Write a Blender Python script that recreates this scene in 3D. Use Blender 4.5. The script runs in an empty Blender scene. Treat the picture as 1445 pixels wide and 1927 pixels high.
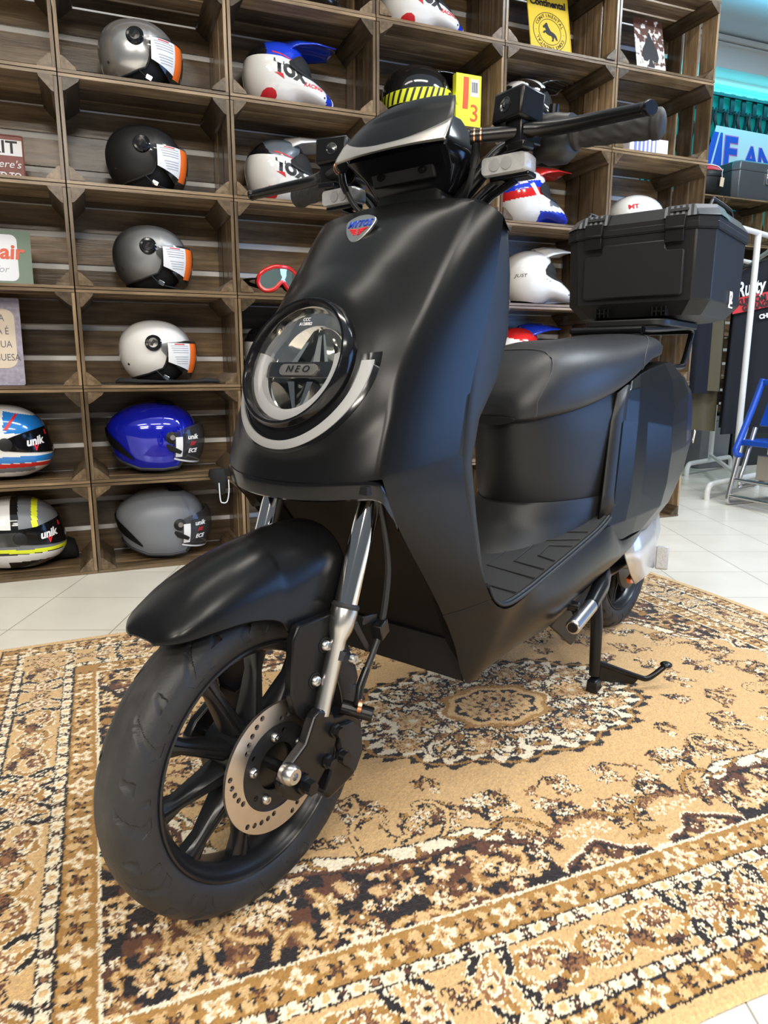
import bpy, bmesh, math, random
import numpy as np
from mathutils import Vector, Matrix, Euler

# ------------------------------------------------------------------ camera, light, exposure
SC = bpy.context.scene
COL = SC.collection
PI = math.pi
CAM_H = 0.690
cam_data = bpy.data.cameras.new('camera')
cam_data.sensor_fit = 'VERTICAL'
cam_data.sensor_height = 36.0
cam_data.lens = 36.0 * 1336.0 / 1927.0
cam_data.clip_start = 0.02
cam = bpy.data.objects.new('camera', cam_data)
COL.objects.link(cam)
cam.location = (0, 0, CAM_H)
cam.rotation_euler = (PI / 2 - 0.1997, 0, 0)
SC.camera = cam

SC.view_settings.view_transform = 'Standard'
SC.view_settings.look = 'None'
SC.view_settings.gamma = 1.0
SC.view_settings.use_curve_mapping = False
SC.view_settings.exposure = 0.0

world = bpy.data.worlds.new('world')
SC.world = world
world.use_nodes = True
world.node_tree.nodes['Background'].inputs['Color'].default_value = (0.80, 0.90, 1.0, 1)
world.node_tree.nodes['Background'].inputs['Strength'].default_value = 0.14


def area(name, loc, size, power, color, target=None, rot=None):
    d = bpy.data.lights.new(name, 'AREA')
    d.shape = 'RECTANGLE'
    d.size, d.size_y = size
    d.energy = power
    d.color = color
    o = bpy.data.objects.new(name, d)
    COL.objects.link(o)
    o.location = loc
    if target is not None:
        o.rotation_euler = (Vector(target) - Vector(loc)).to_track_quat('-Z', 'Y').to_euler()
    elif rot is not None:
        o.rotation_euler = rot
    return o


WARM = (1.0, 0.93, 0.83)
# assumed ceiling lamps as bare area lights; the rows behind the camera are added front fill
PANELS = [(-0.5, 1.15, 12), (0.75, 1.6, 26), (-1.3, -1.4, 24), (0.2, -1.1, 24), (1.6, -0.4, 42), (-1.0, -2.8, 80), (1.2, -2.6, 90), (-1.0, -4.2, 170), (1.6, -4.2, 180)]
for (px, py, pw_) in PANELS:
    area('overhead_light', (px, py, 2.98), (1.15, 0.30), pw_, WARM, rot=(0, 0, 0.38))
# assumed unseen blue light on the right, placed to reflect in the scooter's flank
area('assumed_blue_light', (3.3, 1.25, 1.05), (1.9, 1.5), 48, (0.22, 0.46, 1.0), target=(0, 1.25, 1.0))
# assumed cooler lamps, out of view, on the right and further back
area('overhead_light', (2.5, 2.1, 2.98), (1.15, 0.30), 85, (0.84, 0.93, 1.0), rot=(0, 0, 0.38))
area('overhead_light', (3.1, 4.3, 2.98), (1.2, 0.3), 30, (0.90, 0.97, 1.0), rot=(0, 0, 0.38))

# ------------------------------------------------------------------ helpers
def link(o, parent=None):
    COL.objects.link(o)
    if parent is not None:
        o.parent = parent
    return o


def tag(o, label=None, cat=None, group=None, kind=None):
    if label: o['label'] = label
    if cat: o['category'] = cat
    if group: o['group'] = group
    if kind: o['kind'] = kind
    return o


def thing(name, label, cat, loc=(0, 0, 0), rotz=0.0, group=None, rot=None):
    o = bpy.data.objects.new(name, None)
    o.empty_display_size = 0.05
    link(o)
    o.location = loc
    o.rotation_euler = rot if rot is not None else (0, 0, rotz)
    return tag(o, label, cat, group)


class MB:
    """collects geometry of one part"""
    def __init__(self):
        self.v = []; self.f = []; self.m = []; self.weld = 0.0

    def add(self, verts, faces, mi=0):
        b = len(self.v)
        self.v.extend([tuple(p) for p in verts])
        for f in faces:
            self.f.append([i + b for i in f]); self.m.append(mi)
        return self

    def box(self, c, s, rot=None, mi=0, taper=1.0):
        x, y, z = s[0] / 2, s[1] / 2, s[2] / 2
        t = taper
        vs = [(-x, -y, -z), (x, -y, -z), (x, y, -z), (-x, y, -z),
              (-x * t, -y * t, z), (x * t, -y * t, z), (x * t, y * t, z), (-x * t, y * t, z)]
        if rot is not None:
            R = rot if isinstance(rot, Matrix) else Euler(rot).to_matrix()
            vs = [R @ Vector(p) for p in vs]
        vs = [(p[0] + c[0], p[1] + c[1], p[2] + c[2]) for p in vs]
        fs = [(0, 3, 2, 1), (4, 5, 6, 7), (0, 1, 5, 4), (1, 2, 6, 5), (2, 3, 7, 6), (3, 0, 4, 7)]
        return self.add(vs, fs, mi)

    def loft(self, rings, closed=True, caps=True, mi=0):
        n = len(rings[0])
        b = len(self.v)
        for r in rings:
            self.v.extend([tuple(p) for p in r])
        m = n if closed else n - 1
        for i in range(len(rings) - 1):
            for j in range(m):
                a, c = b + i * n + j, b + i * n + (j + 1) % n
                self.f.append([a, c, c + n, a + n]); self.m.append(mi)
        if caps and closed:
            self.f.append([b + j for j in range(n)][::-1]); self.m.append(mi)
            e = b + (len(rings) - 1) * n
            self.f.append([e + j for j in range(n)]); self.m.append(mi)
        return self

    def tube(self, pts, rad, seg=12, caps=True, mi=0, flat=None):
        pts = [Vector(p) for p in pts]
        n = len(pts)
        rs = rad if isinstance(rad, (list, tuple)) else [rad] * n
        t0 = (pts[1] - pts[0]).normalized()
        up = Vector((0, 0, 1)) if abs(t0.z) < 0.9 else Vector((1, 0, 0))
        nrm = t0.cross(up).normalized()
        rings = []
        for i in range(n):
            if i == 0: t = pts[1] - pts[0]
            elif i == n - 1: t = pts[-1] - pts[-2]
            else: t = (pts[i + 1] - pts[i]).normalized() + (pts[i] - pts[i - 1]).normalized()
            t.normalize()
            nrm = (nrm - t * nrm.dot(t)).normalized()
            bn = t.cross(nrm)
            fy = flat if flat else 1.0
            rings.append([pts[i] + nrm * (rs[i] * math.cos(a)) + bn * (rs[i] * fy * math.sin(a))
                          for a in [2 * PI * k / seg for k in range(seg)]])
        return self.loft(rings, True, caps, mi)

    def cyl(self, a, b, r, seg=16, r2=None, mi=0):
        return self.tube([a, b], [r, r if r2 is None else r2], seg, True, mi)

    def lathe(self, prof, origin, axis, seg=48, closed_prof=False, mi=0):
        """prof: (along, radius) pairs turned about axis through origin"""
        ax = Vector(axis).normalized()
        u = ax.cross(Vector((0, 0, 1)) if abs(ax.z) < 0.9 else Vector((1, 0, 0))).normalized()
        w = ax.cross(u)
        o = Vector(origin)
        rings = [[o + ax * h + (u * math.cos(t) + w * math.sin(t)) * r for (h, r) in prof]
                 for t in [2 * PI * k / seg for k in range(seg)]]
        n = len(prof); b = len(self.v); m = n if closed_prof else n - 1
        for r in rings: self.v.extend([tuple(p) for p in r])
        for i in range(seg):
            i2 = (i + 1) % seg
            for j in range(m):
                j2 = (j + 1) % n
                self.f.append([b + i * n + j, b + i * n + j2, b + i2 * n + j2, b + i2 * n + j]); self.m.append(mi)
        return self

    def sphere(self, c, r, nu=24, nv=14, mi=0, squash=(1, 1, 1)):
        rings = []
        for i in range(nv + 1):
            th = PI * (0.001 + 0.998 * i / nv)
            rings.append([(c[0] + squash[0] * r * math.sin(th) * math.cos(a), c[1] + squash[1] * r * math.sin(th) * math.sin(a),
                           c[2] + squash[2] * r * math.cos(th)) for a in [2 * PI * k / nu for k in range(nu)]])
        return self.loft(rings, True, True, mi)

    def prism(self, outline, axis_vec, mi=0, origin=(0, 0, 0), ux=(1, 0, 0), uy=(0, 0, 1)):
        """outline 2d points in the (ux, uy) plane, swept by axis_vec"""
        o, ux, uy, av = Vector(origin), Vector(ux), Vector(uy), Vector(axis_vec)
        a = [o + ux * p[0] + uy * p[1] for p in outline]
        return self.loft([a, [p + av for p in a]], True, True, mi)

    def grid(self, P, mi=0):
        """P[i][j] -> points"""
        n = len(P[0]); b = len(self.v)
        for r in P: self.v.extend([tuple(p) for p in r])
        for i in range(len(P) - 1):
            for j in range(n - 1):
                a = b + i * n + j
                self.f.append([a, a + 1, a + n + 1, a + n]); self.m.append(mi)
        return self

    def mesh(self, name, mats, smooth=35):
        me = bpy.data.meshes.new(name)
        me.from_pydata(self.v, [], self.f)
        for m in (mats if isinstance(mats, (list, tuple)) else [mats]):
            me.materials.append(m)
        if any(self.m):
            me.polygons.foreach_set('material_index', self.m)
        bm = bmesh.new(); bm.from_mesh(me)
        if self.weld: bmesh.ops.remove_doubles(bm, verts=bm.verts, dist=self.weld)
        bmesh.ops.recalc_face_normals(bm, faces=bm.faces)
        bm.to_mesh(me); bm.free()
        if smooth:
            me.polygons.foreach_set('use_smooth', [True] * len(me.polygons))
            if smooth < 180:
                me.set_sharp_from_angle(angle=math.radians(smooth))
        me.update()
        return me

    def build(self, name, mats, parent=None, smooth=35, bevel=0.0, subsurf=0, solid=0.0, seg=2, label=None):
        o = bpy.data.objects.new(name, self.mesh(name, mats, smooth))
        link(o, parent)
        if solid:
            s = o.modifiers.new('thickness', 'SOLIDIFY'); s.thickness = solid; s.offset = 0
        if bevel:
            b = o.modifiers.new('bevel', 'BEVEL'); b.width = bevel; b.segments = seg
            b.limit_method = 'ANGLE'; b.angle_limit = math.radians(35)
        if subsurf:
            s = o.modifiers.new('subsurf', 'SUBSURF'); s.levels = subsurf; s.render_levels = subsurf
        if label: o['label'] = label
        return o


def catmull(pts, n=8, closed=False):
    pts = [Vector(p) for p in pts]
    out = []
    m = len(pts)
    segs = m if closed else m - 1
    for i in range(segs):
        p0 = pts[(i - 1) % m] if (closed or i > 0) else pts[0] * 2 - pts[1]
        p1, p2 = pts[i], pts[(i + 1) % m]
        p3 = pts[(i + 2) % m] if (closed or i + 2 < m) else pts[-1] * 2 - pts[-2]
        for k in range(n):
            t = k / n
            out.append(0.5 * ((2 * p1) + (p2 - p0) * t + (2 * p0 - 5 * p1 + 4 * p2 - p3) * t * t + (3 * p1 - p0 - 3 * p2 + p3) * t ** 3))
    if not closed: out.append(pts[-1])
    return out


def lerp(a, b, t):
    return a + (b - a) * t


def interp(x, xs, ys):
    if xs[0] > xs[-1]:
        xs, ys = xs[::-1], ys[::-1]
    return float(np.interp(x, xs, ys))


def sstep(a, b, x):
    t = min(1.0, max(0.0, (x - a) / (b - a)))
    return t * t * (3 - 2 * t)


def rrect(w, h, r, n=5):
    out = []
    for (cx, cy, a0) in ((w / 2 - r, h / 2 - r, 0), (-w / 2 + r, h / 2 - r, 90), (-w / 2 + r, -h / 2 + r, 180), (w / 2 - r, -h / 2 + r, 270)):
        for k in range(n + 1):
            a = math.radians(a0 + 90 * k / n)
            out.append((cx + r * math.cos(a), cy + r * math.sin(a)))
    return out


FONT_CACHE = {}
def text(name, body, size, m, parent, loc, right, up, extrude=0.0006, align='CENTER', shear=0.0, xscale=1.0, bold=0.0, label=None):
    cu = bpy.data.curves.new(name, 'FONT')
    cu.body = body; cu.size = size; cu.align_x = align; cu.align_y = 'CENTER'
    cu.extrude = extrude; cu.shear = shear; cu.offset = bold
    cu.resolution_u = 3
    tmp = bpy.data.objects.new(name, cu)
    COL.objects.link(tmp)
    bpy.context.view_layer.update()
    me = bpy.data.meshes.new_from_object(tmp.evaluated_get(bpy.context.evaluated_depsgraph_get()))
    bpy.data.objects.remove(tmp)
    bpy.data.curves.remove(cu)
    r = Vector(right).normalized(); u = Vector(up); u = (u - r * u.dot(r)).normalized(); n = r.cross(u)
    M = Matrix(((r.x * xscale, u.x, n.x, loc[0]), (r.y * xscale, u.y, n.y, loc[1]), (r.z * xscale, u.z, n.z, loc[2]), (0, 0, 0, 1)))
    me.transform(M)
    me.materials.clear(); me.materials.append(m)
    me.name = name
    o = bpy.data.objects.new(name, me)
    link(o, parent)
    if label: o['label'] = label
    return o


# ------------------------------------------------------------------ materials
def nodes_of(m):
    return m.node_tree.nodes, m.node_tree.links


def mat(name, col, rough=0.5, metal=0.0, spec=0.5, coat=0.0, bump=0.0, bscale=400.0, var=0.0, vscale=12.0, trans=0.0, ior=1.45, alpha=1.0,
        emit=None, estr=0.0, coat_rough=0.05, sheen=0.0):
    m = bpy.data.materials.new(name); m.use_nodes = True
    N, Lk = nodes_of(m)
    b = N['Principled BSDF']
    c = (col[0], col[1], col[2], 1)
    b.inputs['Base Color'].default_value = c
    b.inputs['Roughness'].default_value = rough
    b.inputs['Metallic'].default_value = metal
    b.inputs['Specular IOR Level'].default_value = spec
    b.inputs['Coat Weight'].default_value = coat
    b.inputs['Coat Roughness'].default_value = coat_rough
    b.inputs['Transmission Weight'].default_value = trans
    b.inputs['IOR'].default_value = ior
    b.inputs['Alpha'].default_value = alpha
    b.inputs['Sheen Weight'].default_value = sheen
    if emit:
        b.inputs['Emission Color'].default_value = (*emit, 1)
        b.inputs['Emission Strength'].default_value = estr
    tc = N.new('ShaderNodeTexCoord')
    if var:
        n = N.new('ShaderNodeTexNoise'); n.inputs['Scale'].default_value = vscale; n.inputs['Detail'].default_value = 4
        Lk.new(tc.outputs['Object'], n.inputs['Vector'])
        mx = N.new('ShaderNodeMix'); mx.data_type = 'RGBA'
        mx.inputs['A'].default_value = tuple(max(0, x * (1 - var)) for x in col) + (1,)
        mx.inputs['B'].default_value = tuple(min(1, x * (1 + var)) for x in col) + (1,)
        Lk.new(n.outputs['Fac'], mx.inputs['Factor'])
        Lk.new(mx.outputs['Result'], b.inputs['Base Color'])
    if bump:
        n = N.new('ShaderNodeTexNoise'); n.inputs['Scale'].default_value = bscale; n.inputs['Detail'].default_value = 2
        Lk.new(tc.outputs['Object'], n.inputs['Vector'])
        bp = N.new('ShaderNodeBump'); bp.inputs['Strength'].default_value = bump; bp.inputs['Distance'].default_value = 0.001
        Lk.new(n.outputs['Fac'], bp.inputs['Height'])
        Lk.new(bp.outputs['Normal'], b.inputs['Normal'])
    return m


def wood(name, grain):
    """grain: axis index along the fibre"""
    m = bpy.data.materials.new(name); m.use_nodes = True
    N, Lk = nodes_of(m); b = N['Principled BSDF']
    tc = N.new('ShaderNodeTexCoord'); oi = N.new('ShaderNodeObjectInfo')
    at = N.new('ShaderNodeAttribute'); at.attribute_name = 'tone'
    add = N.new('ShaderNodeVectorMath'); add.operation = 'ADD'
    cmb = N.new('ShaderNodeCombineXYZ')
    mul = N.new('ShaderNodeMath'); mul.operation = 'MULTIPLY'; mul.inputs[1].default_value = 37.0
    sm = N.new('ShaderNodeMath'); sm.operation = 'ADD'
    Lk.new(oi.outputs['Random'], sm.inputs[0]); Lk.new(at.outputs['Fac'], sm.inputs[1])
    Lk.new(sm.outputs[0], mul.inputs[0])
    for k in ('X', 'Y', 'Z'): Lk.new(mul.outputs[0], cmb.inputs[k])
    Lk.new(tc.outputs['Object'], add.inputs[0]); Lk.new(cmb.outputs[0], add.inputs[1])
    mp = N.new('ShaderNodeMapping')
    s = [22.0, 22.0, 22.0]; s[grain] = 1.6
    mp.inputs['Scale'].default_value = s
    Lk.new(add.outputs[0], mp.inputs['Vector'])
    n1 = N.new('ShaderNodeTexNoise'); n1.inputs['Scale'].default_value = 2.2; n1.inputs['Detail'].default_value = 8; n1.inputs['Roughness'].default_value = 0.65
    Lk.new(mp.outputs[0], n1.inputs['Vector'])
    n2 = N.new('ShaderNodeTexNoise'); n2.inputs['Scale'].default_value = 6.0; n2.inputs['Detail'].default_value = 3
    Lk.new(add.outputs[0], n2.inputs['Vector'])
    r = N.new('ShaderNodeValToRGB')
    e = r.color_ramp.elements
    e[0].position = 0.27; e[0].color = (0.100, 0.064, 0.034, 1)
    e[1].position = 0.74; e[1].color = (0.40, 0.285, 0.170, 1)
    x = e.new(0.5); x.color = (0.225, 0.152, 0.085, 1)
    Lk.new(n1.outputs['Fac'], r.inputs['Fac'])
    mr = N.new('ShaderNodeMapRange'); mr.inputs['To Min'].default_value = 0.22; mr.inputs['To Max'].default_value = 1.30
    Lk.new(at.outputs['Fac'], mr.inputs['Value'])
    mr2 = N.new('ShaderNodeMapRange'); mr2.inputs['From Min'].default_value = 0.3; mr2.inputs['From Max'].default_value = 0.7
    mr2.inputs['To Min'].default_value = 0.72; mr2.inputs['To Max'].default_value = 1.2
    Lk.new(n2.outputs['Fac'], mr2.inputs['Value'])
    mm = N.new('ShaderNodeMath'); mm.operation = 'MULTIPLY'
    Lk.new(mr.outputs[0], mm.inputs[0]); Lk.new(mr2.outputs[0], mm.inputs[1])
    vm = N.new('ShaderNodeVectorMath'); vm.operation = 'SCALE'
    Lk.new(r.outputs['Color'], vm.inputs[0]); Lk.new(mm.outputs[0], vm.inputs['Scale'])
    Lk.new(vm.outputs[0], b.inputs['Base Color'])
    b.inputs['Roughness'].default_value = 0.22
    b.inputs['Specular IOR Level'].default_value = 0.35
    bp = N.new('ShaderNodeBump'); bp.inputs['Strength'].default_value = 0.35; bp.inputs['Distance'].default_value = 0.002
    Lk.new(n1.outputs['Fac'], bp.inputs['Height']); Lk.new(bp.outputs['Normal'], b.inputs['Normal'])
    return m


WOOD = [wood('weathered_wood_x', 0), wood('weathered_wood_y', 1), wood('weathered_wood_z', 2)]
M = {}
M['satin_black'] = mat('satin_black_paint', (0.0055, 0.0055, 0.006), 0.27, spec=0.28, bump=0.02, bscale=900)
M['satin_blue'] = M['satin_black']
M['gloss_black'] = mat('gloss_black_plastic', (0.005, 0.005, 0.006), 0.13, spec=0.42, var=0.2)
M['plastic'] = mat('grained_black_plastic', (0.012, 0.012, 0.0125), 0.45, spec=0.4, bump=0.12, bscale=700)
M['dark_plastic'] = mat('dark_plastic', (0.007, 0.007, 0.0075), 0.42, spec=0.3, bump=0.05, bscale=500)
M['deep_black'] = mat('deep_black', (0.003, 0.003, 0.003), 0.7, var=0.3)
M['black_metal'] = mat('black_painted_metal', (0.006, 0.006, 0.0065), 0.26, spec=0.42, var=0.3, vscale=40)
M['rubber'] = mat('tyre_rubber', (0.020, 0.020, 0.021), 0.5, spec=0.4, bump=0.25, bscale=260, var=0.30, vscale=26)
M['grip_rubber'] = mat('grip_rubber', (0.018, 0.018, 0.019), 0.6, bump=0.1, bscale=600)
M['vinyl'] = mat('black_vinyl', (0.017, 0.017, 0.019), 0.42, bump=0.22, bscale=800)
M['chrome'] = mat('chrome', (0.82, 0.82, 0.82), 0.06, 1.0, var=0.02)
M['alu'] = mat('brushed_aluminium', (0.55, 0.54, 0.53), 0.28, 1.0, bump=0.04, bscale=300, var=0.08, vscale=60)
M['disc_steel'] = mat('brake_disc_steel', (0.62, 0.56, 0.50), 0.33, 1.0, var=0.10, vscale=50)
M['silver_paint'] = mat('warm_silver_paint', (0.50, 0.47, 0.43), 0.30, 0.75, var=0.04, vscale=300)
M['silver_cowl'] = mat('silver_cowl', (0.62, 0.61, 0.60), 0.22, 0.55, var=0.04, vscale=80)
M['lens'] = mat('clear_lens', (1, 1, 1), 0.02, trans=1.0, ior=1.35, var=0.0)
M['frost'] = mat('frosted_light_guide', (0.30, 0.30, 0.30), 0.42, spec=0.4, var=0.03, vscale=90)
M['turn_lens'] = mat('clear_ribbed_lens', (0.40, 0.40, 0.40), 0.18, spec=0.6, coat=0.5, bump=0.5, bscale=350, var=0.2, vscale=150)
M['reflector'] = mat('headlight_reflector', (0.72, 0.70, 0.66), 0.07, 1.0, bump=0.05, bscale=200, var=0.1, vscale=60)
M['white'] = mat('white_print', (0.86, 0.86, 0.86), 0.45, var=0.02)
M['red'] = mat('red_print', (0.62, 0.02, 0.03), 0.4, var=0.05)
M['blue'] = mat('blue_print', (0.015, 0.06, 0.45), 0.4, var=0.05)
M['black_print'] = mat('black_print', (0.012, 0.012, 0.013), 0.5, var=0.1)
M['orange_refl'] = mat('orange_reflector', (0.80, 0.14, 0.02), 0.2, coat=0.5, var=0.06, vscale=80)
M['cable'] = mat('cable_sheath', (0.010, 0.010, 0.010), 0.45, bump=0.05)
M['dark_chrome'] = mat('smoked_chrome', (0.16, 0.155, 0.15), 0.15, 1.0, var=0.1)
M['visor_black'] = mat('satin_visor', (0.004, 0.004, 0.0045), 0.30, spec=0.18, bump=0.01)
M['floor_mat'] = mat('floor_mat_rubber', (0.016, 0.016, 0.017), 0.6, bump=0.5, bscale=1200)
M['seam'] = mat('seat_thread', (0.06, 0.06, 0.065), 0.6, var=0.1)


def carbon():
    m = mat('carbon_pattern', (0.03, 0.03, 0.032), 0.3, coat=0.3)
    N, Lk = nodes_of(m)
    w = N.new('ShaderNodeTexWave'); w.inputs['Scale'].default_value = 48; w.bands_direction = 'DIAGONAL'
    tc = N.new('ShaderNodeTexCoord'); Lk.new(tc.outputs['Object'], w.inputs['Vector'])
    r = N.new('ShaderNodeValToRGB'); r.color_ramp.elements[0].color = (0.012, 0.012, 0.013, 1); r.color_ramp.elements[1].color = (0.13, 0.13, 0.14, 1)
    r.color_ramp.elements[0].position = 0.4; r.color_ramp.elements[1].position = 0.6
    Lk.new(w.outputs['Fac'], r.inputs['Fac']); Lk.new(r.outputs['Color'], N['Principled BSDF'].inputs['Base Color'])
    return m


M['carbon'] = carbon()
M['guide'] = mat('headlight_light_guide', (0.66, 0.66, 0.66), 0.35, spec=0.4, var=0.03)
M['apron'] = mat('apron_plastic', (0.005, 0.005, 0.0055), 0.55, spec=0.2, bump=0.05)

# road dust on the running surface of the tyres
def dusty():
    m = M['rubber']; N, Lk = nodes_of(m); b = N['Principled BSDF']
    src = b.inputs['Base Color'].links[0].from_socket
    tc = N.new('ShaderNodeTexCoord'); sx = N.new('ShaderNodeSeparateXYZ'); Lk.new(tc.outputs['Object'], sx.inputs[0])
    ab = N.new('ShaderNodeMath'); ab.operation = 'ABSOLUTE'; Lk.new(sx.outputs['Y'], ab.inputs[0])
    mr = N.new('ShaderNodeMapRange'); mr.inputs['From Min'].default_value = 0.030; mr.inputs['From Max'].default_value = 0.004
    Lk.new(ab.outputs[0], mr.inputs['Value'])
    n = N.new('ShaderNodeTexNoise'); n.inputs['Scale'].default_value = 60; n.inputs['Detail'].default_value = 6; Lk.new(tc.outputs['Object'], n.inputs['Vector'])
    mu = N.new('ShaderNodeMath'); mu.operation = 'MULTIPLY'; Lk.new(mr.outputs[0], mu.inputs[0]); Lk.new(n.outputs['Fac'], mu.inputs[1])
    mx = N.new('ShaderNodeMix'); mx.data_type = 'RGBA'; mx.inputs['B'].default_value = (0.062, 0.057, 0.051, 1)
    Lk.new(mu.outputs[0], mx.inputs['Factor']); Lk.new(src, mx.inputs['A']); Lk.new(mx.outputs['Result'], b.inputs['Base Color'])


M['tyre'] = M['rubber']
M['rubber'] = mat('plain_rubber', (0.018, 0.018, 0.019), 0.55, bump=0.15, bscale=260)
_r = M['rubber']; M['rubber'] = M['tyre']; dusty(); M['rubber'] = _r

# ------------------------------------------------------------------ room shell
CH = 0.315                      # crate pitch up
PW = 0.51844                    # crate pitch along
ANG = 0.38406                   # the crate wall turned against the camera
TV = Vector((math.cos(ANG), math.sin(ANG), 0)); NV = Vector((-math.sin(ANG), math.cos(ANG), 0))
W0 = Vector((-0.989, 2.368, 0))
FZ = -0.006                     # floor level; the rug pile top is z = 0


def W(t, n, z):
    p = W0 + TV * t + NV * n
    return Vector((p.x, p.y, z))


def structure(o):
    o['kind'] = 'structure'
    return o


def floor_material():
    m = bpy.data.materials.new('cream_floor_tiles'); m.use_nodes = True
    N, Lk = nodes_of(m); b = N['Principled BSDF']
    tc = N.new('ShaderNodeTexCoord')
    mp = N.new('ShaderNodeMapping'); mp.inputs['Location'].default_value = (1.02, -1.824, 0)
    Lk.new(tc.outputs['Object'], mp.inputs['Vector'])
    br = N.new('ShaderNodeTexBrick'); br.offset = 0.0; br.squash = 1.0
    br.inputs['Scale'].default_value = 1.0
    br.inputs['Brick Width'].default_value = 0.285; br.inputs['Row Height'].default_value = 0.281
    br.inputs['Mortar Size'].default_value = 0.0016; br.inputs['Mortar Smooth'].default_value = 0.3
    br.inputs['Color1'].default_value = (0.70, 0.655, 0.565, 1); br.inputs['Color2'].default_value = (0.735, 0.69, 0.60, 1)
    br.inputs['Mortar'].default_value = (0.30, 0.265, 0.21, 1)
    Lk.new(mp.outputs[0], br.inputs['Vector'])
    n = N.new('ShaderNodeTexNoise'); n.inputs['Scale'].default_value = 5; n.inputs['Detail'].default_value = 6
    Lk.new(tc.outputs['Object'], n.inputs['Vector'])
    mx = N.new('ShaderNodeMix'); mx.data_type = 'RGBA'; mx.blend_type = 'MULTIPLY'; mx.inputs['Factor'].default_value = 0.35
    r = N.new('ShaderNodeValToRGB'); r.color_ramp.elements[0].color = (0.80, 0.78, 0.74, 1); r.color_ramp.elements[1].color = (1, 1, 1, 1)
    r.color_ramp.elements[0].position = 0.35; r.color_ramp.elements[1].position = 0.65
    Lk.new(n.outputs['Fac'], r.inputs['Fac'])
    Lk.new(br.outputs['Color'], mx.inputs['A']); Lk.new(r.outputs['Color'], mx.inputs['B'])
    Lk.new(mx.outputs['Result'], b.inputs['Base Color'])
    b.inputs['Roughness'].default_value = 0.28
    bp = N.new('ShaderNodeBump'); bp.inputs['Strength'].default_value = 0.25; bp.inputs['Distance'].default_value = 0.002; bp.invert = True
    Lk.new(br.outputs['Fac'], bp.inputs['Height']); Lk.new(bp.outputs['Normal'], b.inputs['Normal'])
    return m


M['floor'] = floor_material()
M['wall'] = mat('white_wall', (0.90, 0.89, 0.87), 0.7, var=0.03, vscale=3)
M['ceiling'] = mat('painted_ceiling', (0.62, 0.72, 0.78), 0.6, var=0.02, vscale=3)
M['trim'] = mat('white_trim', (0.66, 0.64, 0.62), 0.55, var=0.03)
structure(MB().box((1.2, 2.6, FZ - 0.05), (8.8, 9.6, 0.1)).build('floor', M['floor'], smooth=0))
# wall right behind the crate stack
wl = MB()
cw = W(0.35, 0.36, 1.37)
wl.box(W(0.45, 0.3508, 1.37), (4.06, 0.10, 2.76), rot=(0, 0, ANG))
structure(wl.build('wall_back', M['wall'], smooth=0))

# ------------------------------------------------------------------ crates
def tone_attr(me, per):
    """per: random tone for each group of faces"""
    a = me.attributes.new('tone', 'FLOAT', 'FACE')
    a.data.foreach_set('value', per)


CW, CHH, CD = PW - 0.004, CH - 0.0015, 0.300      # outer sizes of one crate
TH = 0.010                                         # board thickness


def boards(specs, name, m, rng, bow=0.0015):
    mb = MB(); tones = []
    for c, s in specs:
        r = [rng.uniform(-1, 1) * bow for _ in range(3)]
        mb.box((c[0], c[1], c[2]), s)
        tones += [rng.random()] * 6
    me = mb.mesh(name, m, 0)
    tone_attr(me, tones)
    return me


def crate_meshes(seed):
    rng = random.Random(seed)
    gx = lambda: rng.uniform(0.017, 0.025)
    out = {}
    ht = CHH
    # back: three boards with gaps, the white wall shows between them
    g1, g2 = gx(), gx()
    hb = (ht - 2 * TH - g1 - g2 - 0.006) / 3
    z = TH + 0.003; sp = []
    for k, g in enumerate((g1, g2, 0)):
        h = hb * (1 + (0.05 if k == 1 else -0.025))
        sp.append(((0, CD - 0.003, z + h / 2), (CW - 0.004, 0.006, h))); z += h + g
    out['back_panel'] = (boards(sp, 'back_panel', WOOD[0], rng), None)
    # top and bottom: three boards across the depth
    for nm, zc in (('bottom_panel', TH / 2), ('top_panel', ht - TH / 2)):
        sp = []; y = 0.0; gs = [rng.uniform(0.008, 0.016) for _ in range(2)] + [0]
        w = (CD - TH - 0.002 - sum(gs)) / 3
        for g in gs:
            sp.append(((0, y + w / 2, zc), (CW, w, TH - 0.001))); y += w + g
        out[nm] = (boards(sp, nm, WOOD[0], rng), None)
    # sides: three upright boards
    for sgn in (-1, 1):
        sp = []; y = 0.002; gs = [rng.uniform(0.010, 0.020) for _ in range(2)] + [0]
        w = (CD - TH - 0.006 - sum(gs)) / 3
        for g in gs:
            sp.append(((sgn * (CW / 2 - TH / 2), y + w / 2, ht / 2), (TH, w, ht - 2 * TH - 0.001))); y += w + g
        out['side_panel' + ('' if sgn < 0 else '.b')] = (boards(sp, 'side_panel', WOOD[2], rng), None)
    # triangular corner posts running to the back
    k = 0
    for sx in (-1, 1):
        for sz in (0, 1):
            q = rng.uniform(0.040, 0.050); q2 = rng.uniform(0.038, 0.048)
            x0 = sx * (CW / 2 - TH - 0.0005); z0 = TH + 0.0005 if sz == 0 else ht - TH - 0.0005
            s2 = 1 if sz == 0 else -1
            mb = MB()
            tri = [(x0, z0), (x0 - sx * q, z0), (x0 - sx * q * 0.93, z0 + s2 * 0.008), (x0 - sx * 0.008, z0 + s2 * q2 * 0.93), (x0, z0 + s2 * q2)]
            y0 = rng.uniform(-0.006, 0.004)
            mb.loft([[(p[0], y0, p[1]) for p in tri], [(p[0], CD - TH - 0.001, p[1]) for p in tri]])
            me = mb.mesh('corner_post', WOOD[1], 0)
            tone_attr(me, [rng.uniform(0.0, 0.5)] * len(me.polygons))
            out['corner_post.%d' % k] = (me, None); k += 1
    return out


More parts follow.
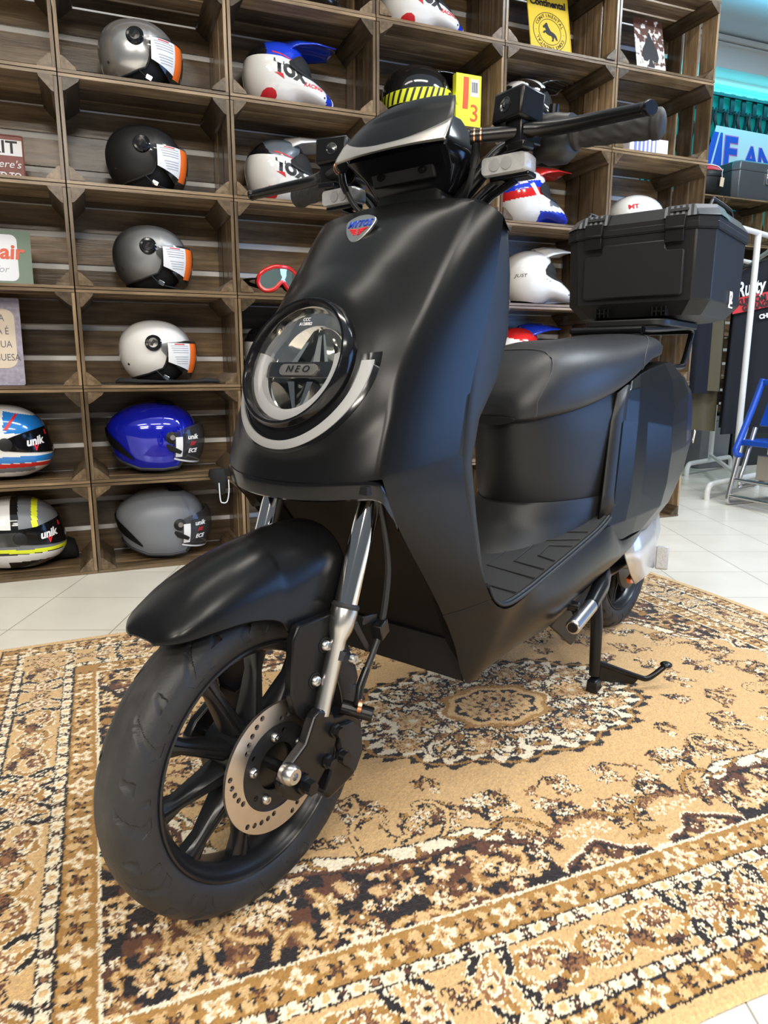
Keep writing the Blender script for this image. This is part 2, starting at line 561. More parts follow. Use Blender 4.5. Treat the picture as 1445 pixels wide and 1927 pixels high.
CRATE_VARIANTS = [crate_meshes(s) for s in (3, 11, 29, 47)]
rng = random.Random(5)
COLN = ['far left column', 'second column from the left', 'third column from the left', 'fourth column from the left',
        'fifth column from the left', 'right hand end column']


def make_crate(t, z, label, group, n=0.0, variant=0, rotz=ANG, loc=None):
    p = W(t, n, z) if loc is None else Vector(loc)
    r = thing('wooden_crate', label, 'crate', p, rotz, group)
    for nm, (me, _) in CRATE_VARIANTS[variant].items():
        o = bpy.data.objects.new(nm.split('.')[0], me)
        link(o, r)
    return r


CONTENT = {  # what singles each crate out
    (0, 5): 'holding the silver open-face helmet', (0, 4): 'holding the matt black open-face helmet', (0, 3): 'holding the grey shaded open-face helmet',
    (0, 2): 'holding the white open-face helmet with orange sticker', (0, 1): 'holding the glossy blue helmet', (0, 0): 'on the floor holding the flat grey helmet',
    (-1, 5): 'that is empty at the upper left picture edge', (-1, 4): 'holding the reddish EXIT sign', (-1, 3): 'holding the green and white sign at the left edge',
    (-1, 2): 'holding the purple grey framed sign at the left edge', (-1, 1): 'holding the white blue and red full-face helmet', (-1, 0): 'on the floor holding the neon yellow striped helmet',
    (1, 6): 'cut by the top picture edge, third column from the left', (1, 5): 'holding the blue and white motocross helmet', (1, 4): 'holding the black and white motocross helmet',
    (1, 3): 'holding the red goggles', (1, 2): 'under the crate with the red goggles, behind the headlight', (1, 1): 'right of the glossy blue helmet',
    (1, 0): 'on the floor right of the flat grey helmet, behind the scooter', (2, 6): 'holding the motocross helmet cut by the top picture edge',
    (2, 5): 'holding the black helmet with yellow stripes', (2, 4): 'below the yellow striped helmet, behind the visor',
    (2, 3): 'left of the crate with the white motocross helmet, behind the shield', (2, 2): 'left of the crate with the red and blue topped helmet',
    (2, 1): 'in second layer behind shield and seat', (2, 0): 'on the floor behind the scooter floorboard', (3, 6): 'holding the yellow tin sign with a horse',
    (3, 5): 'holding the black and white patterned helmet behind the brake reservoir', (3, 4): 'holding the red white and blue motocross helmet',
    (3, 3): 'holding the white motocross helmet', (3, 2): 'holding the red and blue topped helmet behind the seat', (3, 1): 'behind the seat base, under the red and blue topped helmet',
    (3, 0): 'on the floor behind the seat base', (4, 6): 'holding the rusty playing card sign', (4, 5): 'holding the flat white and blue box',
    (4, 4): 'holding the plain white helmet behind the top case', (4, 3): 'at the end of the stack directly behind the top case',
    (4, 2): 'at the end of the stack below the top case', (4, 1): 'at the end of the stack behind the scooter tail', (4, 0): 'on the floor at the right end of the stack',
}
for (i, j), what in CONTENT.items():
    v = rng.randrange(4)
    jit = rng.uniform(-0.0025, 0.0)
    make_crate((i + 0.5) * PW, FZ + j * CH + 0.0005, 'weathered wooden fruit crate ' + what, 'wooden crates stacked along the wall', n=jit, variant=v)

# ------------------------------------------------------------------ the scooter (local x forward, y left, z up; origin under the front axle)
AZ = math.radians(-128.2)
SCO = thing('electric_scooter', 'satin black electric scooter with round headlight parked on the patterned rug', 'scooter', (-0.178, 0.840, 0.0016), AZ)


def wheel(cx, tr=0.2028, disc=True):
    """tire, rim, hub about a lateral axle at (cx, 0, tr)"""
    c = Vector((cx, 0, tr)); ax = Vector((0, 1, 0))
    # tyre with cut grooves
    nu, nv = 720, 88
    prof = []
    ctrl = [(-0.030, 0.1530), (-0.0335, 0.158), (-0.0362, 0.168), (-0.0365, 0.178), (-0.0335, 0.188), (-0.026, 0.1965), (-0.014, 0.2015), (0, tr),
            (0.014, 0.2015), (0.026, 0.1965), (0.0335, 0.188), (0.0365, 0.178), (0.0362, 0.168), (0.0335, 0.158), (0.030, 0.1530)]
    cp = catmull([(a, b, 0) for a, b in ctrl], 12)
    L = [0]
    for i in range(1, len(cp)): L.append(L[-1] + (cp[i] - cp[i - 1]).length)
    tot = L[-1]
    for k in range(nv + 1):
        s = tot * k / nv
        i = min(len(L) - 2, max(0, int(np.searchsorted(L, s)) - 1))
        t = (s - L[i]) / max(1e-9, L[i + 1] - L[i])
        p = cp[i].lerp(cp[i + 1], t)
        prof.append((p.x, p.y, abs(s - tot / 2) / (tot / 2), 1 if s > tot / 2 else -1))
    NP = 13
    rings = []
    for i in range(nu):
        th = 2 * PI * i / nu
        ring = []
        for (a, r, e, sd) in prof:
            ph = (th / (2 * PI) * NP + (0.5 if sd < 0 else 0.0)) % 1.0        # position in one tread period
            g = 0.0
            # long S shaped groove from shoulder towards the crown
            if 0.20 < e < 0.80:
                q = (e - 0.20) / 0.60
                pc = 0.62 - 0.50 * (q ** 0.6) + 0.16 * max(0, q - 0.72) / 0.28
                wdt = 0.035 + 0.055 * min(1, q * 1.5)
                d = abs(ph - pc)
                g = max(g, (1 - sstep(wdt * 0.72, wdt, d)) * sstep(0.20, 0.27, e))
            # small triangle
            if 0.30 < e < 0.52:
                q = (e - 0.30) / 0.22
                pc = 0.86 - 0.10 * q
                g = max(g, 0.9 * (1 - sstep(0.02 + 0.06 * q, 0.035 + 0.07 * q, abs(ph - pc))) * sstep(0.30, 0.33, e) * (1 - sstep(0.49, 0.52, e)))
            # shoulder notch
            if 0.62 < e < 0.80:
                g = max(g, 0.9 * (1 - sstep(0.035, 0.055, abs(ph - 0.66 + 0.12 * e))) * sstep(0.62, 0.65, e) * (1 - sstep(0.77, 0.80, e)))
            line = 0.35 * (1 - sstep(0.004, 0.012, abs(e - 0.56))) + 0.45 * (1 - sstep(0.006, 0.014, abs(e - 0.14)))
            rr = r - 0.0060 * g - 0.0006 * line
            aa = a * (1 - 0.045 * g * sstep(0.5, 0.8, e))
            ring.append((c.x + rr * math.sin(th), aa, c.z - rr * math.cos(th)))
        rings.append(ring)
    rings.append(rings[0])
    b = MB(); b.loft(rings, False, False)
    b.build('tire', M['tyre'], SCO, smooth=50)
    # rim: lip, bead seat, barrel
    pr = [(0.0295, 0.1535), (0.0325, 0.1525), (0.0330, 0.1500), (0.0310, 0.1480), (0.0275, 0.1468), (0.0255, 0.1440), (0.0200, 0.1400), (0.0150, 0.1360), (0.0100, 0.1345)]
    pr = pr + [(-a, r) for a, r in pr[::-1]]
    back = [(-0.010, 0.1385), (0.010, 0.1385)]
    rim = MB(); rim.lathe(pr, c, ax, 96)
    for k in range(10):
        t = 2 * PI * k / 10 + 0.16
        d = Vector((math.sin(t), 0, -math.cos(t))); w = Vector((math.cos(t), 0, math.sin(t)))
        for (wd0, wd1, off, h0, h1) in ((0.0125, 0.0085, 0.010, 0.020, 0.010), (0.0040, 0.0030, 0.0165, 0.024, 0.0135)):
            secs = []
            for (r, ww, hh) in ((0.036, wd0, h0), (0.07, lerp(wd0, wd1, .6), lerp(h0, h1, .45)), (0.110, wd1, h1), (0.1362, wd1 * 1.8, h1)):
                secs.append([c + d * r + w * (sx * ww) + ax * (sy * hh) for sx, sy in ((-1, -0.8), (-0.6, -1), (0.6, -1), (1, -0.8), (1, 0.6), (0.55, 1), (-0.55, 1), (-1, 0.6))])
            rim.loft(secs)
    rim.build('wheel_rim', M['satin_rim'], SCO, smooth=40)
    hub = MB()
    hub.lathe([(-0.046, 0.0), (-0.046, 0.030), (-0.034, 0.046), (0.034, 0.050), (0.036, 0.047), (0.040, 0.036), (0.050, 0.034), (0.050, 0.0)], c, ax, 48)
    hub.build('wheel_hub', M['black_metal'], SCO, smooth=35)
    return c


M['satin_rim'] = mat('satin_black_rim', (0.009, 0.009, 0.010), 0.30, bump=0.03, bscale=500)
AXLE = wheel(0.0)
wheel(-1.300)

# ---- brake disc with drilled holes
DY = 0.0565
c = Vector((0, DY, 0.2028))


def cut(o, cutter):
    md = o.modifiers.new('cut', 'BOOLEAN'); md.operation = 'DIFFERENCE'; md.object = cutter; md.solver = 'EXACT'
    bpy.context.view_layer.update()
    me = bpy.data.meshes.new_from_object(o.evaluated_get(bpy.context.evaluated_depsgraph_get()))
    o.modifiers.clear(); old = o.data; o.data = me
    me.polygons.foreach_set('use_smooth', [False] * len(me.polygons)); me.update()
    bpy.data.objects.remove(cutter)


disc = MB(); disc.lathe([(-0.002, 0.056), (0.002, 0.056), (0.002, 0.0835), (-0.002, 0.0835)], c, (0, 1, 0), 128, True)
disc_o = disc.build('brake_disc', M['disc_steel'], SCO, smooth=35)
hl = MB()
for k in range(6):
    t0 = 2 * PI * k / 6 + 0.15
    for q in range(5):
        t = t0 + q * 0.150
        r = 0.0615 + 0.0038 * q
        p = c + Vector((math.sin(t) * r, 0, -math.cos(t) * r))
        hl.cyl(p - Vector((0, 0.01, 0)), p + Vector((0, 0.01, 0)), 0.0035, 14)
cut(disc_o, hl.build('cutter', M['disc_steel'], SCO))
car = MB(); car.lathe([(-0.0015, 0.030), (0.0015, 0.030), (0.0015, 0.0575), (-0.0015, 0.0575)], c + Vector((0, -0.001, 0)), (0, 1, 0), 96, True)
car_o = car.build('disc_carrier', M['plastic'], disc_o, smooth=35)
hl = MB()
for k in range(10):
    t = 2 * PI * k / 10 + 0.3
    p = c + Vector((math.sin(t), 0, -math.cos(t))) * 0.045
    hl.cyl(p - Vector((0, 0.01, 0)), p + Vector((0, 0.01, 0)), 0.0037 if k % 2 else 0.0001, 12)
cut(car_o, hl.build('cutter', M['plastic'], SCO))
for k in range(5):
    t = 2 * PI * k / 5 + 0.55
    p = c + Vector((math.sin(t), 0, -math.cos(t))) * 0.041
    MB().lathe([(0.0, 0.0065), (0.0035, 0.0062), (0.0055, 0.0045), (0.0055, 0.0022), (0.003, 0.0020), (0.003, 0.0)], p + Vector((0, 0.001, 0)), (0, 1, 0), 20).build('disc_bolt', M['alu'], disc_o, smooth=40)

# ---- fork legs
FD = Vector((-0.141 + 0.050, 0, 0.504 - 0.266)).normalized()
for s in (1, -1):
    y = 0.087 * s
    def fp(z): return Vector((-0.050 + (z - 0.266) * FD.x / FD.z, y, z))
    MB().cyl(fp(0.385), fp(0.585), 0.0158, 28).build('fork_stanchion', M['chrome'], SCO, smooth=60)
    lw = MB(); lw.tube([fp(0.392), fp(0.386), fp(0.372), fp(0.364), fp(0.352), fp(0.262)], [0.0165, 0.0178, 0.0172, 0.0160, 0.0112, 0.0108], 28)
    fo = lw.build('fork_slider', M['alu'], SCO, smooth=50)
    MB().tube([fp(0.3955), fp(0.392), fp(0.389)], [0.0162, 0.0185, 0.0178], 28).build('dust_seal', M['rubber'], fo)
    # lower end that carries the axle
    out = [(-0.040, 0.275), (-0.062, 0.262), (-0.070, 0.235), (-0.062, 0.205), (-0.030, 0.176), (0.006, 0.172), (0.026, 0.186), (0.030, 0.206), (0.016, 0.224), (-0.012, 0.240), (-0.028, 0.270)]
    MB().prism(out, (0, 0.016 * s, 0), origin=(0, y - 0.006 * s, 0)).build('fork_end', M['black_metal'], SCO, smooth=30, bevel=0.003)
    # black plate that holds the fender
    out = [(-0.022, 0.385), (-0.0120, 0.368), (-0.0065, 0.300), (-0.015, 0.272), (-0.040, 0.248), (-0.052, 0.250), (-0.100, 0.385)]
    pl = MB().prism(out, (0, 0.013 * s, 0), origin=(0, 0.066 * s, 0)).build('fender_bracket', M['satin_black'], SCO, smooth=30, bevel=0.0025)
    for (bx, bz) in ((-0.066, 0.347), (-0.047, 0.306)):
        MB().lathe([(-0.001, 0.0098), (0.0005, 0.0100), (0.001, 0.0085)], (bx, 0.0795 * s, bz), (0, s, 0), 24).build('bolt_recess', M['deep_black'], pl)
        MB().lathe([(0.0, 0.0072), (0.002, 0.0076), (0.0055, 0.0062), (0.0068, 0.0045), (0.0068, 0.0028), (0.004, 0.0024), (0.004, 0)], (bx, 0.0795 * s, bz), (0, s, 0), 24).build('bolt', M['alu'], pl, smooth=40)
ab = MB(); ab.lathe([(0.0, 0.012), (0.006, 0.013), (0.014, 0.0125), (0.018, 0.0095), (0.018, 0.0045), (0.012, 0.004), (0.012, 0)], (0.022, 0.094, 0.219), (0, 1, 0), 28)
ab.build('axle_cap', M['alu'], SCO, smooth=40)
MB().lathe([(0.0, 0.013), (0.004, 0.013), (0.0045, 0.0095), (0.018, 0.0090), (0.018, 0)], (-0.004, 0.098, 0.192), (0, 1, 0), 6).build('axle_nut', M['black_metal'], SCO, smooth=25)
MB().cyl((0, -0.110, 0.2028), (0, 0.096, 0.2028), 0.0075, 16).build('axle', M['black_metal'], SCO)
# ---- brake caliper and hose
cl = MB()
cl.prism([(-0.060, 0.250), (-0.100, 0.246), (-0.128, 0.222), (-0.130, 0.180), (-0.112, 0.148), (-0.080, 0.140), (-0.060, 0.136), (-0.052, 0.150), (-0.064, 0.170), (-0.076, 0.200)], (0, 0.034, 0), origin=(0, 0.054, 0))
cal = cl.build('brake_caliper', M['black_metal'], SCO, smooth=30, bevel=0.004)
MB().prism([(-0.078, 0.236), (-0.104, 0.232), (-0.120, 0.214), (-0.121, 0.180), (-0.106, 0.158), (-0.086, 0.176), (-0.076, 0.206)], (0, 0.008, 0), origin=(0, 0.087, 0)).build('caliper_cover', M['plastic'], cal, smooth=30, bevel=0.002)
for (bx, bz, r) in ((-0.062, 0.238, 0.0075), (-0.047, 0.202, 0.0075), (-0.072, 0.198, 0.0085)):
    MB().lathe([(0, r * 1.25), (0.003, r * 1.25), (0.0035, r), (0.012, r * 0.95), (0.012, 0)], (bx, 0.098, bz), (0, 1, 0), 6 if r < 0.008 else 20).build('caliper_bolt', M['black_metal'], cal, smooth=25)
MB().cyl((-0.090, 0.085, 0.256), (-0.112, 0.120, 0.246), 0.0095, 16).build('banjo_fitting', M['black_metal'], cal, bevel=0.001)
MB().cyl((-0.096, 0.108, 0.262), (-0.099, 0.112, 0.261), 0.0095, 16).build('copper_washer', mat('copper', (0.75, 0.35, 0.18), 0.25, 1.0, var=0.05), cal)
hp = catmull([(-0.130, 0.100, 0.60), (-0.149, 0.105, 0.512), (-0.162, 0.105, 0.453), (-0.162, 0.105, 0.410), (-0.149, 0.105, 0.354), (-0.131, 0.105, 0.322), (-0.108, 0.105, 0.290), (-0.098, 0.107, 0.264)], 6)
MB().tube(hp, 0.0042, 12).build('brake_hose', M['cable'], SCO, smooth=60)
MB().tube([(-0.118, 0.105, 0.305), (-0.104, 0.105, 0.284), (-0.097, 0.107, 0.262)], [0.0052, 0.0058, 0.0064], 12).build('hose_end', M['black_metal'], SCO, smooth=60)
hb = MB(); hb.box((-0.146, 0.105, 0.351), (0.022, 0.016, 0.022), rot=(0, 0.3, 0.2)); hb.box((-0.113, 0.100, 0.349), (0.010, 0.004, 0.052), rot=(0, 0.55, 0)); hb.box((-0.130, 0.100, 0.368), (0.030, 0.004, 0.012), rot=(0, -0.1, 0))
hb.build('hose_clamp', M['black_metal'], SCO, smooth=30, bevel=0.0015)
MB().lathe([(-0.002, 0.0125), (0.010, 0.0125)], (-0.0775, 0.087, 0.329), (FD.x, 0, FD.z), 24).build('clamp_band', M['rubber'], SCO)
MB().lathe([(0, 0.0068), (0.003, 0.0072), (0.0065, 0.0055), (0.0065, 0.0026), (0.004, 0.0022), (0.004, 0)], (-0.092, 0.102, 0.326), (0, 1, 0), 24).build('bolt', M['alu'], SCO, smooth=40)

# ---- front fender
st = [(0.139, 0.400, 0.020, 0.398), (0.134, 0.412, 0.036, 0.400), (0.118, 0.427, 0.050, 0.402), (0.085, 0.449, 0.058, 0.404), (0.045, 0.466, 0.0610, 0.4035), (0.010, 0.476, 0.0625, 0.397), (-0.010, 0.480, 0.0635, 0.387),
      (-0.020, 0.482, 0.0645, 0.373), (-0.040, 0.485, 0.0655, 0.3725), (-0.070, 0.489, 0.067, 0.377), (-0.100, 0.490, 0.0685, 0.382), (-0.118, 0.489, 0.069, 0.386)]
fs = catmull([(a, b, w) for a, b, w, e in st], 6)
fe = catmull([(a, e, 0) for a, b, w, e in st], 6)
P = []
for q, e in zip(fs, fe):
    x, zc, hw, ze = q.x, q.y, q.z, e.y
    H = zc - ze
    row = []
    kz = lerp(0.62, 0.40, sstep(0.09, -0.10, x))
    half = [(0.0, 0.0), (0.20, 0.02 * kz), (0.40, 0.09 * kz), (0.58, 0.22 * kz), (0.74, 0.42 * kz), (0.86, 0.66 * kz), (0.93, 0.86 * kz), (0.965, kz), (0.978, kz + 0.10), (0.99, kz + (1 - kz) * 0.5), (1.0, 0.97), (0.985, 1.0)]
    left = [(x - 0.0, hw * a, zc - H * b) for a, b in half]
    row = [(p[0], -p[1], p[2]) for p in left[:0:-1]] + left
    P.append(row)
MB().grid(P).build('fender', M['satin_black'], SCO, smooth=24, solid=0.003, seg=2)

# ---- front shield
ZS = [0.545, 0.571, 0.617, 0.661, 0.707, 0.755, 0.806, 0.846, 0.889, 0.915]
XC = [-0.064, -0.072, -0.088, -0.105, -0.123, -0.146, -0.178, -0.212, -0.256, -0.300]
XK = [-0.104, -0.108, -0.122, -0.141, -0.166, -0.196, -0.234, -0.264, -0.296, -0.318]
XB = [-0.246, -0.244, -0.252, -0.262, -0.279, -0.300, -0.316, -0.326, -0.335, -0.338]
YK, YB = 0.1375, 0.165
LC = Vector((-0.113, 0, 0.692)); LN = Vector((0.917, 0, 0.400)).normalized(); LU = Vector((-0.400, 0, 0.917)).normalized(); LY = Vector((0, 1, 0))


def spl(z, ys):
    pts = catmull([(a, b, 0) for a, b in zip(ZS, ys)], 6)
    return interp(z, [p.x for p in pts], [p.y for p in pts])


def bump(y, z):
    b = (z - LC.z) / LU.z
    r = math.hypot(y, b)
    return 0.013 * (1 - sstep(0.098, 0.150, r)) * sstep(0.545, 0.60, z)


def shield_x(y, z, wb=True):
    xc, xk = spl(z, XC), spl(z, XK)
    a = min(1.0, abs(y) / YK)
    x = xc - (xc - xk) * a ** 2.7
    return x + (bump(y, z) if wb else 0)


ya = [0, .08, .16, .24, .32, .40, .48, .56, .64, .72, .79, .85, .90, .945, .975]
P = []
nz = 64
for i in range(nz + 1):
    t = i / nz
    half = []
    zt0 = 0.917
    for a in ya:
        y = a * YK
        z = lerp(0.549 + 0.009 * a * a, zt0 - 0.010 * a * a, t)
        half.append((shield_x(y, z), y, z))
    zb, ztp = 0.558, 0.907
    z = lerp(zb, ztp, t); xk = spl(z, XK); xb = spl(lerp(0.577, 0.888, t), XB)
    half.append((xk - 0.0035, YK + 0.0005, z))
    for k in (0.06, 0.13, 0.22, 0.35, 0.5, 0.65, 0.8, 0.92, 1.0):
        zz = lerp(lerp(0.558, 0.577, k), lerp(0.907, 0.886, k), t)
        half.append((lerp(xk, xb, k) - 0.004 * (1 - k), lerp(YK, YB, k) + 0.0035 * math.sin(PI * k) + 0.0015 * (1 - k) * min(1, k * 10), zz))
    P.append([(p[0], -p[1], p[2]) for p in half[:0:-1]] + half)
    NH = len(half)
sh = MB().grid(P)
# opening for the lamp
keep = []
for f_ in sh.f:
    ce = sum((Vector(sh.v[i]) for i in f_), Vector()) / 4 - LC
    keep.append(ce.x < -0.12 or math.hypot(ce.dot(LY), ce.dot(LU)) > 0.0845)
sh.f = [f_ for f_, k in zip(sh.f, keep) if k]; sh.m = [0] * len(sh.f)
# flange turned in at the rear edge and over the top
for side in (0, -1):
    s = -1 if side == 0 else 1
    sh.grid([[r[side], (r[side][0] - 0.006, r[side][1] - 0.004 * s, r[side][2]), (r[side][0] - 0.008, r[side][1] - 0.020 * s, r[side][2])] for r in P])
top = P[-1]
sh.grid([top, [(p[0] - 0.003, p[1] * 0.993, p[2] + 0.0008) for p in top], [(p[0] - 0.012, p[1] * 0.975, p[2] - 0.003) for p in top], [(p[0] - 0.05, p[1] * 0.90, p[2] - 0.012) for p in top], [(min(-0.40, p[0] - 0.06), p[1] * 0.85, 0.885) for p in top]])
# flanks of the shield run on downwards to the seam above the floor
KL = (0, 0.06, 0.13, 0.22, 0.35, 0.5, 0.65, 0.8, 0.92, 1.0)
stn = [((-0.246, 0.1650, 0.577), (spl(0.558, XK), YK, 0.558)), ((-0.249, 0.1655, 0.540), (-0.122, 0.1375, 0.525)), ((-0.262, 0.165, 0.502), (-0.142, 0.1355, 0.495)), ((-0.281, 0.165, 0.452), (-0.176, 0.1335, 0.450)),
       ((-0.302, 0.165, 0.403), (-0.212, 0.132, 0.405)), ((-0.332, 0.1655, 0.356), (-0.256, 0.1305, 0.345)), ((-0.362, 0.166, 0.333), (-0.290, 0.129, 0.290)), ((-0.392, 0.167, 0.327), (-0.325, 0.130, 0.216)),
       ((-0.430, 0.167, 0.331), (-0.378, 0.141, 0.228)), ((-0.500, 0.167, 0.343), (-0.450, 0.150, 0.241)), ((-0.600, 0.167, 0.358), (-0.560, 0.154, 0.243)), ((-0.700, 0.166, 0.374), (-0.660, 0.155, 0.262)),
       ((-0.790, 0.1645, 0.384), (-0.760, 0.155, 0.280)), ((-0.840, 0.160, 0.366), (-0.830, 0.152, 0.286)), ((-0.885, 0.157, 0.336), (-0.890, 0.148, 0.290)), ((-0.990, 0.151, 0.330), (-0.990, 0.142, 0.298)), ((-1.09, 0.140, 0.330), (-1.08, 0.134, 0.305))]


def flank(s):
    P = []
    ups = catmull([a for a, b in stn], 5); los = catmull([b for a, b in stn], 5)
    for i, (u, l) in enumerate(zip(ups, los)):
        fr = i / (len(ups) - 1)
        row = []
        bl = lerp(0.003, 0.014, sstep(0.45, 0.65, fr)) * (1 - sstep(0.8, 1.0, fr))
        w0 = 1 - sstep(0.0, 0.10, fr)
        for k in KL:
            p = l.lerp(u, k)
            ys = 0.0035 * math.sin(PI * k) + 0.0015 * (1 - k) * min(1, k * 10) if k > 0 else 0.0005
            xs_ = -0.004 * (1 - k) if k > 0 else -0.0035
            yn = bl * math.sin(PI * k ** 0.8) + 0.001
            row.append(((p.x + xs_ * w0), (p.y + lerp(yn, ys, w0)) * s, p.z))
        if i == 0: row = [(q[0], q[1] , q[2]) for q in row]
        P.append(row)
    return P


SEAM = 26            # row where the shield ends and the lower body begins
for s in (1, -1):
    FP = flank(s)
    edge0 = P[0][-len(KL):] if s > 0 else P[0][:len(KL)][::-1]
    FP[0] = list(edge0)
    sh.grid(FP[:SEAM])
    sh.grid([[r[0], (r[0][0] - 0.012, r[0][1] - 0.010 * s, r[0][2] + 0.003), (r[0][0] - 0.02, r[0][1] - 0.030 * s, r[0][2] + 0.012)] for r in FP[:SEAM]])
    sh.grid([[r[-1], (r[-1][0], r[-1][1] - 0.012 * s, r[-1][2] + 0.002)] for r in FP[:SEAM]])
sh.weld = 0.0004
SHIELD = sh.build('front_shield', M['satin_black'], SCO, smooth=42)

# gloss black lip below the shield
lp = [(-0.064, 0.0, 0.549), (-0.0655, 0.04, 0.550), (-0.074, 0.08, 0.5525), (-0.089, 0.115, 0.556), (-0.100, 0.131, 0.556), (-0.112, 0.1375, 0.548), (-0.128, 0.1375, 0.522), (-0.143, 0.136, 0.496)]
lh = catmull(lp, 6)
full = [Vector((p.x, -p.y, p.z)) for p in lh[:0:-1]] + lh
lip = MB(); rows = []
for p in full:
    k = abs(p.y) / 0.1375
    nx = Vector((1, 0.5 * k ** 4 * (1 if p.y > 0 else -1), 0)).normalized()
    e = sstep(0.55, 0.50, p.z) * 0.6
    rows.append([p - nx * 0.004, p + nx * 0.001 - Vector((0, 0, 0.001)), p + nx * 0.0015 - Vector((0, 0, 0.006)), p - nx * 0.001 - Vector((0, 0, 0.022 * (1 - e))), p - nx * 0.005 - Vector((0, 0, 0.0245 * (1 - e))), p - nx * 0.022 - Vector((0, 0, 0.020 * (1 - e))), p - nx * 0.040 - Vector((0, 0, 0.004))])
lip.grid(rows); lip.build('shield_lip', M['gloss_black'], SCO, smooth=40)

# lower body panels under the floor edge
for s in (1, -1):
    FP = flank(s)[SEAM - 1:]
    FP[0] = [(q[0] - 0.0008, q[1] - 0.0012 * s, q[2] - 0.0012) for q in FP[0]]
    mb = MB(); mb.grid(FP)
    mb.grid([[r[0], (r[0][0] - 0.012, r[0][1] - 0.010 * s, r[0][2] + 0.003), (r[0][0] - 0.02, r[0][1] - 0.035 * s, r[0][2] + 0.012)] for r in FP])
    mb.grid([[r[-1], (r[-1][0], r[-1][1] - 0.012 * s, r[-1][2] + 0.004)] for r in FP])
    mb.weld = 0.0003
    mb.build('side_panel', M['satin_black'], SCO, smooth=48)

# dark apron between the side panels, inside of the wheel arch
P = []
for i in range(15):
    t = i / 14
    z = lerp(0.535, 0.214, t)
    xe = interp(z, [0.214, 0.290, 0.352, 0.405, 0.450, 0.495, 0.535], [-0.330, -0.300, -0.262, -0.222, -0.187, -0.152, -0.130])
    w = interp(z, [0.214, 0.30, 0.45, 0.55], [0.124, 0.126, 0.131, 0.137])
    row = []
    for k in range(-10, 11):
        a = k / 10
        inset = 0.018 * sstep(1.0, 0.80, abs(a)) * sstep(0.0, 0.10, 1 - t)
        row.append((xe - inset - 0.02 * (1 - abs(a)) * (1 - t), w * a, z))
    P.append(row)
MB().grid(P).build('inner_apron', M['apron'], SCO, smooth=40)
bt = MB(); bt.box((-0.60, 0, 0.250), (0.56, 0.250, 0.06)); bt.box((-0.19, 0, 0.545), (0.20, 0.26, 0.010)); bt.build('under_tray', M['deep_black'], SCO, smooth=0)
# steering head cover inside the arch
MB().box((-0.150, 0, 0.560), (0.050, 0.205, 0.030), rot=(0, 0.35, 0)).build('fork_yoke', M['black_metal'], SCO, smooth=30, bevel=0.006)

# rider side of the shield
ins = []
for (z, xf, xb2, hw) in ((0.345, -0.345, -0.385, 0.140), (0.40, -0.315, -0.350, 0.146), (0.48, -0.290, -0.325, 0.148), (0.56, -0.262, -0.310, 0.150), (0.62, -0.262, -0.330, 0.152), (0.68, -0.275, -0.385, 0.150), (0.74, -0.290, -0.412, 0.148), (0.82, -0.300, -0.412, 0.148), (0.88, -0.310, -0.405, 0.146), (0.900, -0.322, -0.398, 0.140)):
    rr = rrect(xf - xb2, 2 * hw, min(0.03, (xf - xb2) * 0.45))
    ins.append([((xf + xb2) / 2 + a, b, z) for a, b in rr])
MB().loft(ins).build('inner_shield', M['plastic'], SCO, smooth=50)

# ---- headlight
HB = MB(); HB.lathe([(-0.030, 0.088), (0.004, 0.0898), (0.013, 0.0882), (0.0175, 0.0845), (0.0170, 0.0812), (0.012, 0.0790), (-0.015, 0.0782)], LC, LN, 96)
HEAD = HB.build('headlight', M['gloss_black'], SCO, smooth=50)
MB().lathe([(0.006, 0.0785), (-0.010, 0.0765), (-0.014, 0.062), (-0.016, 0.060), (-0.030, 0.048), (-0.042, 0.026), (-0.046, 0.0)], LC, LN, 72).build('reflector_bowl', M['reflector'], HEAD, smooth=60)


def lpt(r, a, h):
    """point on the lamp face: radius, angle from rider's left, height along the lamp axis"""
    return LC + LN * h + LY * (r * math.cos(a)) + LU * (r * math.sin(a))


def arcband(r0, r1, a0, a1, h0, h1, n=64):
    m = MB(); rings = []
    for k in range(n + 1):
        a = lerp(a0, a1, k / n)
        rings.append([lpt(r0, a, h0), lpt(r0 + 0.0015, a, h1), lpt((r0 + r1) / 2, a, h1 + 0.0015), lpt(r1 - 0.0015, a, h1), lpt(r1, a, h0)])
    return m.loft(rings, True, True)


R_ = math.radians
arcband(0.0595, 0.0765, R_(12), R_(-192), -0.006, 0.004).build('light_guide', M['guide'], HEAD, smooth=50)
br = MB(); br.prism([(-0.060, 0.0), (-0.058, -0.016), (0.058, -0.016), (0.060, 0.0), (0.058, 0.006), (-0.058, 0.006)], LN * 0.020, origin=LC + LN * -0.022, ux=LY, uy=LU)
br.build('lamp_crossbar', M['smoke_chrome'] if 'smoke_chrome' in M else M['dark_chrome'] if 'dark_chrome' in M else M['gloss_black'], HEAD, smooth=20, bevel=0.001)
bd = MB(); bd.prism([(p[0], p[1] - 0.006) for p in rrect(0.066, 0.0150, 0.0074, 6)], LN * 0.003, origin=LC + LN * -0.002, ux=LY, uy=LU)
BDG = bd.build('lamp_badge', M['silver_paint'], HEAD, smooth=30, label='silver capsule badge with letters')
text('badge_letters', 'N E O', 0.0125, M['black_print'], BDG, LC + LN * 0.0018 - LU * 0.006, LY, LU, 0.0004, shear=0.18, xscale=1.25)
fin = MB()
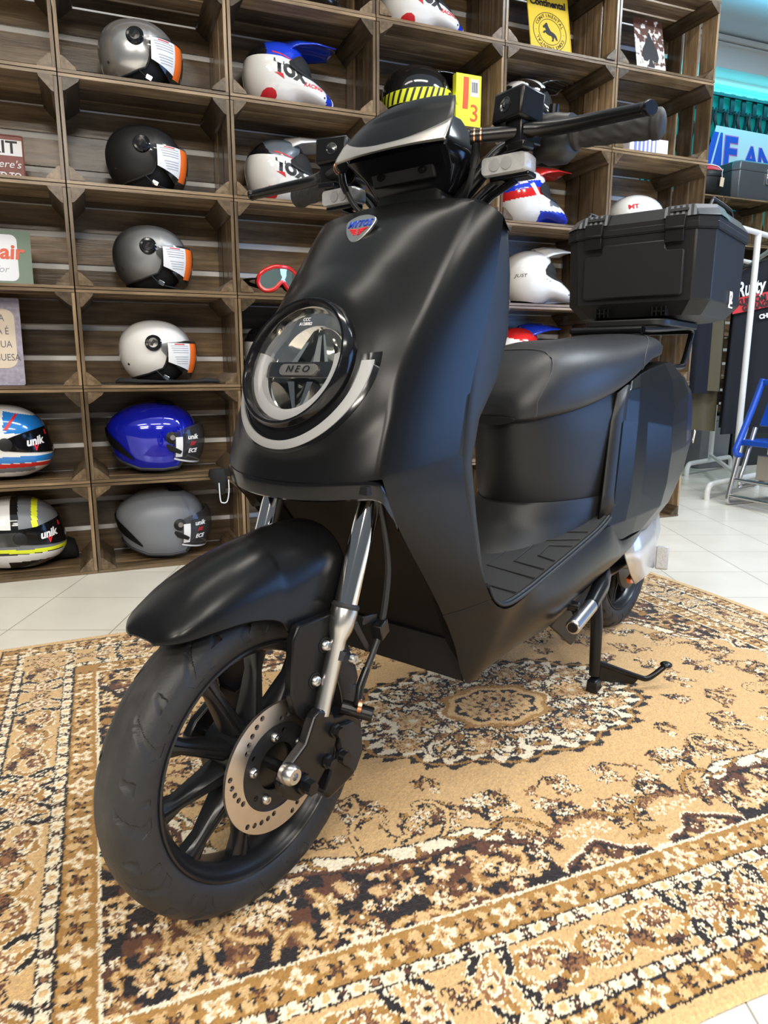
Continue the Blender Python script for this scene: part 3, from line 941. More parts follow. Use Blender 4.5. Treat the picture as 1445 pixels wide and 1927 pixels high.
for (y0, t0, s0) in ((-0.022, 0.010, 1), (0.018, 0.012, 1), (0.036, 0.006, 1), (-0.018, 0.012, -1), (0.016, 0.010, -1)):
    pr = []
    for k in range(9):
        q = k / 8
        vv = s0 * lerp(0.007 if s0 > 0 else 0.018, 0.056, q)
        yy = y0 * (1 - 0.75 * q)
        pr.append([LC + LY * (yy - t0 * (1 - q * .6) / 2) + LU * vv + LN * -0.030, LC + LY * (yy - t0 * (1 - q * .6) / 2) + LU * vv + LN * lerp(-0.010, -0.016, q),
                   LC + LY * (yy + t0 * (1 - q * .6) / 2) + LU * vv + LN * lerp(-0.010, -0.016, q), LC + LY * (yy + t0 * (1 - q * .6) / 2) + LU * vv + LN * -0.030])
    fin.loft(pr)
fin.build('reflector_fins', M['reflector'], HEAD, smooth=30)
text('lens_marking', 'CCC\nA128082', 0.006, M['white'], HEAD, LC + LN * 0.0235 + LU * 0.048 + LY * 0.016, LY, LU, 0.0001)
ln = MB()
pr = [(0.0235 - 0.017 * (r / 0.0785) ** 2, r) for r in (0.0, 0.015, 0.03, 0.045, 0.058, 0.068, 0.075, 0.0785)]
ln.lathe(pr + [(h - 0.0022, r) for h, r in pr[::-1]], LC, LN, 72)
ln.build('lens', M['lens'], HEAD, smooth=70)

# running light strip in its groove around the lamp
def strip(r0, r1, a0, a1, off, th):
    m = MB(); rings = []
    n = 72
    for k in range(n + 1):
        a = lerp(a0, a1, k / n)
        pts = []
        for rr, hh in ((r0, -0.004), (r0, th), ((r0 + r1) / 2, th + 0.0008), (r1, th), (r1, -0.004)):
            y = rr * math.cos(a); z = LC.z + rr * math.sin(a) * LU.z - 0.002
            pts.append((shield_x(y, z) + off + hh, y, z))
        rings.append(pts)
    return m.loft(rings, True, True)


GR = strip(0.0950, 0.1160, R_(10), R_(-190), 0.0, 0.0012).build('running_light_groove', M['gloss_black'], SCO, smooth=50)
strip(0.0985, 0.1105, R_(5), R_(-185), 0.0006, 0.0028).build('running_light', M['frost'], SCO, smooth=50)

# ---- shield badge
bx = lambda y, z: shield_x(y, z, False)
bc = Vector((bx(0, 0.872) + 0.001, 0, 0.872)); bu = Vector((bx(0, 0.890) - bx(0, 0.855), 0, 0.035)).normalized(); bn = LY.cross(bu).normalized()
ol = [(-0.025, 0.008), (-0.022, 0.014), (-0.010, 0.0185), (0.0, 0.0195), (0.010, 0.0185), (0.022, 0.014), (0.025, 0.008), (0.020, -0.004), (0.010, -0.014), (0.0, -0.0185), (-0.010, -0.014), (-0.020, -0.004)]
bu = (bu + Vector((0.0, 0, 0.55))).normalized(); bn = LY.cross(bu).normalized(); bc = bc + bn * 0.002
olc = [(p.x * 1.02, p.y * 1.18) for p in catmull([(a, b, 0) for a, b in ol], 4, True)]
BG = MB().prism(olc, bn * 0.0045, origin=bc - bn * 0.0015, ux=LY, uy=bu).build('shield_badge', M['alu'], SCO, smooth=30, bevel=0.001, label='silver shield shaped badge with blue letters')
text('badge_letters', 'MYTOS', 0.0150, M['blue'], BG, bc + bn * 0.0034 + bu * 0.0072, LY, bu, 0.0006, shear=0.25, bold=0.0001, xscale=0.85)
wg = MB()
for k in range(3):
    for s in (-1, 1):
        wg.prism([(s * 0.002, -0.0015 - k * 0.0035), (s * (0.016 - k * 0.004), 0.0000 - k * 0.0035), (s * (0.014 - k * 0.004), -0.0022 - k * 0.0035), (s * 0.002, -0.0040 - k * 0.0035)], bn * 0.0012, origin=bc + bn * 0.0030, ux=LY, uy=bu)
wg.build('badge_wings', M['red'], BG, smooth=0)

# ---- meter pod with its visor
vz = [(0.986, -0.294, 0.0965), (0.996, -0.301, 0.0960), (1.012, -0.312, 0.0930), (1.030, -0.326, 0.0870), (1.046, -0.341, 0.0790), (1.0555, -0.352, 0.0725), (1.0580, -0.3555, 0.0690)]
vs = catmull([(a, b, c_) for a, b, c_ in vz], 5)
P = []
for q in vs:
    row = []
    for k in range(-14, 15):
        a = k / 14
        row.append((q.y + 0.010 * (1 - abs(a) ** 2.4) - 0.004, q.z * a, q.x + (0.004 * (1 - a * a) if q.x > 1.04 else 0)))
    P.append(row)
POD = MB().grid(P).build('instrument_visor', M['visor_black'] if 'visor_black' in M else M['gloss_black'], SCO, smooth=60, solid=0.004, bevel=0)
P = []
for k in range(-28, 29):
    a = k / 28
    hi = 0.0065 + 0.023 * abs(a) ** 2.2 + 0.002 * (1 - abs(a))
    row = []
    for t in (-0.1, 0, 0.15, 0.3, 0.5, 0.75, 1.0):
        z = 0.986 + max(-0.002, hi * t)
        xx = interp(z, [v[0] for v in vz], [v[1] for v in vz]); ww = interp(z, [v[0] for v in vz], [v[2] for v in vz])
        row.append((xx + 0.010 * (1 - abs(a) ** 2.4) - 0.004 + 0.0035 * (0.3 if t < 0 else 1 if t < 1 else 0.6), ww * a * 1.005, z))
    P.append(row)
MB().grid(P).build('visor_trim', M['silver_paint'], POD, smooth=50, solid=0.002)
secs = []
for (z, xf, xb2, hw) in ((0.935, -0.345, -0.405, 0.062), (0.945, -0.341, -0.408, 0.069), (0.963, -0.333, -0.410, 0.0785), (0.983, -0.303, -0.408, 0.0875), (0.996, -0.309, -0.402, 0.0865), (1.012, -0.322, -0.392, 0.082), (1.030, -0.338, -0.378, 0.074)):
    secs.append([((xf + xb2) / 2 + a, b, z) for a, b in rrect(xf - xb2, 2 * hw, 0.012)])
MB().loft(secs).build('meter_housing', M['gloss_black'], SCO, smooth=35)
pl = MB(); pl.box((-0.3335, 0, 0.9635), (0.010, 0.112, 0.026), rot=(0, 0.35, 0))
MP = pl.build('meter_plate', M['dark_plastic'], SCO, smooth=30, bevel=0.003)
for s in (-1, 1):
    MB().lathe([(0, 0.0068), (0.002, 0.0070), (0.002, 0.0048), (0.004, 0.0044), (0.004, 0.0024), (0.002, 0.002), (0.002, 0)], (-0.3285, 0.037 * s, 0.9635), (1, 0, 0.35), 18).build('screw', M['black_metal'], MP, smooth=40)
secs = []
for (z, xf, xb2, hw) in ((0.895, -0.322, -0.430, 0.072), (0.912, -0.330, -0.428, 0.066), (0.930, -0.340, -0.424, 0.059), (0.950, -0.346, -0.420, 0.056)):
    secs.append([((xf + xb2) / 2 + a, b, z) for a, b in rrect(xf - xb2, 2 * hw, 0.010)])
MB().loft(secs).build('steering_neck_cover', M['dark_plastic'], SCO, smooth=35)

# ---- handlebar and controls, both sides
bar = catmull([(-0.385, 0.030, 0.905), (-0.384, 0.060, 0.925), (-0.392, 0.088, 0.955), (-0.410, 0.112, 0.988), (-0.424, 0.140, 1.000), (-0.430, 0.190, 1.001), (-0.440, 0.250, 0.999), (-0.4485, 0.322, 0.996)], 6)
for s in (1, -1):
    f = lambda p: Vector((p[0], p[1] * s, p[2]))
    MB().tube([f(p) for p in bar], 0.0112, 16).build('handlebar', M['black_metal'], SCO, smooth=60)
    # grip with wavy ribs
    g = MB(); rings = []
    a0, a1 = Vector((-0.4335, 0.214, 1.0003)), Vector((-0.449, 0.332, 0.996))
    ax = (a1 - a0).normalized(); u = ax.cross(Vector((0, 0, 1))).normalized(); w = ax.cross(u)
    for i in range(61):
        t = i / 60
        r = 0.0175
        if t < 0.05: r = 0.021
        elif t < 0.08: r = lerp(0.021, 0.0175, (t - .05) / .03)
        if t > 0.86: r = 0.0192
        if t > 0.93: r = 0.0192 * math.sqrt(max(0.02, 1 - ((t - 0.93) / 0.07) ** 2))
        ring = []
        for k in range(48):
            th = 2 * PI * k / 48
            rb = 0.0
            if 0.10 < t < 0.84:
                rb = 0.0009 * math.cos(8 * th + 1.3 * math.sin(t * 30)) * sstep(0.10, 0.14, t) * sstep(0.84, 0.80, t)
            ring.append(f(a0.lerp(a1, t) + (u * math.cos(th) + w * math.sin(th)) * (r + rb)))
        rings.append(ring)
    g.loft(rings); g.build('handlebar_grip', M['grip_rubber'], SCO, smooth=50)
    # switch housing
    sw = MB()
    secs = []
    for (y, h, dz, dx) in ((0.168, 0.024, -0.002, 0.026), (0.176, 0.030, -0.004, 0.030), (0.200, 0.030, -0.005, 0.030), (0.210, 0.026, -0.003, 0.027), (0.216, 0.0235, 0, 0.024)):
        cx = interp(y, [0.14, 0.19, 0.25], [-0.424, -0.430, -0.440])
        secs.append([f((cx + 0.004 + a * 1.0, y, 1.001 + dz + b)) for a, b in rrect(dx * 2, h * 2, 0.018)])
    sw.loft(secs); SWI = sw.build('switch_housing', M['plastic'], SCO, smooth=45)
    MB().cyl(f((-0.425, 0.186, 1.025)), f((-0.425, 0.187, 1.040)), 0.007, 16).build('switch_button', M['black_metal'], SWI)
    # master cylinder, reservoir, lever
    mc = MB()
    mc.cyl(f((-0.337, 0.126, 0.992)), f((-0.362, 0.172, 0.994)), 0.0095, 18)
    mc.box(f((-0.372, 0.170, 0.994)), (0.040, 0.030, 0.030), rot=(0, 0, -0.3 * s))
    mc.cyl(f((-0.395, 0.158, 1.000)), f((-0.430, 0.160, 1.001)), 0.016, 18)
    mc.box(f((-0.362, 0.172, 0.976)), (0.022, 0.030, 0.010), rot=(0, 0, -0.3 * s))
    MC = mc.build('master_cylinder', M['black_metal'], SCO, smooth=30, bevel=0.002)
    rs = MB()
    RZ = Euler((0, -0.12, -0.30 * s)).to_matrix()
    rs.box(f((-0.3700, 0.1625, 1.0250)), (0.044, 0.054, 0.040), rot=RZ)
    RES = rs.build('brake_reservoir', M['satin_black'], SCO, smooth=30, bevel=0.004)
    bp = f((-0.3700, 0.1625, 1.0250)); ex = RZ @ Vector((1, 0, 0))
    MB().lathe([(0, 0.0095), (0.0012, 0.0095), (0.0014, 0.0080), (0.0008, 0.0074), (0.0010, 0.0045), (0.0014, 0.004), (0.0014, 0)], bp + ex * 0.0216 + RZ @ Vector((0, -0.002 * s, 0)), ex, 28).build('reservoir_emblem', M['dark_chrome'], RES, smooth=40)
    lv = catmull([(-0.362, 0.176, 0.995), (-0.372, 0.200, 0.9945), (-0.376, 0.240, 0.994), (-0.370, 0.285, 0.992), (-0.356, 0.330, 0.987), (-0.349, 0.347, 0.985)], 6)
    n = len(lv)
    rad = [lerp(0.0130, 0.0098, min(1, i / (n * 0.75))) for i in range(n)]
    rad[-3:] = [0.0108, 0.0115, 0.0100]
    MB().tube([f(p) for p in lv], rad, 14, flat=0.8).build('brake_lever', M['black_metal'], SCO, smooth=60)
    MB().cyl(f((-0.366, 0.176, 0.978)), f((-0.366, 0.176, 1.006)), 0.005, 12).build('lever_pivot', M['black_metal'], SCO)
    # banjo with copper washers and the brake hose
    MB().cyl(f((-0.330, 0.113, 0.9915)), f((-0.338, 0.128, 0.992)), 0.0098, 18).build('banjo_fitting', M['black_metal'], MC, bevel=0.001)
    for q in (0.3, 0.8):
        p0 = Vector((-0.330, 0.113, 0.9915)).lerp(Vector((-0.338, 0.128, 0.992)), q)
        MB().cyl(f(p0), f(p0 + Vector((-0.0009, 0.0017, 0))), 0.0104, 18).build('copper_washer', bpy.data.materials['copper'], MC)
    hz = catmull([(-0.334, 0.121, 0.985), (-0.337, 0.117, 0.965), (-0.346, 0.103, 0.935), (-0.358, 0.080, 0.910), (-0.365, 0.065, 0.896)], 6)
    MB().tube([f(p) for p in hz], 0.0042, 12).build('brake_hose', M['cable'], SCO, smooth=60)
    MB().tube([f((-0.3345, 0.120, 0.984)), f((-0.336, 0.1185, 0.968)), f((-0.339, 0.114, 0.955))], [0.0055, 0.0062, 0.0050], 12).build('hose_end', M['black_metal'], SCO, smooth=50)
    for (dx, dy, r) in ((0.006, 0.006, 0.0045), (-0.010, 0.002, 0.006), (-0.004, 0.012, 0.004)):
        cp = catmull([(-0.420 + dx, 0.170 + dy, 0.978), (-0.415 + dx, 0.140 + dy, 0.968), (-0.400 + dx, 0.105 + dy, 0.945), (-0.385 + dx, 0.075 + dy, 0.915), (-0.380 + dx, 0.06 + dy, 0.895)], 5)
        MB().tube([f(p) for p in cp], r, 10).build('control_cable', M['cable'], SCO, smooth=60)
    # turn signal
    ts = MB(); cy, cx, cz = 0.149, -0.372, 0.958
    sec = []
    for (xx, k) in ((-0.016, 0.94), (-0.004, 1.0), (0.010, 1.0), (0.016, 0.93)):
        sec.append([f((cx + xx, cy + a * k, cz + b * k)) for a, b in rrect(0.070, 0.024, 0.006)])
    ts.loft(sec); TS = ts.build('turn_signal', M['turn_lens'], SCO, smooth=40, label='clear rectangular indicator')
    for q in (-0.012, 0.006):
        MB().lathe([(0, 0.0085), (0.0015, 0.0080), (0.002, 0.0)], f((cx + 0.0160, cy + q, cz)), (1, 0, 0), 16).build('signal_bulb_lens', M['frost'], TS, smooth=50)
    MB().box(f((cx - 0.006, cy + 0.004, cz - 0.0145)), (0.024, 0.060, 0.007)).build('signal_base', M['gloss_black'], TS, smooth=30, bevel=0.002)
    MB().tube([f(p) for p in ((cx - 0.008, cy + 0.006, cz - 0.017), (cx - 0.010, 0.118, 0.925), (cx - 0.012, 0.080, 0.900))], [0.009, 0.0075, 0.009], 10, flat=0.5).build('signal_arm', M['gloss_black'], SCO, smooth=50)

# ---- floorboard
P = []
fx = [-0.345, -0.372, -0.40, -0.46, -0.55, -0.65, -0.75, -0.82]
fz = [0.352, 0.334, 0.331, 0.336, 0.350, 0.366, 0.383, 0.400]
fl = MB()
for i in range(41):
    x = lerp(-0.330, -0.82, i / 40)
    z = interp(x, fx, fz)
    row = []
    for k in range(-16, 17):
        a = k / 16
        y = 0.158 * a
        g = 0.0
        for (xa, xb2, yi, yo) in ((-0.50, -0.74, 0.050, 0.135), (-0.56, -0.70, 0.080, 0.128)):
            pass
        row.append((x, y, z - 0.002 + 0.003 * (1 - abs(a)) ** 0.5))
    P.append(row)
fl.grid(P); FLB = fl.build('floorboard', M['floor_mat'] if 'floor_mat' in M else M['plastic'], SCO, smooth=50)
rb = MB()
def fzz(x): return interp(x, fx, fz) + 0.0006
for s in (1, -1):
    for ring in ([(-0.44, 0.150), (-0.45, 0.065), (-0.50, 0.055)], [(-0.505, 0.150), (-0.520, 0.050), (-0.66, 0.050), (-0.70, 0.060), (-0.735, 0.146)], [(-0.545, 0.148), (-0.555, 0.085), (-0.66, 0.080), (-0.695, 0.148)], [(-0.585, 0.148), (-0.595, 0.112), (-0.645, 0.108), (-0.660, 0.148)]):
        rb.tube([(x, y * s, fzz(x) + 0.0004) for x, y in ring], 0.0013, 6)
rb.build('floor_ribs', M['floor_mat'], FLB, smooth=50)
rail = MB()
for s in (1, -1):
    for off, r in ((0.0, 0.0035), (0.0085, 0.003)):
        pts = catmull([(-0.335, 0.155, 0.375), (-0.350, 0.158, 0.350), (-0.385, 0.160, 0.335), (-0.45, 0.161, 0.339), (-0.55, 0.161, 0.354), (-0.65, 0.161, 0.370), (-0.75, 0.160, 0.387), (-0.81, 0.156, 0.400)], 5)
        rail.tube([(p.x, (p.y + off * 0.6) * s, p.z - off * 0.25) for p in pts], r, 8)
rail.build('floor_edge', M['plastic'], FLB, smooth=60)

# ---- seat pillar and its foot
def plan(xf, hw, xr, n=28, p=2.05):
    """half-moon outline: round nose at xf, straight sides back to xr"""
    out = []
    for k in range(n + 1):
        a = -PI / 2 + PI * k / n
        cy = math.copysign(abs(math.sin(a)) ** (2 / p), math.sin(a)); cx = abs(math.cos(a)) ** (2 / p)
        out.append((lerp(xr, xf, cx), hw * cy))
    return out


secs = []
for (z, xf, hw) in ((0.432, -0.655, 0.136), (0.450, -0.645, 0.139), (0.50, -0.634, 0.140), (0.56, -0.626, 0.140), (0.60, -0.622, 0.139), (0.64, -0.64, 0.128)):
    secs.append([(a, b, z) for a, b in plan(xf, hw, -0.96)])
MB().loft(secs, True, True).build('seat_pillar', M['plastic'], SCO, smooth=50)
secs = []
for (z, xf, hw) in ((0.345, -0.545, 0.150), (0.365, -0.580, 0.148), (0.385, -0.615, 0.145), (0.405, -0.636, 0.143), (0.430, -0.646, 0.1415), (0.436, -0.652, 0.139)):
    secs.append([(a, b, z) for a, b in plan(xf, hw, -0.95)])
MB().loft(secs, True, True).build('pillar_foot', M['plastic'], SCO, smooth=50)
# uprights between pillar and rear panel
for s in (1, -1):
    mb = MB()
    mb.grid([[(x, y * s, z) for (x, y, z) in row] for row in (
        [(-0.800, 0.140, 0.395), (-0.860, 0.146, 0.400), (-0.880, 0.148, 0.405)], [(-0.818, 0.138, 0.440), (-0.868, 0.143, 0.440), (-0.885, 0.147, 0.44)],
        [(-0.835, 0.136, 0.52), (-0.882, 0.141, 0.52), (-0.895, 0.145, 0.52)], [(-0.850, 0.134, 0.585), (-0.895, 0.139, 0.60), (-0.905, 0.143, 0.60)], [(-0.880, 0.132, 0.640), (-0.920, 0.136, 0.655), (-0.930, 0.139, 0.655)])])
    mb.build('pillar_trim', M['plastic'], SCO, smooth=50, solid=0.004)
# latch slot below the seat nose
MB().prism([(0.045 * math.cos(t), 0.012 * math.sin(t) if math.sin(t) < 0 else 0.003 * math.sin(t)) for t in [2 * PI * k / 28 for k in range(28)]], (0.006, 0, 0), origin=(-0.6165, 0.0, 0.598), ux=(0, 1, 0), uy=(0, 0, 1)).build('seat_latch_slot', M['deep_black'], SCO, smooth=30)

# ---- seat
ss = [(-0.617, 0.598, 0.622, 0.030), (-0.624, 0.591, 0.642, 0.052), (-0.638, 0.589, 0.664, 0.070), (-0.662, 0.590, 0.694, 0.087), (-0.698, 0.593, 0.720, 0.105), (-0.745, 0.600, 0.735, 0.122), (-0.80, 0.611, 0.743, 0.134), (-0.86, 0.625, 0.747, 0.140),
      (-0.94, 0.648, 0.750, 0.141), (-1.02, 0.677, 0.756, 0.138), (-1.09, 0.698, 0.764, 0.133), (-1.15, 0.706, 0.769, 0.127), (-1.195, 0.710, 0.769, 0.117), (-1.218, 0.717, 0.764, 0.100), (-1.228, 0.728, 0.754, 0.080)]
sa = catmull([(a, b, c_) for a, b, c_, d in ss], 5); sb = catmull([(a, d, 0) for a, b, c_, d in ss], 5)
secs = []
for q, e in zip(sa, sb):
    x, zb, zt, hw = q.x, q.y, q.z, e.y
    ring = []
    for k in range(40):
        a = 2 * PI * k / 40
        ca, sa_ = math.cos(a), math.sin(a)
        pw = 2 / 3.2
        yy = hw * math.copysign(abs(ca) ** pw, ca)
        vv = math.copysign(abs(sa_) ** (2 / 2.8 if sa_ > 0 else 2 / 6), sa_)
        zz = (zb + zt) / 2 + (zt - zb) / 2 * vv
        top = max(0, vv)
        yy *= 1 - 0.16 * top
        ring.append((x, yy, zz))
    secs.append(ring)
SEAT = MB().loft(secs).build('seat', M['vinyl'], SCO, smooth=60)
def seat_section(x, half=False):
    i = min(range(len(secs)), key=lambda k: abs(secs[k][0][0] - x))
    return secs[i]
def seam_path(x0, lean):
    out = []
    for k in range(-2, 23):
        a = 2 * PI * k / 40
        xx = x0 - lean * (1 - max(0, math.sin(a))) ** 1.5
        j = min(range(len(secs)), key=lambda q: abs(secs[q][0][0] - xx))
        p = secs[j][k % 40]
        out.append(Vector((xx, p[1] * 1.004, p[2] + 0.0006)))
    return out
for x0, lean in ((-0.705, -0.062), (-1.170, -0.16)):
    seam = MB(); seam.tube(seam_path(x0, lean), 0.0010, 6)
    seam.build('seat_seam', M['seam'], SEAT, smooth=60)

# ---- rear body panels
for s in (1, -1):
    rows = [  # front edge, crease A, crease C, mid, tail, inner; bottom to top
        [(-0.882, 0.149, 0.333), (-0.915, 0.154, 0.336), (-0.955, 0.157, 0.339), (-1.02, 0.153, 0.334), (-1.09, 0.143, 0.322), (-1.18, 0.130, 0.320), (-1.28, 0.110, 0.335)],
        [(-0.830, 0.148, 0.372), (-0.905, 0.158, 0.375), (-0.965, 0.162, 0.377), (-1.080, 0.174, 0.382), (-1.20, 0.158, 0.374), (-1.30, 0.132, 0.372), (-1.38, 0.108, 0.385)],
        [(-0.862, 0.147, 0.413), (-0.925, 0.158, 0.420), (-0.985, 0.162, 0.425), (-1.095, 0.180, 0.430), (-1.25, 0.163, 0.430), (-1.38, 0.136, 0.430), (-1.46, 0.105, 0.435)],
        [(-0.878, 0.146, 0.500), (-0.938, 0.157, 0.500), (-0.995, 0.161, 0.500), (-1.105, 0.182, 0.500), (-1.28, 0.165, 0.500), (-1.44, 0.132, 0.500), (-1.535, 0.098, 0.500)],
        [(-0.893, 0.144, 0.580), (-0.950, 0.155, 0.578), (-0.998, 0.159, 0.575), (-1.105, 0.179, 0.560), (-1.28, 0.163, 0.570), (-1.44, 0.130, 0.575), (-1.540, 0.095, 0.580)],
        [(-0.923, 0.140, 0.625), (-0.968, 0.149, 0.620), (-1.010, 0.154, 0.612), (-1.150, 0.168, 0.602), (-1.30, 0.155, 0.630), (-1.43, 0.126, 0.630), (-1.515, 0.092, 0.630)],
        [(-0.945, 0.137, 0.645), (-0.985, 0.142, 0.648), (-1.040, 0.146, 0.650), (-1.180, 0.149, 0.662), (-1.29, 0.141, 0.668), (-1.39, 0.116, 0.668), (-1.45, 0.088, 0.665)],
        [(-0.975, 0.128, 0.664), (-1.020, 0.128, 0.676), (-1.080, 0.130, 0.688), (-1.180, 0.129, 0.700), (-1.26, 0.119, 0.703), (-1.33, 0.098, 0.700), (-1.38, 0.070, 0.695)],
        [(-0.985, 0.100, 0.664), (-1.030, 0.100, 0.678), (-1.090, 0.100, 0.692), (-1.180, 0.095, 0.703), (-1.25, 0.085, 0.706), (-1.31, 0.065, 0.704), (-1.35, 0.04, 0.700)]]
    P = [[(p[0], p[1] * s, p[2]) for p in r] for r in rows]
    rp = MB().grid(P)
    rp.grid([[(r[0][0], r[0][1], r[0][2]), (r[0][0] + 0.004, r[0][1] * 0.97, r[0][2]), (r[0][0] - 0.004, r[0][1] * 0.88, r[0][2])] for r in P])
    rp.weld = 0.0003
    o = rp.build('rear_panel', M['satin_black'], SCO, smooth=179, bevel=0)
    b = o.modifiers.new('bevel', 'BEVEL'); b.width = 0.0055; b.segments = 3; b.limit_method = 'ANGLE'; b.angle_limit = R_(5); b.harden_normals = True
    tp = text('tail_lettering', 'RS', 0.045, M['white'], o, (-1.375, 0.156 * s, 0.515), (-0.93 * s if s < 0 else -0.93, -0.30 if s > 0 else -0.3, 0), (0, 0.12 * s, 1), 0.001, shear=0.25)
tl = MB()
secs = []
for (z, hw, xr) in ((0.40, 0.085, -1.40), (0.45, 0.098, -1.47), (0.52, 0.095, -1.545), (0.60, 0.092, -1.545), (0.66, 0.085, -1.46), (0.695, 0.07, -1.38)):
    secs.append([(a, b, z) for a, b in [(-0.95, -hw), (xr + 0.02, -hw), (xr, -hw * 0.6), (xr - 0.006, 0), (xr, hw * 0.6), (xr + 0.02, hw), (-0.95, hw)]])
tl.loft(secs); tl.build('tail_core', M['dark_plastic'], SCO, smooth=30)
# silver cowl over the rear wheel with reflector and rear signals
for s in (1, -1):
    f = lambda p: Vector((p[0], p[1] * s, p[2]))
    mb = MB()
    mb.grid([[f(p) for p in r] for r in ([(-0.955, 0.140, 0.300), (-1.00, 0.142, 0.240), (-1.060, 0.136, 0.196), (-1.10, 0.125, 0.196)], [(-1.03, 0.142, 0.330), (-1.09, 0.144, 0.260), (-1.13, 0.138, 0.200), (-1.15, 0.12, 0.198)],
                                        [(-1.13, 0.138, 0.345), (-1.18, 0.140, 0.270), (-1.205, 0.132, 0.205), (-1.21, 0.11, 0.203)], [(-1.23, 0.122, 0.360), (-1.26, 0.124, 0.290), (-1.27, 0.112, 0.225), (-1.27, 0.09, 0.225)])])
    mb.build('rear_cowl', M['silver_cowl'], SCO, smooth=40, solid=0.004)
    MB().box(f((-1.225, 0.145, 0.225)), (0.026, 0.030, 0.058), rot=(0, -0.25, 0.25 * s)).build('rear_turn_signal', M['turn_lens'], SCO, smooth=30, bevel=0.004, label='clear rear indicator')
MB().prism([(0.0, 0.0), (-0.025, 0.006), (-0.05, 0.004), (-0.068, -0.004), (-0.060, -0.013), (-0.03, -0.018), (-0.008, -0.012)], (0, 0.01, 0), origin=(-1.065, 0.112, 0.203)).build('side_reflector', M['orange_refl'], SCO, smooth=30, bevel=0.002, label='orange reflector')
# swing arm, motor cover
for s in (1, -1):
    MB().tube([(-0.80, 0.085 * s, 0.225), (-0.95, 0.088 * s, 0.235), (-1.08, 0.090 * s, 0.240), (-1.18, 0.086 * s, 0.215), (-1.30, 0.075 * s, 0.203)], [0.018, 0.020, 0.020, 0.019, 0.018], 14).build('swing_arm', M['black_metal'], SCO, smooth=60)
for s in (1, -1):
    MB().tube([(-1.27, 0.078 * s, 0.21), (-1.20, 0.085 * s, 0.42)], 0.014, 14).build('shock_absorber', M['black_metal'], SCO, smooth=60)
MB().lathe([(0, 0.095), (0.006, 0.093), (0.010, 0.07), (0.014, 0.03), (0.014, 0)], (-1.30, 0.038, 0.2028), (0, 1, 0), 48).build('hub_motor_cover', M['black_metal'], SCO, smooth=40)

# ---- foot pegs, stand
for s in (1, -1):
    f = lambda p: Vector((p[0], p[1] * s, p[2]))
    pg = MB().cyl(f((-0.585, 0.188, 0.241)), f((-0.690, 0.178, 0.252)), 0.0135, 24).build('passenger_foot_peg', M['alu'], SCO, smooth=40, bevel=0.003)
    MB().cyl(f((-0.5835, 0.1882, 0.241)), f((-0.590, 0.1876, 0.2416)), 0.0090, 20).build('peg_socket', M['black_metal'], pg)
    MB().tube([f((-0.690, 0.178, 0.252)), f((-0.72, 0.172, 0.256)), f((-0.78, 0.160, 0.262)), f((-0.86, 0.135, 0.262)), f((-0.95, 0.10, 0.255))], [0.014, 0.0145, 0.017, 0.016, 0.014], 14).build('peg_arm', M['black_metal'], SCO, smooth=60)
    MB().prism([(-0.575, 0.238), (-0.612, 0.252), (-0.650, 0.262), (-0.700, 0.19), (-0.690, 0.176), (-0.672, 0.172)], f((0, 0.006, 0)) , origin=f((0, 0.146, 0))).build('peg_plate', M['dark_plastic'], SCO, smooth=30, bevel=0.0015)
    MB().cyl(f((-0.635, 0.150, 0.262)), f((-0.640, 0.176, 0.262)), 0.0095, 16).build('plate_bolt', M['black_metal'], SCO, bevel=0.001)
    # centre stand leg
    MB().tube([f((-0.90, 0.100, 0.235)), f((-0.884, 0.118, 0.150)), f((-0.876, 0.123, 0.030))], [0.0135, 0.013, 0.012], 14).build('stand_leg', M['black_metal'], SCO, smooth=60)
    MB().box(f((-0.868, 0.126, 0.013)), (0.034, 0.026, 0.027), rot=(0, 0.1, 0), taper=0.8).build('stand_foot', M['black_metal'], SCO, smooth=30, bevel=0.003)
MB().cyl((-0.886, -0.118, 0.160), (-0.886, 0.118, 0.160), 0.010, 14).build('stand_crossbar', M['black_metal'], SCO)
MB().tube(catmull([(-0.878, 0.123, 0.062), (-0.905, 0.155, 0.045), (-0.940, 0.198, 0.024), (-0.952, 0.212, 0.020), (-0.968, 0.224, 0.028), (-0.990, 0.240, 0.046)], 5), 0.0062, 12).build('stand_lever', M['black_metal'], SCO, smooth=60)
MB().sphere((-0.990, 0.240, 0.047), 0.011, squash=(1.2, 1.2, 0.6)).build('stand_lever_pad', M['black_metal'], SCO)
MB().grid([[(-0.879, 0.124, 0.058), (-0.878, 0.125, 0.018)], [(-0.940, 0.198, 0.020), (-0.932, 0.190, 0.008)]]).build('stand_gusset', M['black_metal'], SCO, smooth=0, solid=0.003)
sp = [(-0.905 + 0.0052 * math.cos(k * 0.9), 0.104 + 0.0052 * math.sin(k * 0.9), 0.225 - k * 0.00055) for k in range(110)]
MB().tube(sp, 0.0011, 5).build('stand_spring', M['alu'], SCO, smooth=60)

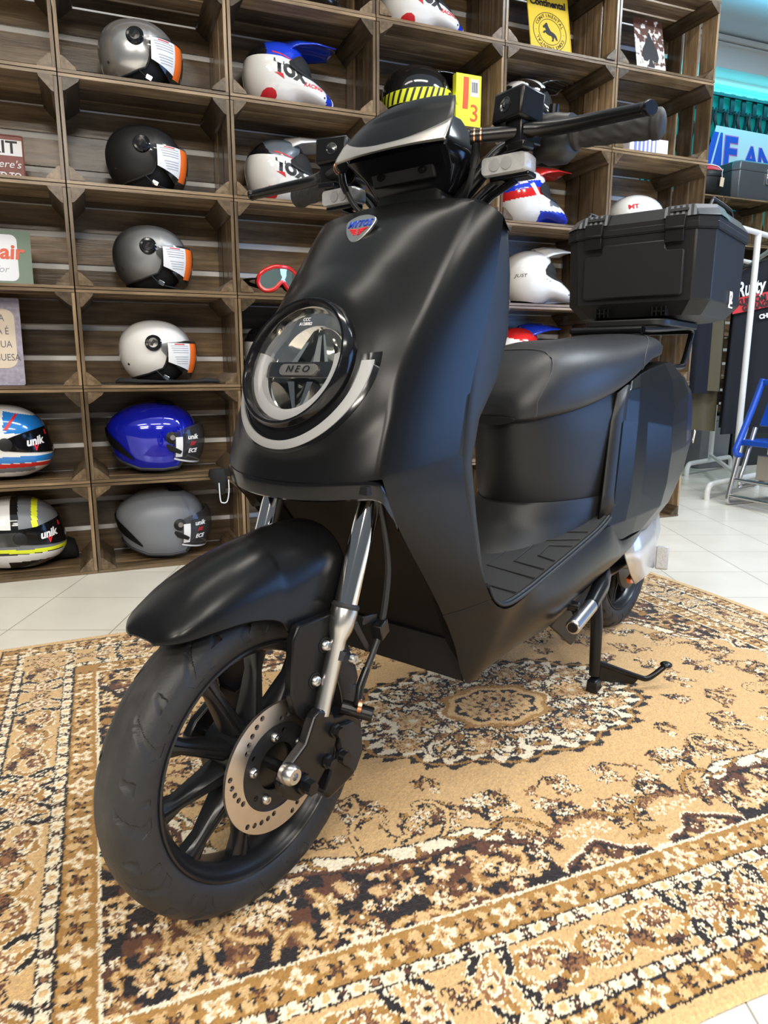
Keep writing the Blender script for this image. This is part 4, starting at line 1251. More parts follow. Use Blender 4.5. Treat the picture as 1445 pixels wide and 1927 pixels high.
# ---- luggage rack
rk = MB()
for s in (1, -1):
    f = lambda p: (p[0], p[1] * s, p[2])
    rk.tube(catmull([f(p) for p in ((-1.10, 0.088, 0.690), (-1.23, 0.100, 0.692), (-1.40, 0.100, 0.692), (-1.432, 0.100, 0.705), (-1.470, 0.100, 0.760), (-1.478, 0.100, 0.785), (-1.43, 0.100, 0.792), (-1.25, 0.095, 0.782), (-1.14, 0.085, 0.776))], 5), 0.0085, 10, flat=0.9)
rk.tube([(-1.478, -0.1, 0.785), (-1.478, 0.1, 0.785)], 0.009, 10); rk.tube([(-1.14, -0.085, 0.776), (-1.14, 0.085, 0.776)], 0.009, 10)
rk.build('luggage_rack', M['black_metal'], SCO, smooth=60)
MB().prism([(p[0], p[1]) for p in rrect(0.30, 0.21, 0.04)], (0, 0, 0.016), origin=(-1.36, 0.01, 0.788), ux=(1, 0, 0), uy=(0, 1, 0)).build('case_mount', M['plastic'], SCO, smooth=30, bevel=0.003)

# ------------------------------------------------------------------ top case on the rack
TC = thing('top_case', 'large black hard luggage case mounted on the rack behind the scooter seat', 'luggage case',
           SCO.matrix_basis @ Vector((-1.25, 0.013, 0.806)), AZ)


def oct_ring(x0, x1, hw, ch, z, z2=None):
    return [(x0, -hw + ch, z), (x0, hw - ch, z), (x0 - ch, hw, z), (x1 + ch, hw, z), (x1, hw - ch, z), (x1, -hw + ch, z), (x1 + ch, -hw, z), (x0 - ch, -hw, z)]


body = MB().loft([oct_ring(-0.045, -0.30, 0.120, 0.03, 0.0), oct_ring(-0.030, -0.325, 0.150, 0.035, 0.008), oct_ring(-0.005, -0.352, 0.1765, 0.035, 0.042), oct_ring(0.0, -0.358, 0.179, 0.036, 0.20)])
BODY = body.build('case_body', M['plastic'], TC, smooth=25, bevel=0.003)
lid = MB().loft([oct_ring(0.004, -0.362, 0.184, 0.036, 0.2015), oct_ring(0.004, -0.362, 0.184, 0.036, 0.214), oct_ring(0.003, -0.361, 0.183, 0.036, 0.2145), oct_ring(0.003, -0.361, 0.183, 0.036, 0.226), oct_ring(-0.018, -0.34, 0.166, 0.036, 0.252), oct_ring(-0.05, -0.31, 0.130, 0.036, 0.260)])
LID = lid.build('case_lid', M['plastic'], TC, smooth=25, bevel=0.002)
sm = MB().loft([oct_ring(0.0025, -0.3605, 0.1825, 0.036, 0.1985), oct_ring(0.0025, -0.3605, 0.1825, 0.036, 0.2015)])
sm.build('lid_seam', M['deep_black'], TC, smooth=0)
pan = MB().prism([(-0.122, 0.058), (-0.118, 0.052), (0.118, 0.052), (0.122, 0.058), (0.122, 0.152), (0.116, 0.157), (0.083, 0.157), (0.078, 0.162), (0.078, 0.175), (0.073, 0.180), (-0.073, 0.180), (-0.078, 0.175), (-0.078, 0.162), (-0.083, 0.157), (-0.116, 0.157), (-0.122, 0.152)], (0.008, 0, 0), origin=(-0.001, 0, 0), ux=(0, 1, 0), uy=(0, 0, 1))
pan.build('raised_panel', M['plastic'], BODY, smooth=25, bevel=0.004)
for s in (-1, 1):
    y = 0.098 * s
    lt = MB(); lt.box((0.010, y, 0.215), (0.012, 0.045, 0.030), rot=(0, -0.15, 0)); lt.box((0.010, y, 0.186), (0.010, 0.042, 0.030)); lt.cyl((0.015, y - 0.021, 0.2015), (0.015, y + 0.021, 0.2015), 0.0042, 10)
    lt.build('case_latch', M['dark_plastic'], TC, smooth=30, bevel=0.002)
    hg = MB()
    for q in (-0.016, -0.006, 0.006, 0.016): hg.box((-0.010, y * 0.72 + q, 0.018), (0.020, 0.0025, 0.022))
    hg.box((-0.012, y * 0.72, 0.018), (0.010, 0.03, 0.004))
    hg.build('mount_lug', M['dark_plastic'], TC, smooth=0)
    # carbon look corner with grab recess
    cr = MB(); cr.loft([[(0.0075, s * 0.066, 0.2265), (0.0075, s * 0.1485, 0.2265), (-0.0295, s * 0.1865, 0.2265), (-0.12, s * 0.1865, 0.2265)], [(-0.0145, s * 0.066, 0.2545), (-0.0145, s * 0.132, 0.2545), (-0.051, s * 0.1695, 0.2545), (-0.12, s * 0.1695, 0.2545)], [(-0.053, s * 0.066, 0.264), (-0.053, s * 0.102, 0.264), (-0.083, s * 0.132, 0.264), (-0.12, s * 0.132, 0.264)]], False, False)
    cr.build('carbon_corner', M['carbon'] if 'carbon' in M else M['dark_plastic'], LID, smooth=20)
    sl = MB().prism(rrect(0.042, 0.010, 0.003, 3), LN * 0.004, origin=(-0.006, s * 0.100, 0.2425), ux=(0, 1, 0), uy=(-0.65, 0, 0.76))
    sl.build('tie_slot', M['deep_black'], LID, smooth=20)
    rl = MB(); rl.tube(catmull([(-0.060, s * 0.150, 0.250), (-0.085, s * 0.150, 0.272), (-0.10, s * 0.150, 0.276), (-0.24, s * 0.150, 0.276), (-0.27, s * 0.150, 0.270), (-0.29, s * 0.150, 0.250)], 4), 0.0045, 8)
    rl.build('lid_rail', M['plastic'], LID, smooth=60)
hd = MB(); hd.tube([(-0.362, -0.055, 0.215), (-0.385, -0.055, 0.250), (-0.385, 0.055, 0.250), (-0.362, 0.055, 0.215)], 0.006, 8); hd.build('case_handle', M['plastic'], TC, smooth=40)
text('case_logo', 'J2', 0.040, M['white'], BODY, (-0.215, 0.1800, 0.056), (-1, 0, 0), (0, 0, 1), 0.0008, bold=0.0012)
MB().box((-0.215, 0.1802, 0.034), (0.040, 0.001, 0.0035)).build('logo_line', M['white'], BODY, smooth=0)

# ------------------------------------------------------------------ the patterned rug, woven knot by knot
RO = Vector((-0.302, 0.645, 0)); RA = math.radians(21.8)
RU0, RU1, RV0, RV1 = -0.247, 1.787, -0.247, 1.211
KN = 0.0024
HU, HV = (RU1 - RU0) / 2, (RV1 - RV0) / 2
nq, mq = int(HU / KN), int(HV / KN)
PAL = np.array([(0.545, 0.350, 0.160), (0.335, 0.175, 0.048), (0.740, 0.640, 0.465), (0.018, 0.014, 0.015), (0.100, 0.040, 0.022), (0.245, 0.115, 0.050), (0.590, 0.385, 0.180)])
TAN, GOLD, CREAM, BLK, DBR, MBR, SAND = range(7)
rr_ = np.random.RandomState(7)
Q = np.zeros((nq, mq), np.int8)                 # one quarter: p = distance from the centre along u, q along v
PP, QQ = np.meshgrid((np.arange(nq) + 0.5) * KN, (np.arange(mq) + 0.5) * KN, indexing='ij')


def win(x, y, r):
    i0, i1 = max(0, int((x - r) / KN)), min(nq, int((x + r) / KN) + 2)
    j0, j1 = max(0, int((y - r) / KN)), min(mq, int((y + r) / KN) + 2)
    return slice(i0, i1), slice(j0, j1)


MASK = np.ones((nq, mq), bool)
def put(x, y, r, fn, col):
    a, b = win(x, y, r)
    if a.start >= a.stop or b.start >= b.stop: return
    k = fn(PP[a, b] - x, QQ[a, b] - y) & MASK[a, b]
    Q[a, b][k] = col


def disc_(x, y, r, col): put(x, y, r + KN, lambda dx, dy: dx * dx + dy * dy < r * r, col)


def rosette(x, y, R, n, cols, rot=0.0, dent=0.22):
    """concentric petals, outermost colour first: [(scale, colour), ...]"""
    for s, c in cols:
        def fn(dx, dy, s=s):
            r = np.hypot(dx, dy); a = np.arctan2(dy, dx) + rot
            return r < R * s * (1 - dent + dent * np.cos(n * a))
        put(x, y, R * 1.1, fn, c)


def leaf(x, y, L, w, ang, cols):
    ca, sa = math.cos(ang), math.sin(ang)
    for s, c in cols:
        def fn(dx, dy, s=s):
            u = dx * ca + dy * sa; v = -dx * sa + dy * ca
            t = np.clip(u / (L * (0.5 + 0.5 * s)), 0, 1)
            return (u > 0) & (u < L * (0.5 + .5 * s)) & (np.abs(v) < w * s * np.sin(np.pi * t ** 0.75))
        put(x, y, L * 1.1, fn, c)


def curve(pts, r, col):
    for i in range(len(pts) - 1):
        (x0, y0), (x1, y1) = pts[i], pts[i + 1]
        L = math.hypot(x1 - x0, y1 - y0)
        def fn(dx, dy, ex=x1 - x0, ey=y1 - y0, L2=max(L * L, 1e-12)):
            t = np.clip((dx * ex + dy * ey) / L2, 0, 1)
            return (dx - ex * t) ** 2 + (dy - ey * t) ** 2 < r * r
        put(x0, y0, L + r + KN, fn, col)


def curl(x, y, size, ang, turn, cols):
    """scroll: cols = [(radius, colour), ...] widest first"""
    pts = []; a = ang; px, py = x, y
    n = 16
    for k in range(n):
        pts.append((px, py))
        st_ = size * 0.14 * (1 - 0.55 * k / n)
        px += st_ * math.cos(a); py += st_ * math.sin(a)
        a += turn * (0.10 + 0.45 * (k / n) ** 1.3)
    for r, c in cols: curve(pts, r, c)
    return pts[-1]


def bouquet(x, y, S, ang, seed, pal=0):
    r = random.Random(seed)
    for k in range(5):
        a = ang + r.uniform(-1.0, 1.0)
        L = S * r.uniform(0.45, 1.0)
        ex, ey = x + L * math.cos(a), y + L * math.sin(a)
        mx, my = (x + ex) / 2 + r.uniform(-.15, .15) * S, (y + ey) / 2 + r.uniform(-.15, .15) * S
        curve([(x, y), (mx, my), (ex, ey)], 0.0016, BLK)
        t = r.random()
        R = S * r.uniform(0.14, 0.22)
        if t < 0.45: rosette(ex, ey, R, 5, [(1.15, BLK), (0.95, CREAM), (0.5, SAND if pal else GOLD), (0.25, MBR)], r.random() * 6, 0.3)
        elif t < 0.7: rosette(ex, ey, R * .9, 4, [(1.15, DBR), (0.85, MBR), (0.4, CREAM)], r.random() * 6, 0.35)
        else: leaf(ex, ey, S * 0.3, S * 0.085, a, [(1, BLK), (0.6, GOLD)])
        for q in range(2):
            b = a + r.choice((-1, 1)) * r.uniform(0.5, 1.1)
            leaf(mx, my, S * r.uniform(0.16, 0.28), S * 0.06, b, [(1, r.choice((BLK, DBR, DBR)))] + ([(0.5, GOLD)] if r.random() < 0.4 else []))


DU, DV = HU - PP, HV - QQ                     # distances to the outer edges
DI = np.minimum(DU, DV)                       # to the nearest one
ALONG = np.where(DU < DV, QQ, PP)
IN0 = 0.247                                   # where the border ends
IU, IV = DU - IN0, DV - IN0                   # inside the field
inner = DI > IN0
# ---- field: spandrels and guard stripe
lx = [0, .018, .022, .055, .085, .13, .160, .165, .172, .19, .215, .25, .33, .43, .48, .55, .62, .70, .772]
ly = [0, 0.00, .010, .020, .052, .030, .016, .002, .030, .088, .100, .118, .112, .118, .135, .150, .19, .26, .48]
sx_ = [0, .012, .016, .05, .075, .10, .105, .13, .17, .24, .30, .36, .42, .48]
sy_ = [0, 0, .010, .045, .030, .008, .03, .085, .105, .125, .15, .19, .26, .40]
dl = np.interp(PP, lx, ly); ds = np.interp(QQ, sx_, sy_)
span = inner & ((IV < dl) | (IU < ds))
big = inner & (((IV < dl) & (PP > .166)) | ((IU < ds) & (QQ > .102)))
guard = inner & ~span & ((((IV < dl + .026) & (PP > .172)) | ((IU < ds + .026) & (QQ > .112))))
edge_b = inner & ~span & ((IV < dl + .005) | (IU < ds + .005))
edge_o = inner & ~span & ~guard & ((((IV < dl + .0295) & (PP > .170)) | ((IU < ds + .0295) & (QQ > .110))))
Q[inner] = TAN
# ---- sprigs in the plain field
MASK = inner & ~span & ~guard
r5 = random.Random(21)
for (p, q, S, a, sd) in ((0.42, 0.04, .055, 0.2, 1), (0.46, 0.11, .06, 0.9, 2), (0.38, 0.19, .06, 1.2, 3), (0.28, 0.25, .065, 1.6, 4), (0.17, 0.262, .06, 1.6, 5), (0.06, 0.262, .055, 1.5, 6), (0.52, 0.02, .05, 0, 7),
                         (0.56, 0.16, .06, 0.6, 8), (0.50, 0.235, .05, 1.0, 9), (0.62, 0.06, .065, 0.3, 10), (0.115, 0.385, .07, 4.3, 11), (0.03, 0.43, .07, 4.7, 12), (0.21, 0.335, .07, 4.9, 13), (0.30, 0.315, .045, 4.2, 14), (0.08, 0.335, .045, 1.4, 15),
                         (0.41, 0.275, .05, 4.0, 16), (0.655, 0.015, .05, 3.1, 17), (0.66, 0.115, .05, 3.6, 18), (0.355, 0.09, .05, 0.5, 19), (0.57, 0.24, .055, 3.9, 20), (0.14, 0.43, .06, 4.6, 22), (0.70, 0.06, .06, 3.0, 23), (0.255, 0.185, .045, 1.2, 24), (0.35, 0.33, .05, 4.5, 25), (0.48, 0.30, .05, 4.2, 26)):
    bouquet(p, q, S * 1.12, a, sd, 1)
for (p, q, sd) in ((0.20, 0.345, 31), (0.30, 0.345, 32), (0.13, 0.40, 33), (0.42, 0.335, 34), (0.07, 0.375, 35), (0.62, 0.20, 36), (0.67, 0.16, 37), (0.27, 0.365, 38)):
    t = r5.uniform(0, 6)
    curl(p, q, 0.09, t, r5.choice((-1, 1)), [(0.0055, BLK), (0.0038, GOLD if sd % 2 else SAND)])
for k in range(9):          # brown leaf fans near the notches
    a = R_(20 + 16 * k)
    leaf(0.085 + 0.045 * math.cos(a), 0.415 + 0.030 * -math.sin(a), 0.020, 0.006, -a, [(1, DBR), (0.5, MBR)])
for k in range(4): rosette(0.055 + 0.022 * k, 0.412 - 0.008 * (k % 2), 0.012, 5, [(1.1, CREAM), (0.7, SAND), (0.35, GOLD)], k, .3)
# ---- medallion
MASK = inner.copy()
th = np.arctan2(QQ / 0.205, PP / 0.330); rn = np.hypot(PP / 0.330, QQ / 0.205)
lob = 1 + 0.085 * np.abs(np.cos(7 * th)) - 0.05
spk = lob + 0.03 * np.cos(44 * th)
Q[MASK & (rn < spk + 0.035)] = BLK
Q[MASK & (rn < lob - 0.0)] = GOLD
Q[MASK & (rn < lob - 0.03)] = BLK
Q[MASK & (rn < lob - 0.06 + 0.045 * np.cos(40 * th))] = CREAM
med = MASK & (rn < lob - 0.10)
Q[med] = CREAM
MASK = med.copy()
rg = random.Random(9)
for k in range(150):
    a = rg.uniform(0, PI / 2); t = math.sqrt(rg.uniform(0.13, 0.86))
    x, y = 0.330 * t * math.cos(a), 0.205 * t * math.sin(a)
    u = rg.random()
    if u < 0.42: curl(x, y, 0.06, rg.uniform(0, 6.3), rg.choice((-1, 1)), [(0.0020, BLK)])
    elif u < 0.62: leaf(x, y, 0.026, 0.0085, rg.uniform(0, 6.3), [(1, BLK), (0.70, rg.choice((GOLD, MBR, SAND)))])
    elif u < 0.84: rosette(x, y, rg.uniform(0.010, 0.016), 5, [(1.15, BLK), (0.92, rg.choice((SAND, GOLD, TAN))), (0.4, MBR)], rg.random() * 6, .3)
    else: rosette(x, y, rg.uniform(0.009, 0.013), 4, [(1.15, BLK), (0.9, MBR), (0.4, CREAM)], rg.random() * 6, .3)
for (x, y, R) in ((0.19, 0.0, 0.046), (0.10, 0.125, 0.030), (0.235, 0.08, 0.03)):
    rosette(x, y, R, 8, [(1.12, BLK), (1.0, SAND), (0.66, MBR), (0.50, SAND), (0.22, CREAM)], 0.2, .2)
th2 = np.arctan2(QQ / 0.078, PP / 0.105); r2 = np.hypot(PP / 0.105, QQ / 0.078)
MASK = inner
for lim, c_ in ((1.12, GOLD), (1.0, SAND), (0.86, BLK)):
    Q[r2 < lim * (1 + 0.06 * np.cos(8 * th2))] = c_
for k in range(4):
    a = PI / 2 * k / 3
    rosette(0.060 * math.cos(a), 0.043 * math.sin(a), 0.024, 6, [(1.1, SAND), (0.6, TAN), (0.3, MBR)], a, .3)
rosette(0, 0, 0.032, 8, [(1.15, MBR), (1.0, TAN), (0.5, MBR), (0.28, CREAM), (0.14, BLK)], 0, .22)
# ---- guard and spandrels
Q[guard] = CREAM
Q[edge_o] = BLK
MASK = guard.copy()
rg = random.Random(12)
for k in range(34):
    i = rg.randrange(1 << 30)
    cand = np.argwhere(guard)
    ci = cand[rg.randrange(len(cand))]
    x, y = PP[ci[0], 0], QQ[0, ci[1]]
    curl(x, y, 0.05, rg.uniform(0, 6.3), rg.choice((-1, 1)), [(0.0045, BLK), (0.0030, rg.choice((MBR, DBR, GOLD)))])
Q[edge_b & ~guard] = CREAM
Q[span] = DBR
Q[span & ((IV < dl - .006) | (IU < ds - .006))] = BLK
nz_ = rr_.rand(nq // 12 + 2, mq // 12 + 2)
blob = np.kron(nz_, np.ones((12, 12)))[:nq, :mq]
MASK = span & ((IV < dl - .010) | (IU < ds - .010))
Q[MASK & (blob > 0.72)] = DBR
rg = random.Random(4)
cand = np.argwhere(MASK)
pts_done = []
for k in range(900):
    ci = cand[rg.randrange(len(cand))]
    x, y = PP[ci[0], 0], QQ[0, ci[1]]
    if any((x - a) ** 2 + (y - b) ** 2 < (0.031 if k < 350 else 0.021) ** 2 for a, b in pts_done): continue
    pts_done.append((x, y))
    u = rg.random(); s_ = 1.0 if k < 350 else 0.62
    if u < 0.34: rosette(x, y, 0.021 * s_, 6, [(1.15, BLK), (1.0, SAND), (0.62, CREAM), (0.28, MBR)], rg.random() * 6, .25)
    elif u < 0.52: rosette(x, y, 0.019 * s_, 5, [(1.1, DBR), (1.0, MBR), (0.6, GOLD), (0.3, CREAM)], rg.random() * 6, .3)
    elif u < 0.70: curl(x, y, 0.085 * s_, rg.uniform(0, 6.3), rg.choice((-1, 1)), [(0.0052, GOLD), (0.0034, SAND)])
    elif u < 0.86: leaf(x, y, 0.046 * s_, 0.013 * s_, rg.uniform(0, 6.3), [(1, MBR), (0.7, GOLD if rg.random() < .5 else SAND)])
    else: rosette(x, y, 0.014 * s_, 4, [(1.2, DBR), (0.9, CREAM), (0.4, GOLD)], rg.random() * 6, .35)
# ---- border stripes, from the field outwards
B = IN0 - DI                                    # 0 at the field, grows outwards
MASK = np.ones((nq, mq), bool)
def band(a, b, col): Q[(B >= a) & (B < b)] = col
band(0.0, 0.006, CREAM); band(0.006, 0.052, GOLD); band(0.052, 0.056, BLK); band(0.056, 0.072, CREAM); band(0.072, 0.0755, BLK)
band(0.0755, 0.160, TAN); band(0.160, 0.1635, BLK); band(0.1635, 0.178, CREAM); band(0.178, 0.182, BLK); band(0.182, 0.2165, GOLD); band(0.2165, 0.2200, BLK); band(0.2200, 0.3, SAND)


def pos(along, b, side):
    """point of the quarter at distance b outside the field; side 0 = along u"""
    d = IN0 - b
    return (along, HV - d) if side == 0 else (HU - d, along)


for side in (0, 1):
    MASK = np.ones((nq, mq), bool)
    lim = (HU if side == 0 else HV)
    ang0 = PI / 2 if side == 0 else 0.0
    for (b0, b1) in ((0.010, 0.050), (0.183, 0.215)):
        bc_ = (b0 + b1) / 2; n = int((lim - IN0 + bc_) / 0.046)
        for k in range(n + 1):
            a = 0.046 * k + 0.01
            if a > lim - IN0 + b0: break
            x, y = pos(a, bc_, side)
            if k % 2 == 0:
                rosette(x, y, 0.0195, 4, [(1.12, SAND), (1.0, CREAM), (0.55, SAND), (0.30, MBR)], PI / 4 if (k // 2) % 2 else 0, .28)
            else:
                for s1, s2 in ((-1, -1), (-1, 1), (1, -1), (1, 1)):
                    xx, yy = pos(a + s1 * 0.013, bc_ + s2 * 0.010, side); disc_(xx, yy, 0.0085, SAND if s1 * s2 > 0 else TAN)
                rosette(x, y, 0.0125, 4, [(1.15, BLK), (0.75, DBR)], PI / 4 + 0.2, .45)
            for s1 in (-1, 1):
                xx, yy = pos(a + 0.023, bc_ + s1 * 0.010, side); disc_(xx, yy, 0.0035, BLK)
    for (b0, b1) in ((0.056, 0.072), (0.1635, 0.178)):
        bc_ = (b0 + b1) / 2
        k = 0
        while 0.020 * k < lim - IN0 + b0:
            x, y = pos(0.020 * k, bc_, side)
            if k % 2 == 0:
                rosette(x, y, 0.0098, 4, [(1.0, BLK), (0.62, DBR if k % 4 else MBR), (0.2, CREAM)], PI / 4 if side else PI / 4, .30)
            else:
                disc_(x, y, 0.0052, SAND)
            k += 1
    # main border: palmettes, scrolls, bells
    MASK = (B >= 0.0755) & (B < 0.160)
    bc_ = 0.1175
    P0 = 0.40
    for rep in range(4):
        base = rep * P0
        if base - P0 / 2 > lim: break
        for sg in (-1, 1):
            def pt(da, db):
                return pos(abs(base + sg * da), bc_ + db, side)
            def A(a):      # direction along/outwards -> page angle
                dx, dy = math.cos(a) * sg, math.sin(a)
                return math.atan2(dy, dx) if side == 0 else math.atan2(dx, dy)
            for da, db, an, tn, sz in ((0.030, 0.0, 0.9, 1, .085), (0.030, 0.0, -0.9, -1, .085), (0.075, 0.022, 0.2, -1, .08), (0.075, -0.022, -0.2, 1, .08), (0.155, 0.0, 2.4, 1, .075), (0.155, 0.0, -2.4, -1, .075)):
                x, y = pt(da, db)
                curl(x, y, sz, A(an), tn * sg * (1 if side == 0 else -1), [(0.0072, CREAM), (0.0048, GOLD)])
            for da, db, an, tn, sz in ((0.026, 0.024, 1.0, -1, .048), (0.026, -0.024, -1.0, 1, .048), (0.068, 0.008, 0.9, 1, .042), (0.068, -0.008, -0.9, -1, .042)):
                x, y = pt(da, db)
                curl(x, y, sz, A(an), tn * sg * (1 if side == 0 else -1), [(0.0060, CREAM), (0.0042, BLK)])
            x, y = pt(0.040, 0.0); rosette(x, y, 0.021, 8, [(1.12, CREAM), (1.0, MBR), (0.66, CREAM), (0.40, SAND), (0.2, BLK)], 0, .15)
            x, y = pt(0.112, -0.014); rosette(x, y, 0.019, 7, [(1.15, CREAM), (1.0, DBR), (0.70, MBR), (0.38, CREAM), (0.2, SAND)], A(0), .3)
            x, y = pt(0.112, 0.020)
            for q in range(5): leaf(x, y, 0.020, 0.006, A(PI / 2 + (q - 2) * 0.55), [(1, BLK), (0.6, DBR)])
            x, y = pt(0.150, 0.016)
            for q in range(6): leaf(x, y, 0.026, 0.0085, A(-PI / 2 + (q - 2.5) * 0.42), [(1, DBR if q % 2 else BLK), (0.65, MBR)])
            x, y = pt(0.145, -0.022); leaf(x, y, 0.022, 0.008, A(PI / 2), [(1, BLK), (0.7, CREAM), (0.3, SAND)])
            x, y = pt(0.085, 0.030); disc_(x, y, 0.004, BLK)
        x, y = pos(abs(base), bc_, side)
        rosette(x, y, 0.020, 4, [(1.2, BLK), (1.0, TAN), (0.72, DBR), (0.36, CREAM), (0.2, BLK)], PI / 4, .3)
        x, y = pos(abs(base + P0 / 2), bc_, side)
        rosette(x, y, 0.030, 6, [(1.12, BLK), (1.0, SAND), (0.76, BLK), (0.70, CREAM), (0.42, MBR), (0.18, SAND)], 0, .25)
# the corner
MASK = np.ones((nq, mq), bool)
x, y = HU - IN0 + bc_, HV - IN0 + bc_
a_, b_ = win(x, y, 0.045); Q[a_, b_] = TAN
rosette(x, y, 0.042, 8, [(1.1, BLK), (0.97, SAND), (0.80, BLK), (0.74, TAN), (0.42, CREAM), (0.36, MBR), (0.15, SAND)], 0.39, .25)
# ---- unfold, ragged knots, build the pile surface
FULL = np.concatenate([Q[::-1], Q], 0)
FULL = np.concatenate([FULL[:, ::-1], FULL], 1)
nu_, nv_ = FULL.shape
ii, jj = np.meshgrid(np.arange(nu_), np.arange(nv_), indexing='ij')
wob = lambda s, amp: np.kron(rr_.randn(nu_ // s + 2, nv_ // s + 2), np.ones((s, s)))[:nu_, :nv_] * amp
wi = np.rint(rr_.randn(nu_, nv_) * 0.38 + wob(5, 0.42) ).astype(int); wj = np.rint(rr_.randn(nu_, nv_) * 0.38 + wob(5, 0.42)).astype(int)
FULL = FULL[np.clip(ii + wi, 0, nu_ - 1), np.clip(jj + wj, 0, nv_ - 1)]
colr = PAL[FULL] * (1 + 0.10 * rr_.randn(nu_, nv_, 1)).clip(0.7, 1.3)
uu = RU0 + (RU1 - RU0) * (np.arange(nu_) + 0.5) / nu_; vv = RV0 + (RV1 - RV0) * (np.arange(nv_) + 0.5) / nv_
UU, VV = np.meshgrid(uu, vv, indexing='ij')
edge = np.minimum(np.minimum(UU - RU0, RU1 - UU), np.minimum(VV - RV0, RV1 - VV))
ZZ = -0.0042 + 0.0042 * np.clip(edge / 0.004, 0, 1) + 0.0006 * rr_.randn(nu_, nv_).clip(-1.5, 1.5) - 0.0012
# soft waves along the border
wv = 0.008 * np.sin(UU * 7.0 + 0.7) * np.exp(-((VV - RV1) / 0.10) ** 2) + 0.006 * np.sin(UU * 9 + 2) * np.exp(-((VV - RV0) / 0.08) ** 2)
VV2 = VV + wv
wu = 0.006 * np.sin(VV * 8 + 1.0) * np.exp(-((UU - RU1) / 0.10) ** 2)
UU2 = UU + wu
X = RO.x + UU2 * math.cos(RA) - VV2 * math.sin(RA); Y = RO.y + UU2 * math.sin(RA) + VV2 * math.cos(RA)
co = np.stack([X, Y, ZZ], -1).reshape(-1, 3).astype(np.float32)
idx = np.arange(nu_ * nv_).reshape(nu_, nv_)
quads = np.stack([idx[:-1, :-1], idx[1:, :-1], idx[1:, 1:], idx[:-1, 1:]], -1).reshape(-1, 4)
me = bpy.data.meshes.new('rug')
me.vertices.add(len(co)); me.vertices.foreach_set('co', co.ravel())
me.loops.add(quads.size); me.loops.foreach_set('vertex_index', quads.ravel().astype(np.int32))
me.polygons.add(len(quads)); me.polygons.foreach_set('loop_start', np.arange(0, quads.size, 4, dtype=np.int32))
me.update(calc_edges=True)
ca = me.color_attributes.new('yarn', 'FLOAT_COLOR', 'POINT')
ca.data.foreach_set('color', np.concatenate([colr.reshape(-1, 3), np.ones((nu_ * nv_, 1))], 1).astype(np.float32).ravel())
m = bpy.data.materials.new('woven_pile'); m.use_nodes = True
N, Lk = nodes_of(m); b = N['Principled BSDF']
at = N.new('ShaderNodeAttribute'); at.attribute_name = 'yarn'
Lk.new(at.outputs['Color'], b.inputs['Base Color'])
b.inputs['Roughness'].default_value = 0.95; b.inputs['Specular IOR Level'].default_value = 0.15; b.inputs['Sheen Weight'].default_value = 0.15
tc = N.new('ShaderNodeTexCoord'); n1 = N.new('ShaderNodeTexNoise'); n1.inputs['Scale'].default_value = 620; n1.inputs['Detail'].default_value = 2
Lk.new(tc.outputs['Object'], n1.inputs['Vector'])
bp = N.new('ShaderNodeBump'); bp.inputs['Strength'].default_value = 0.55; bp.inputs['Distance'].default_value = 0.002
Lk.new(n1.outputs['Fac'], bp.inputs['Height']); Lk.new(bp.outputs['Normal'], b.inputs['Normal'])
me.materials.append(m)
me.polygons.foreach_set('use_smooth', [True] * len(me.polygons))
rug = bpy.data.objects.new('rug', me); link(rug)
tag(rug, 'beige patterned oriental rug with floral medallion lying under the scooter', 'rug')

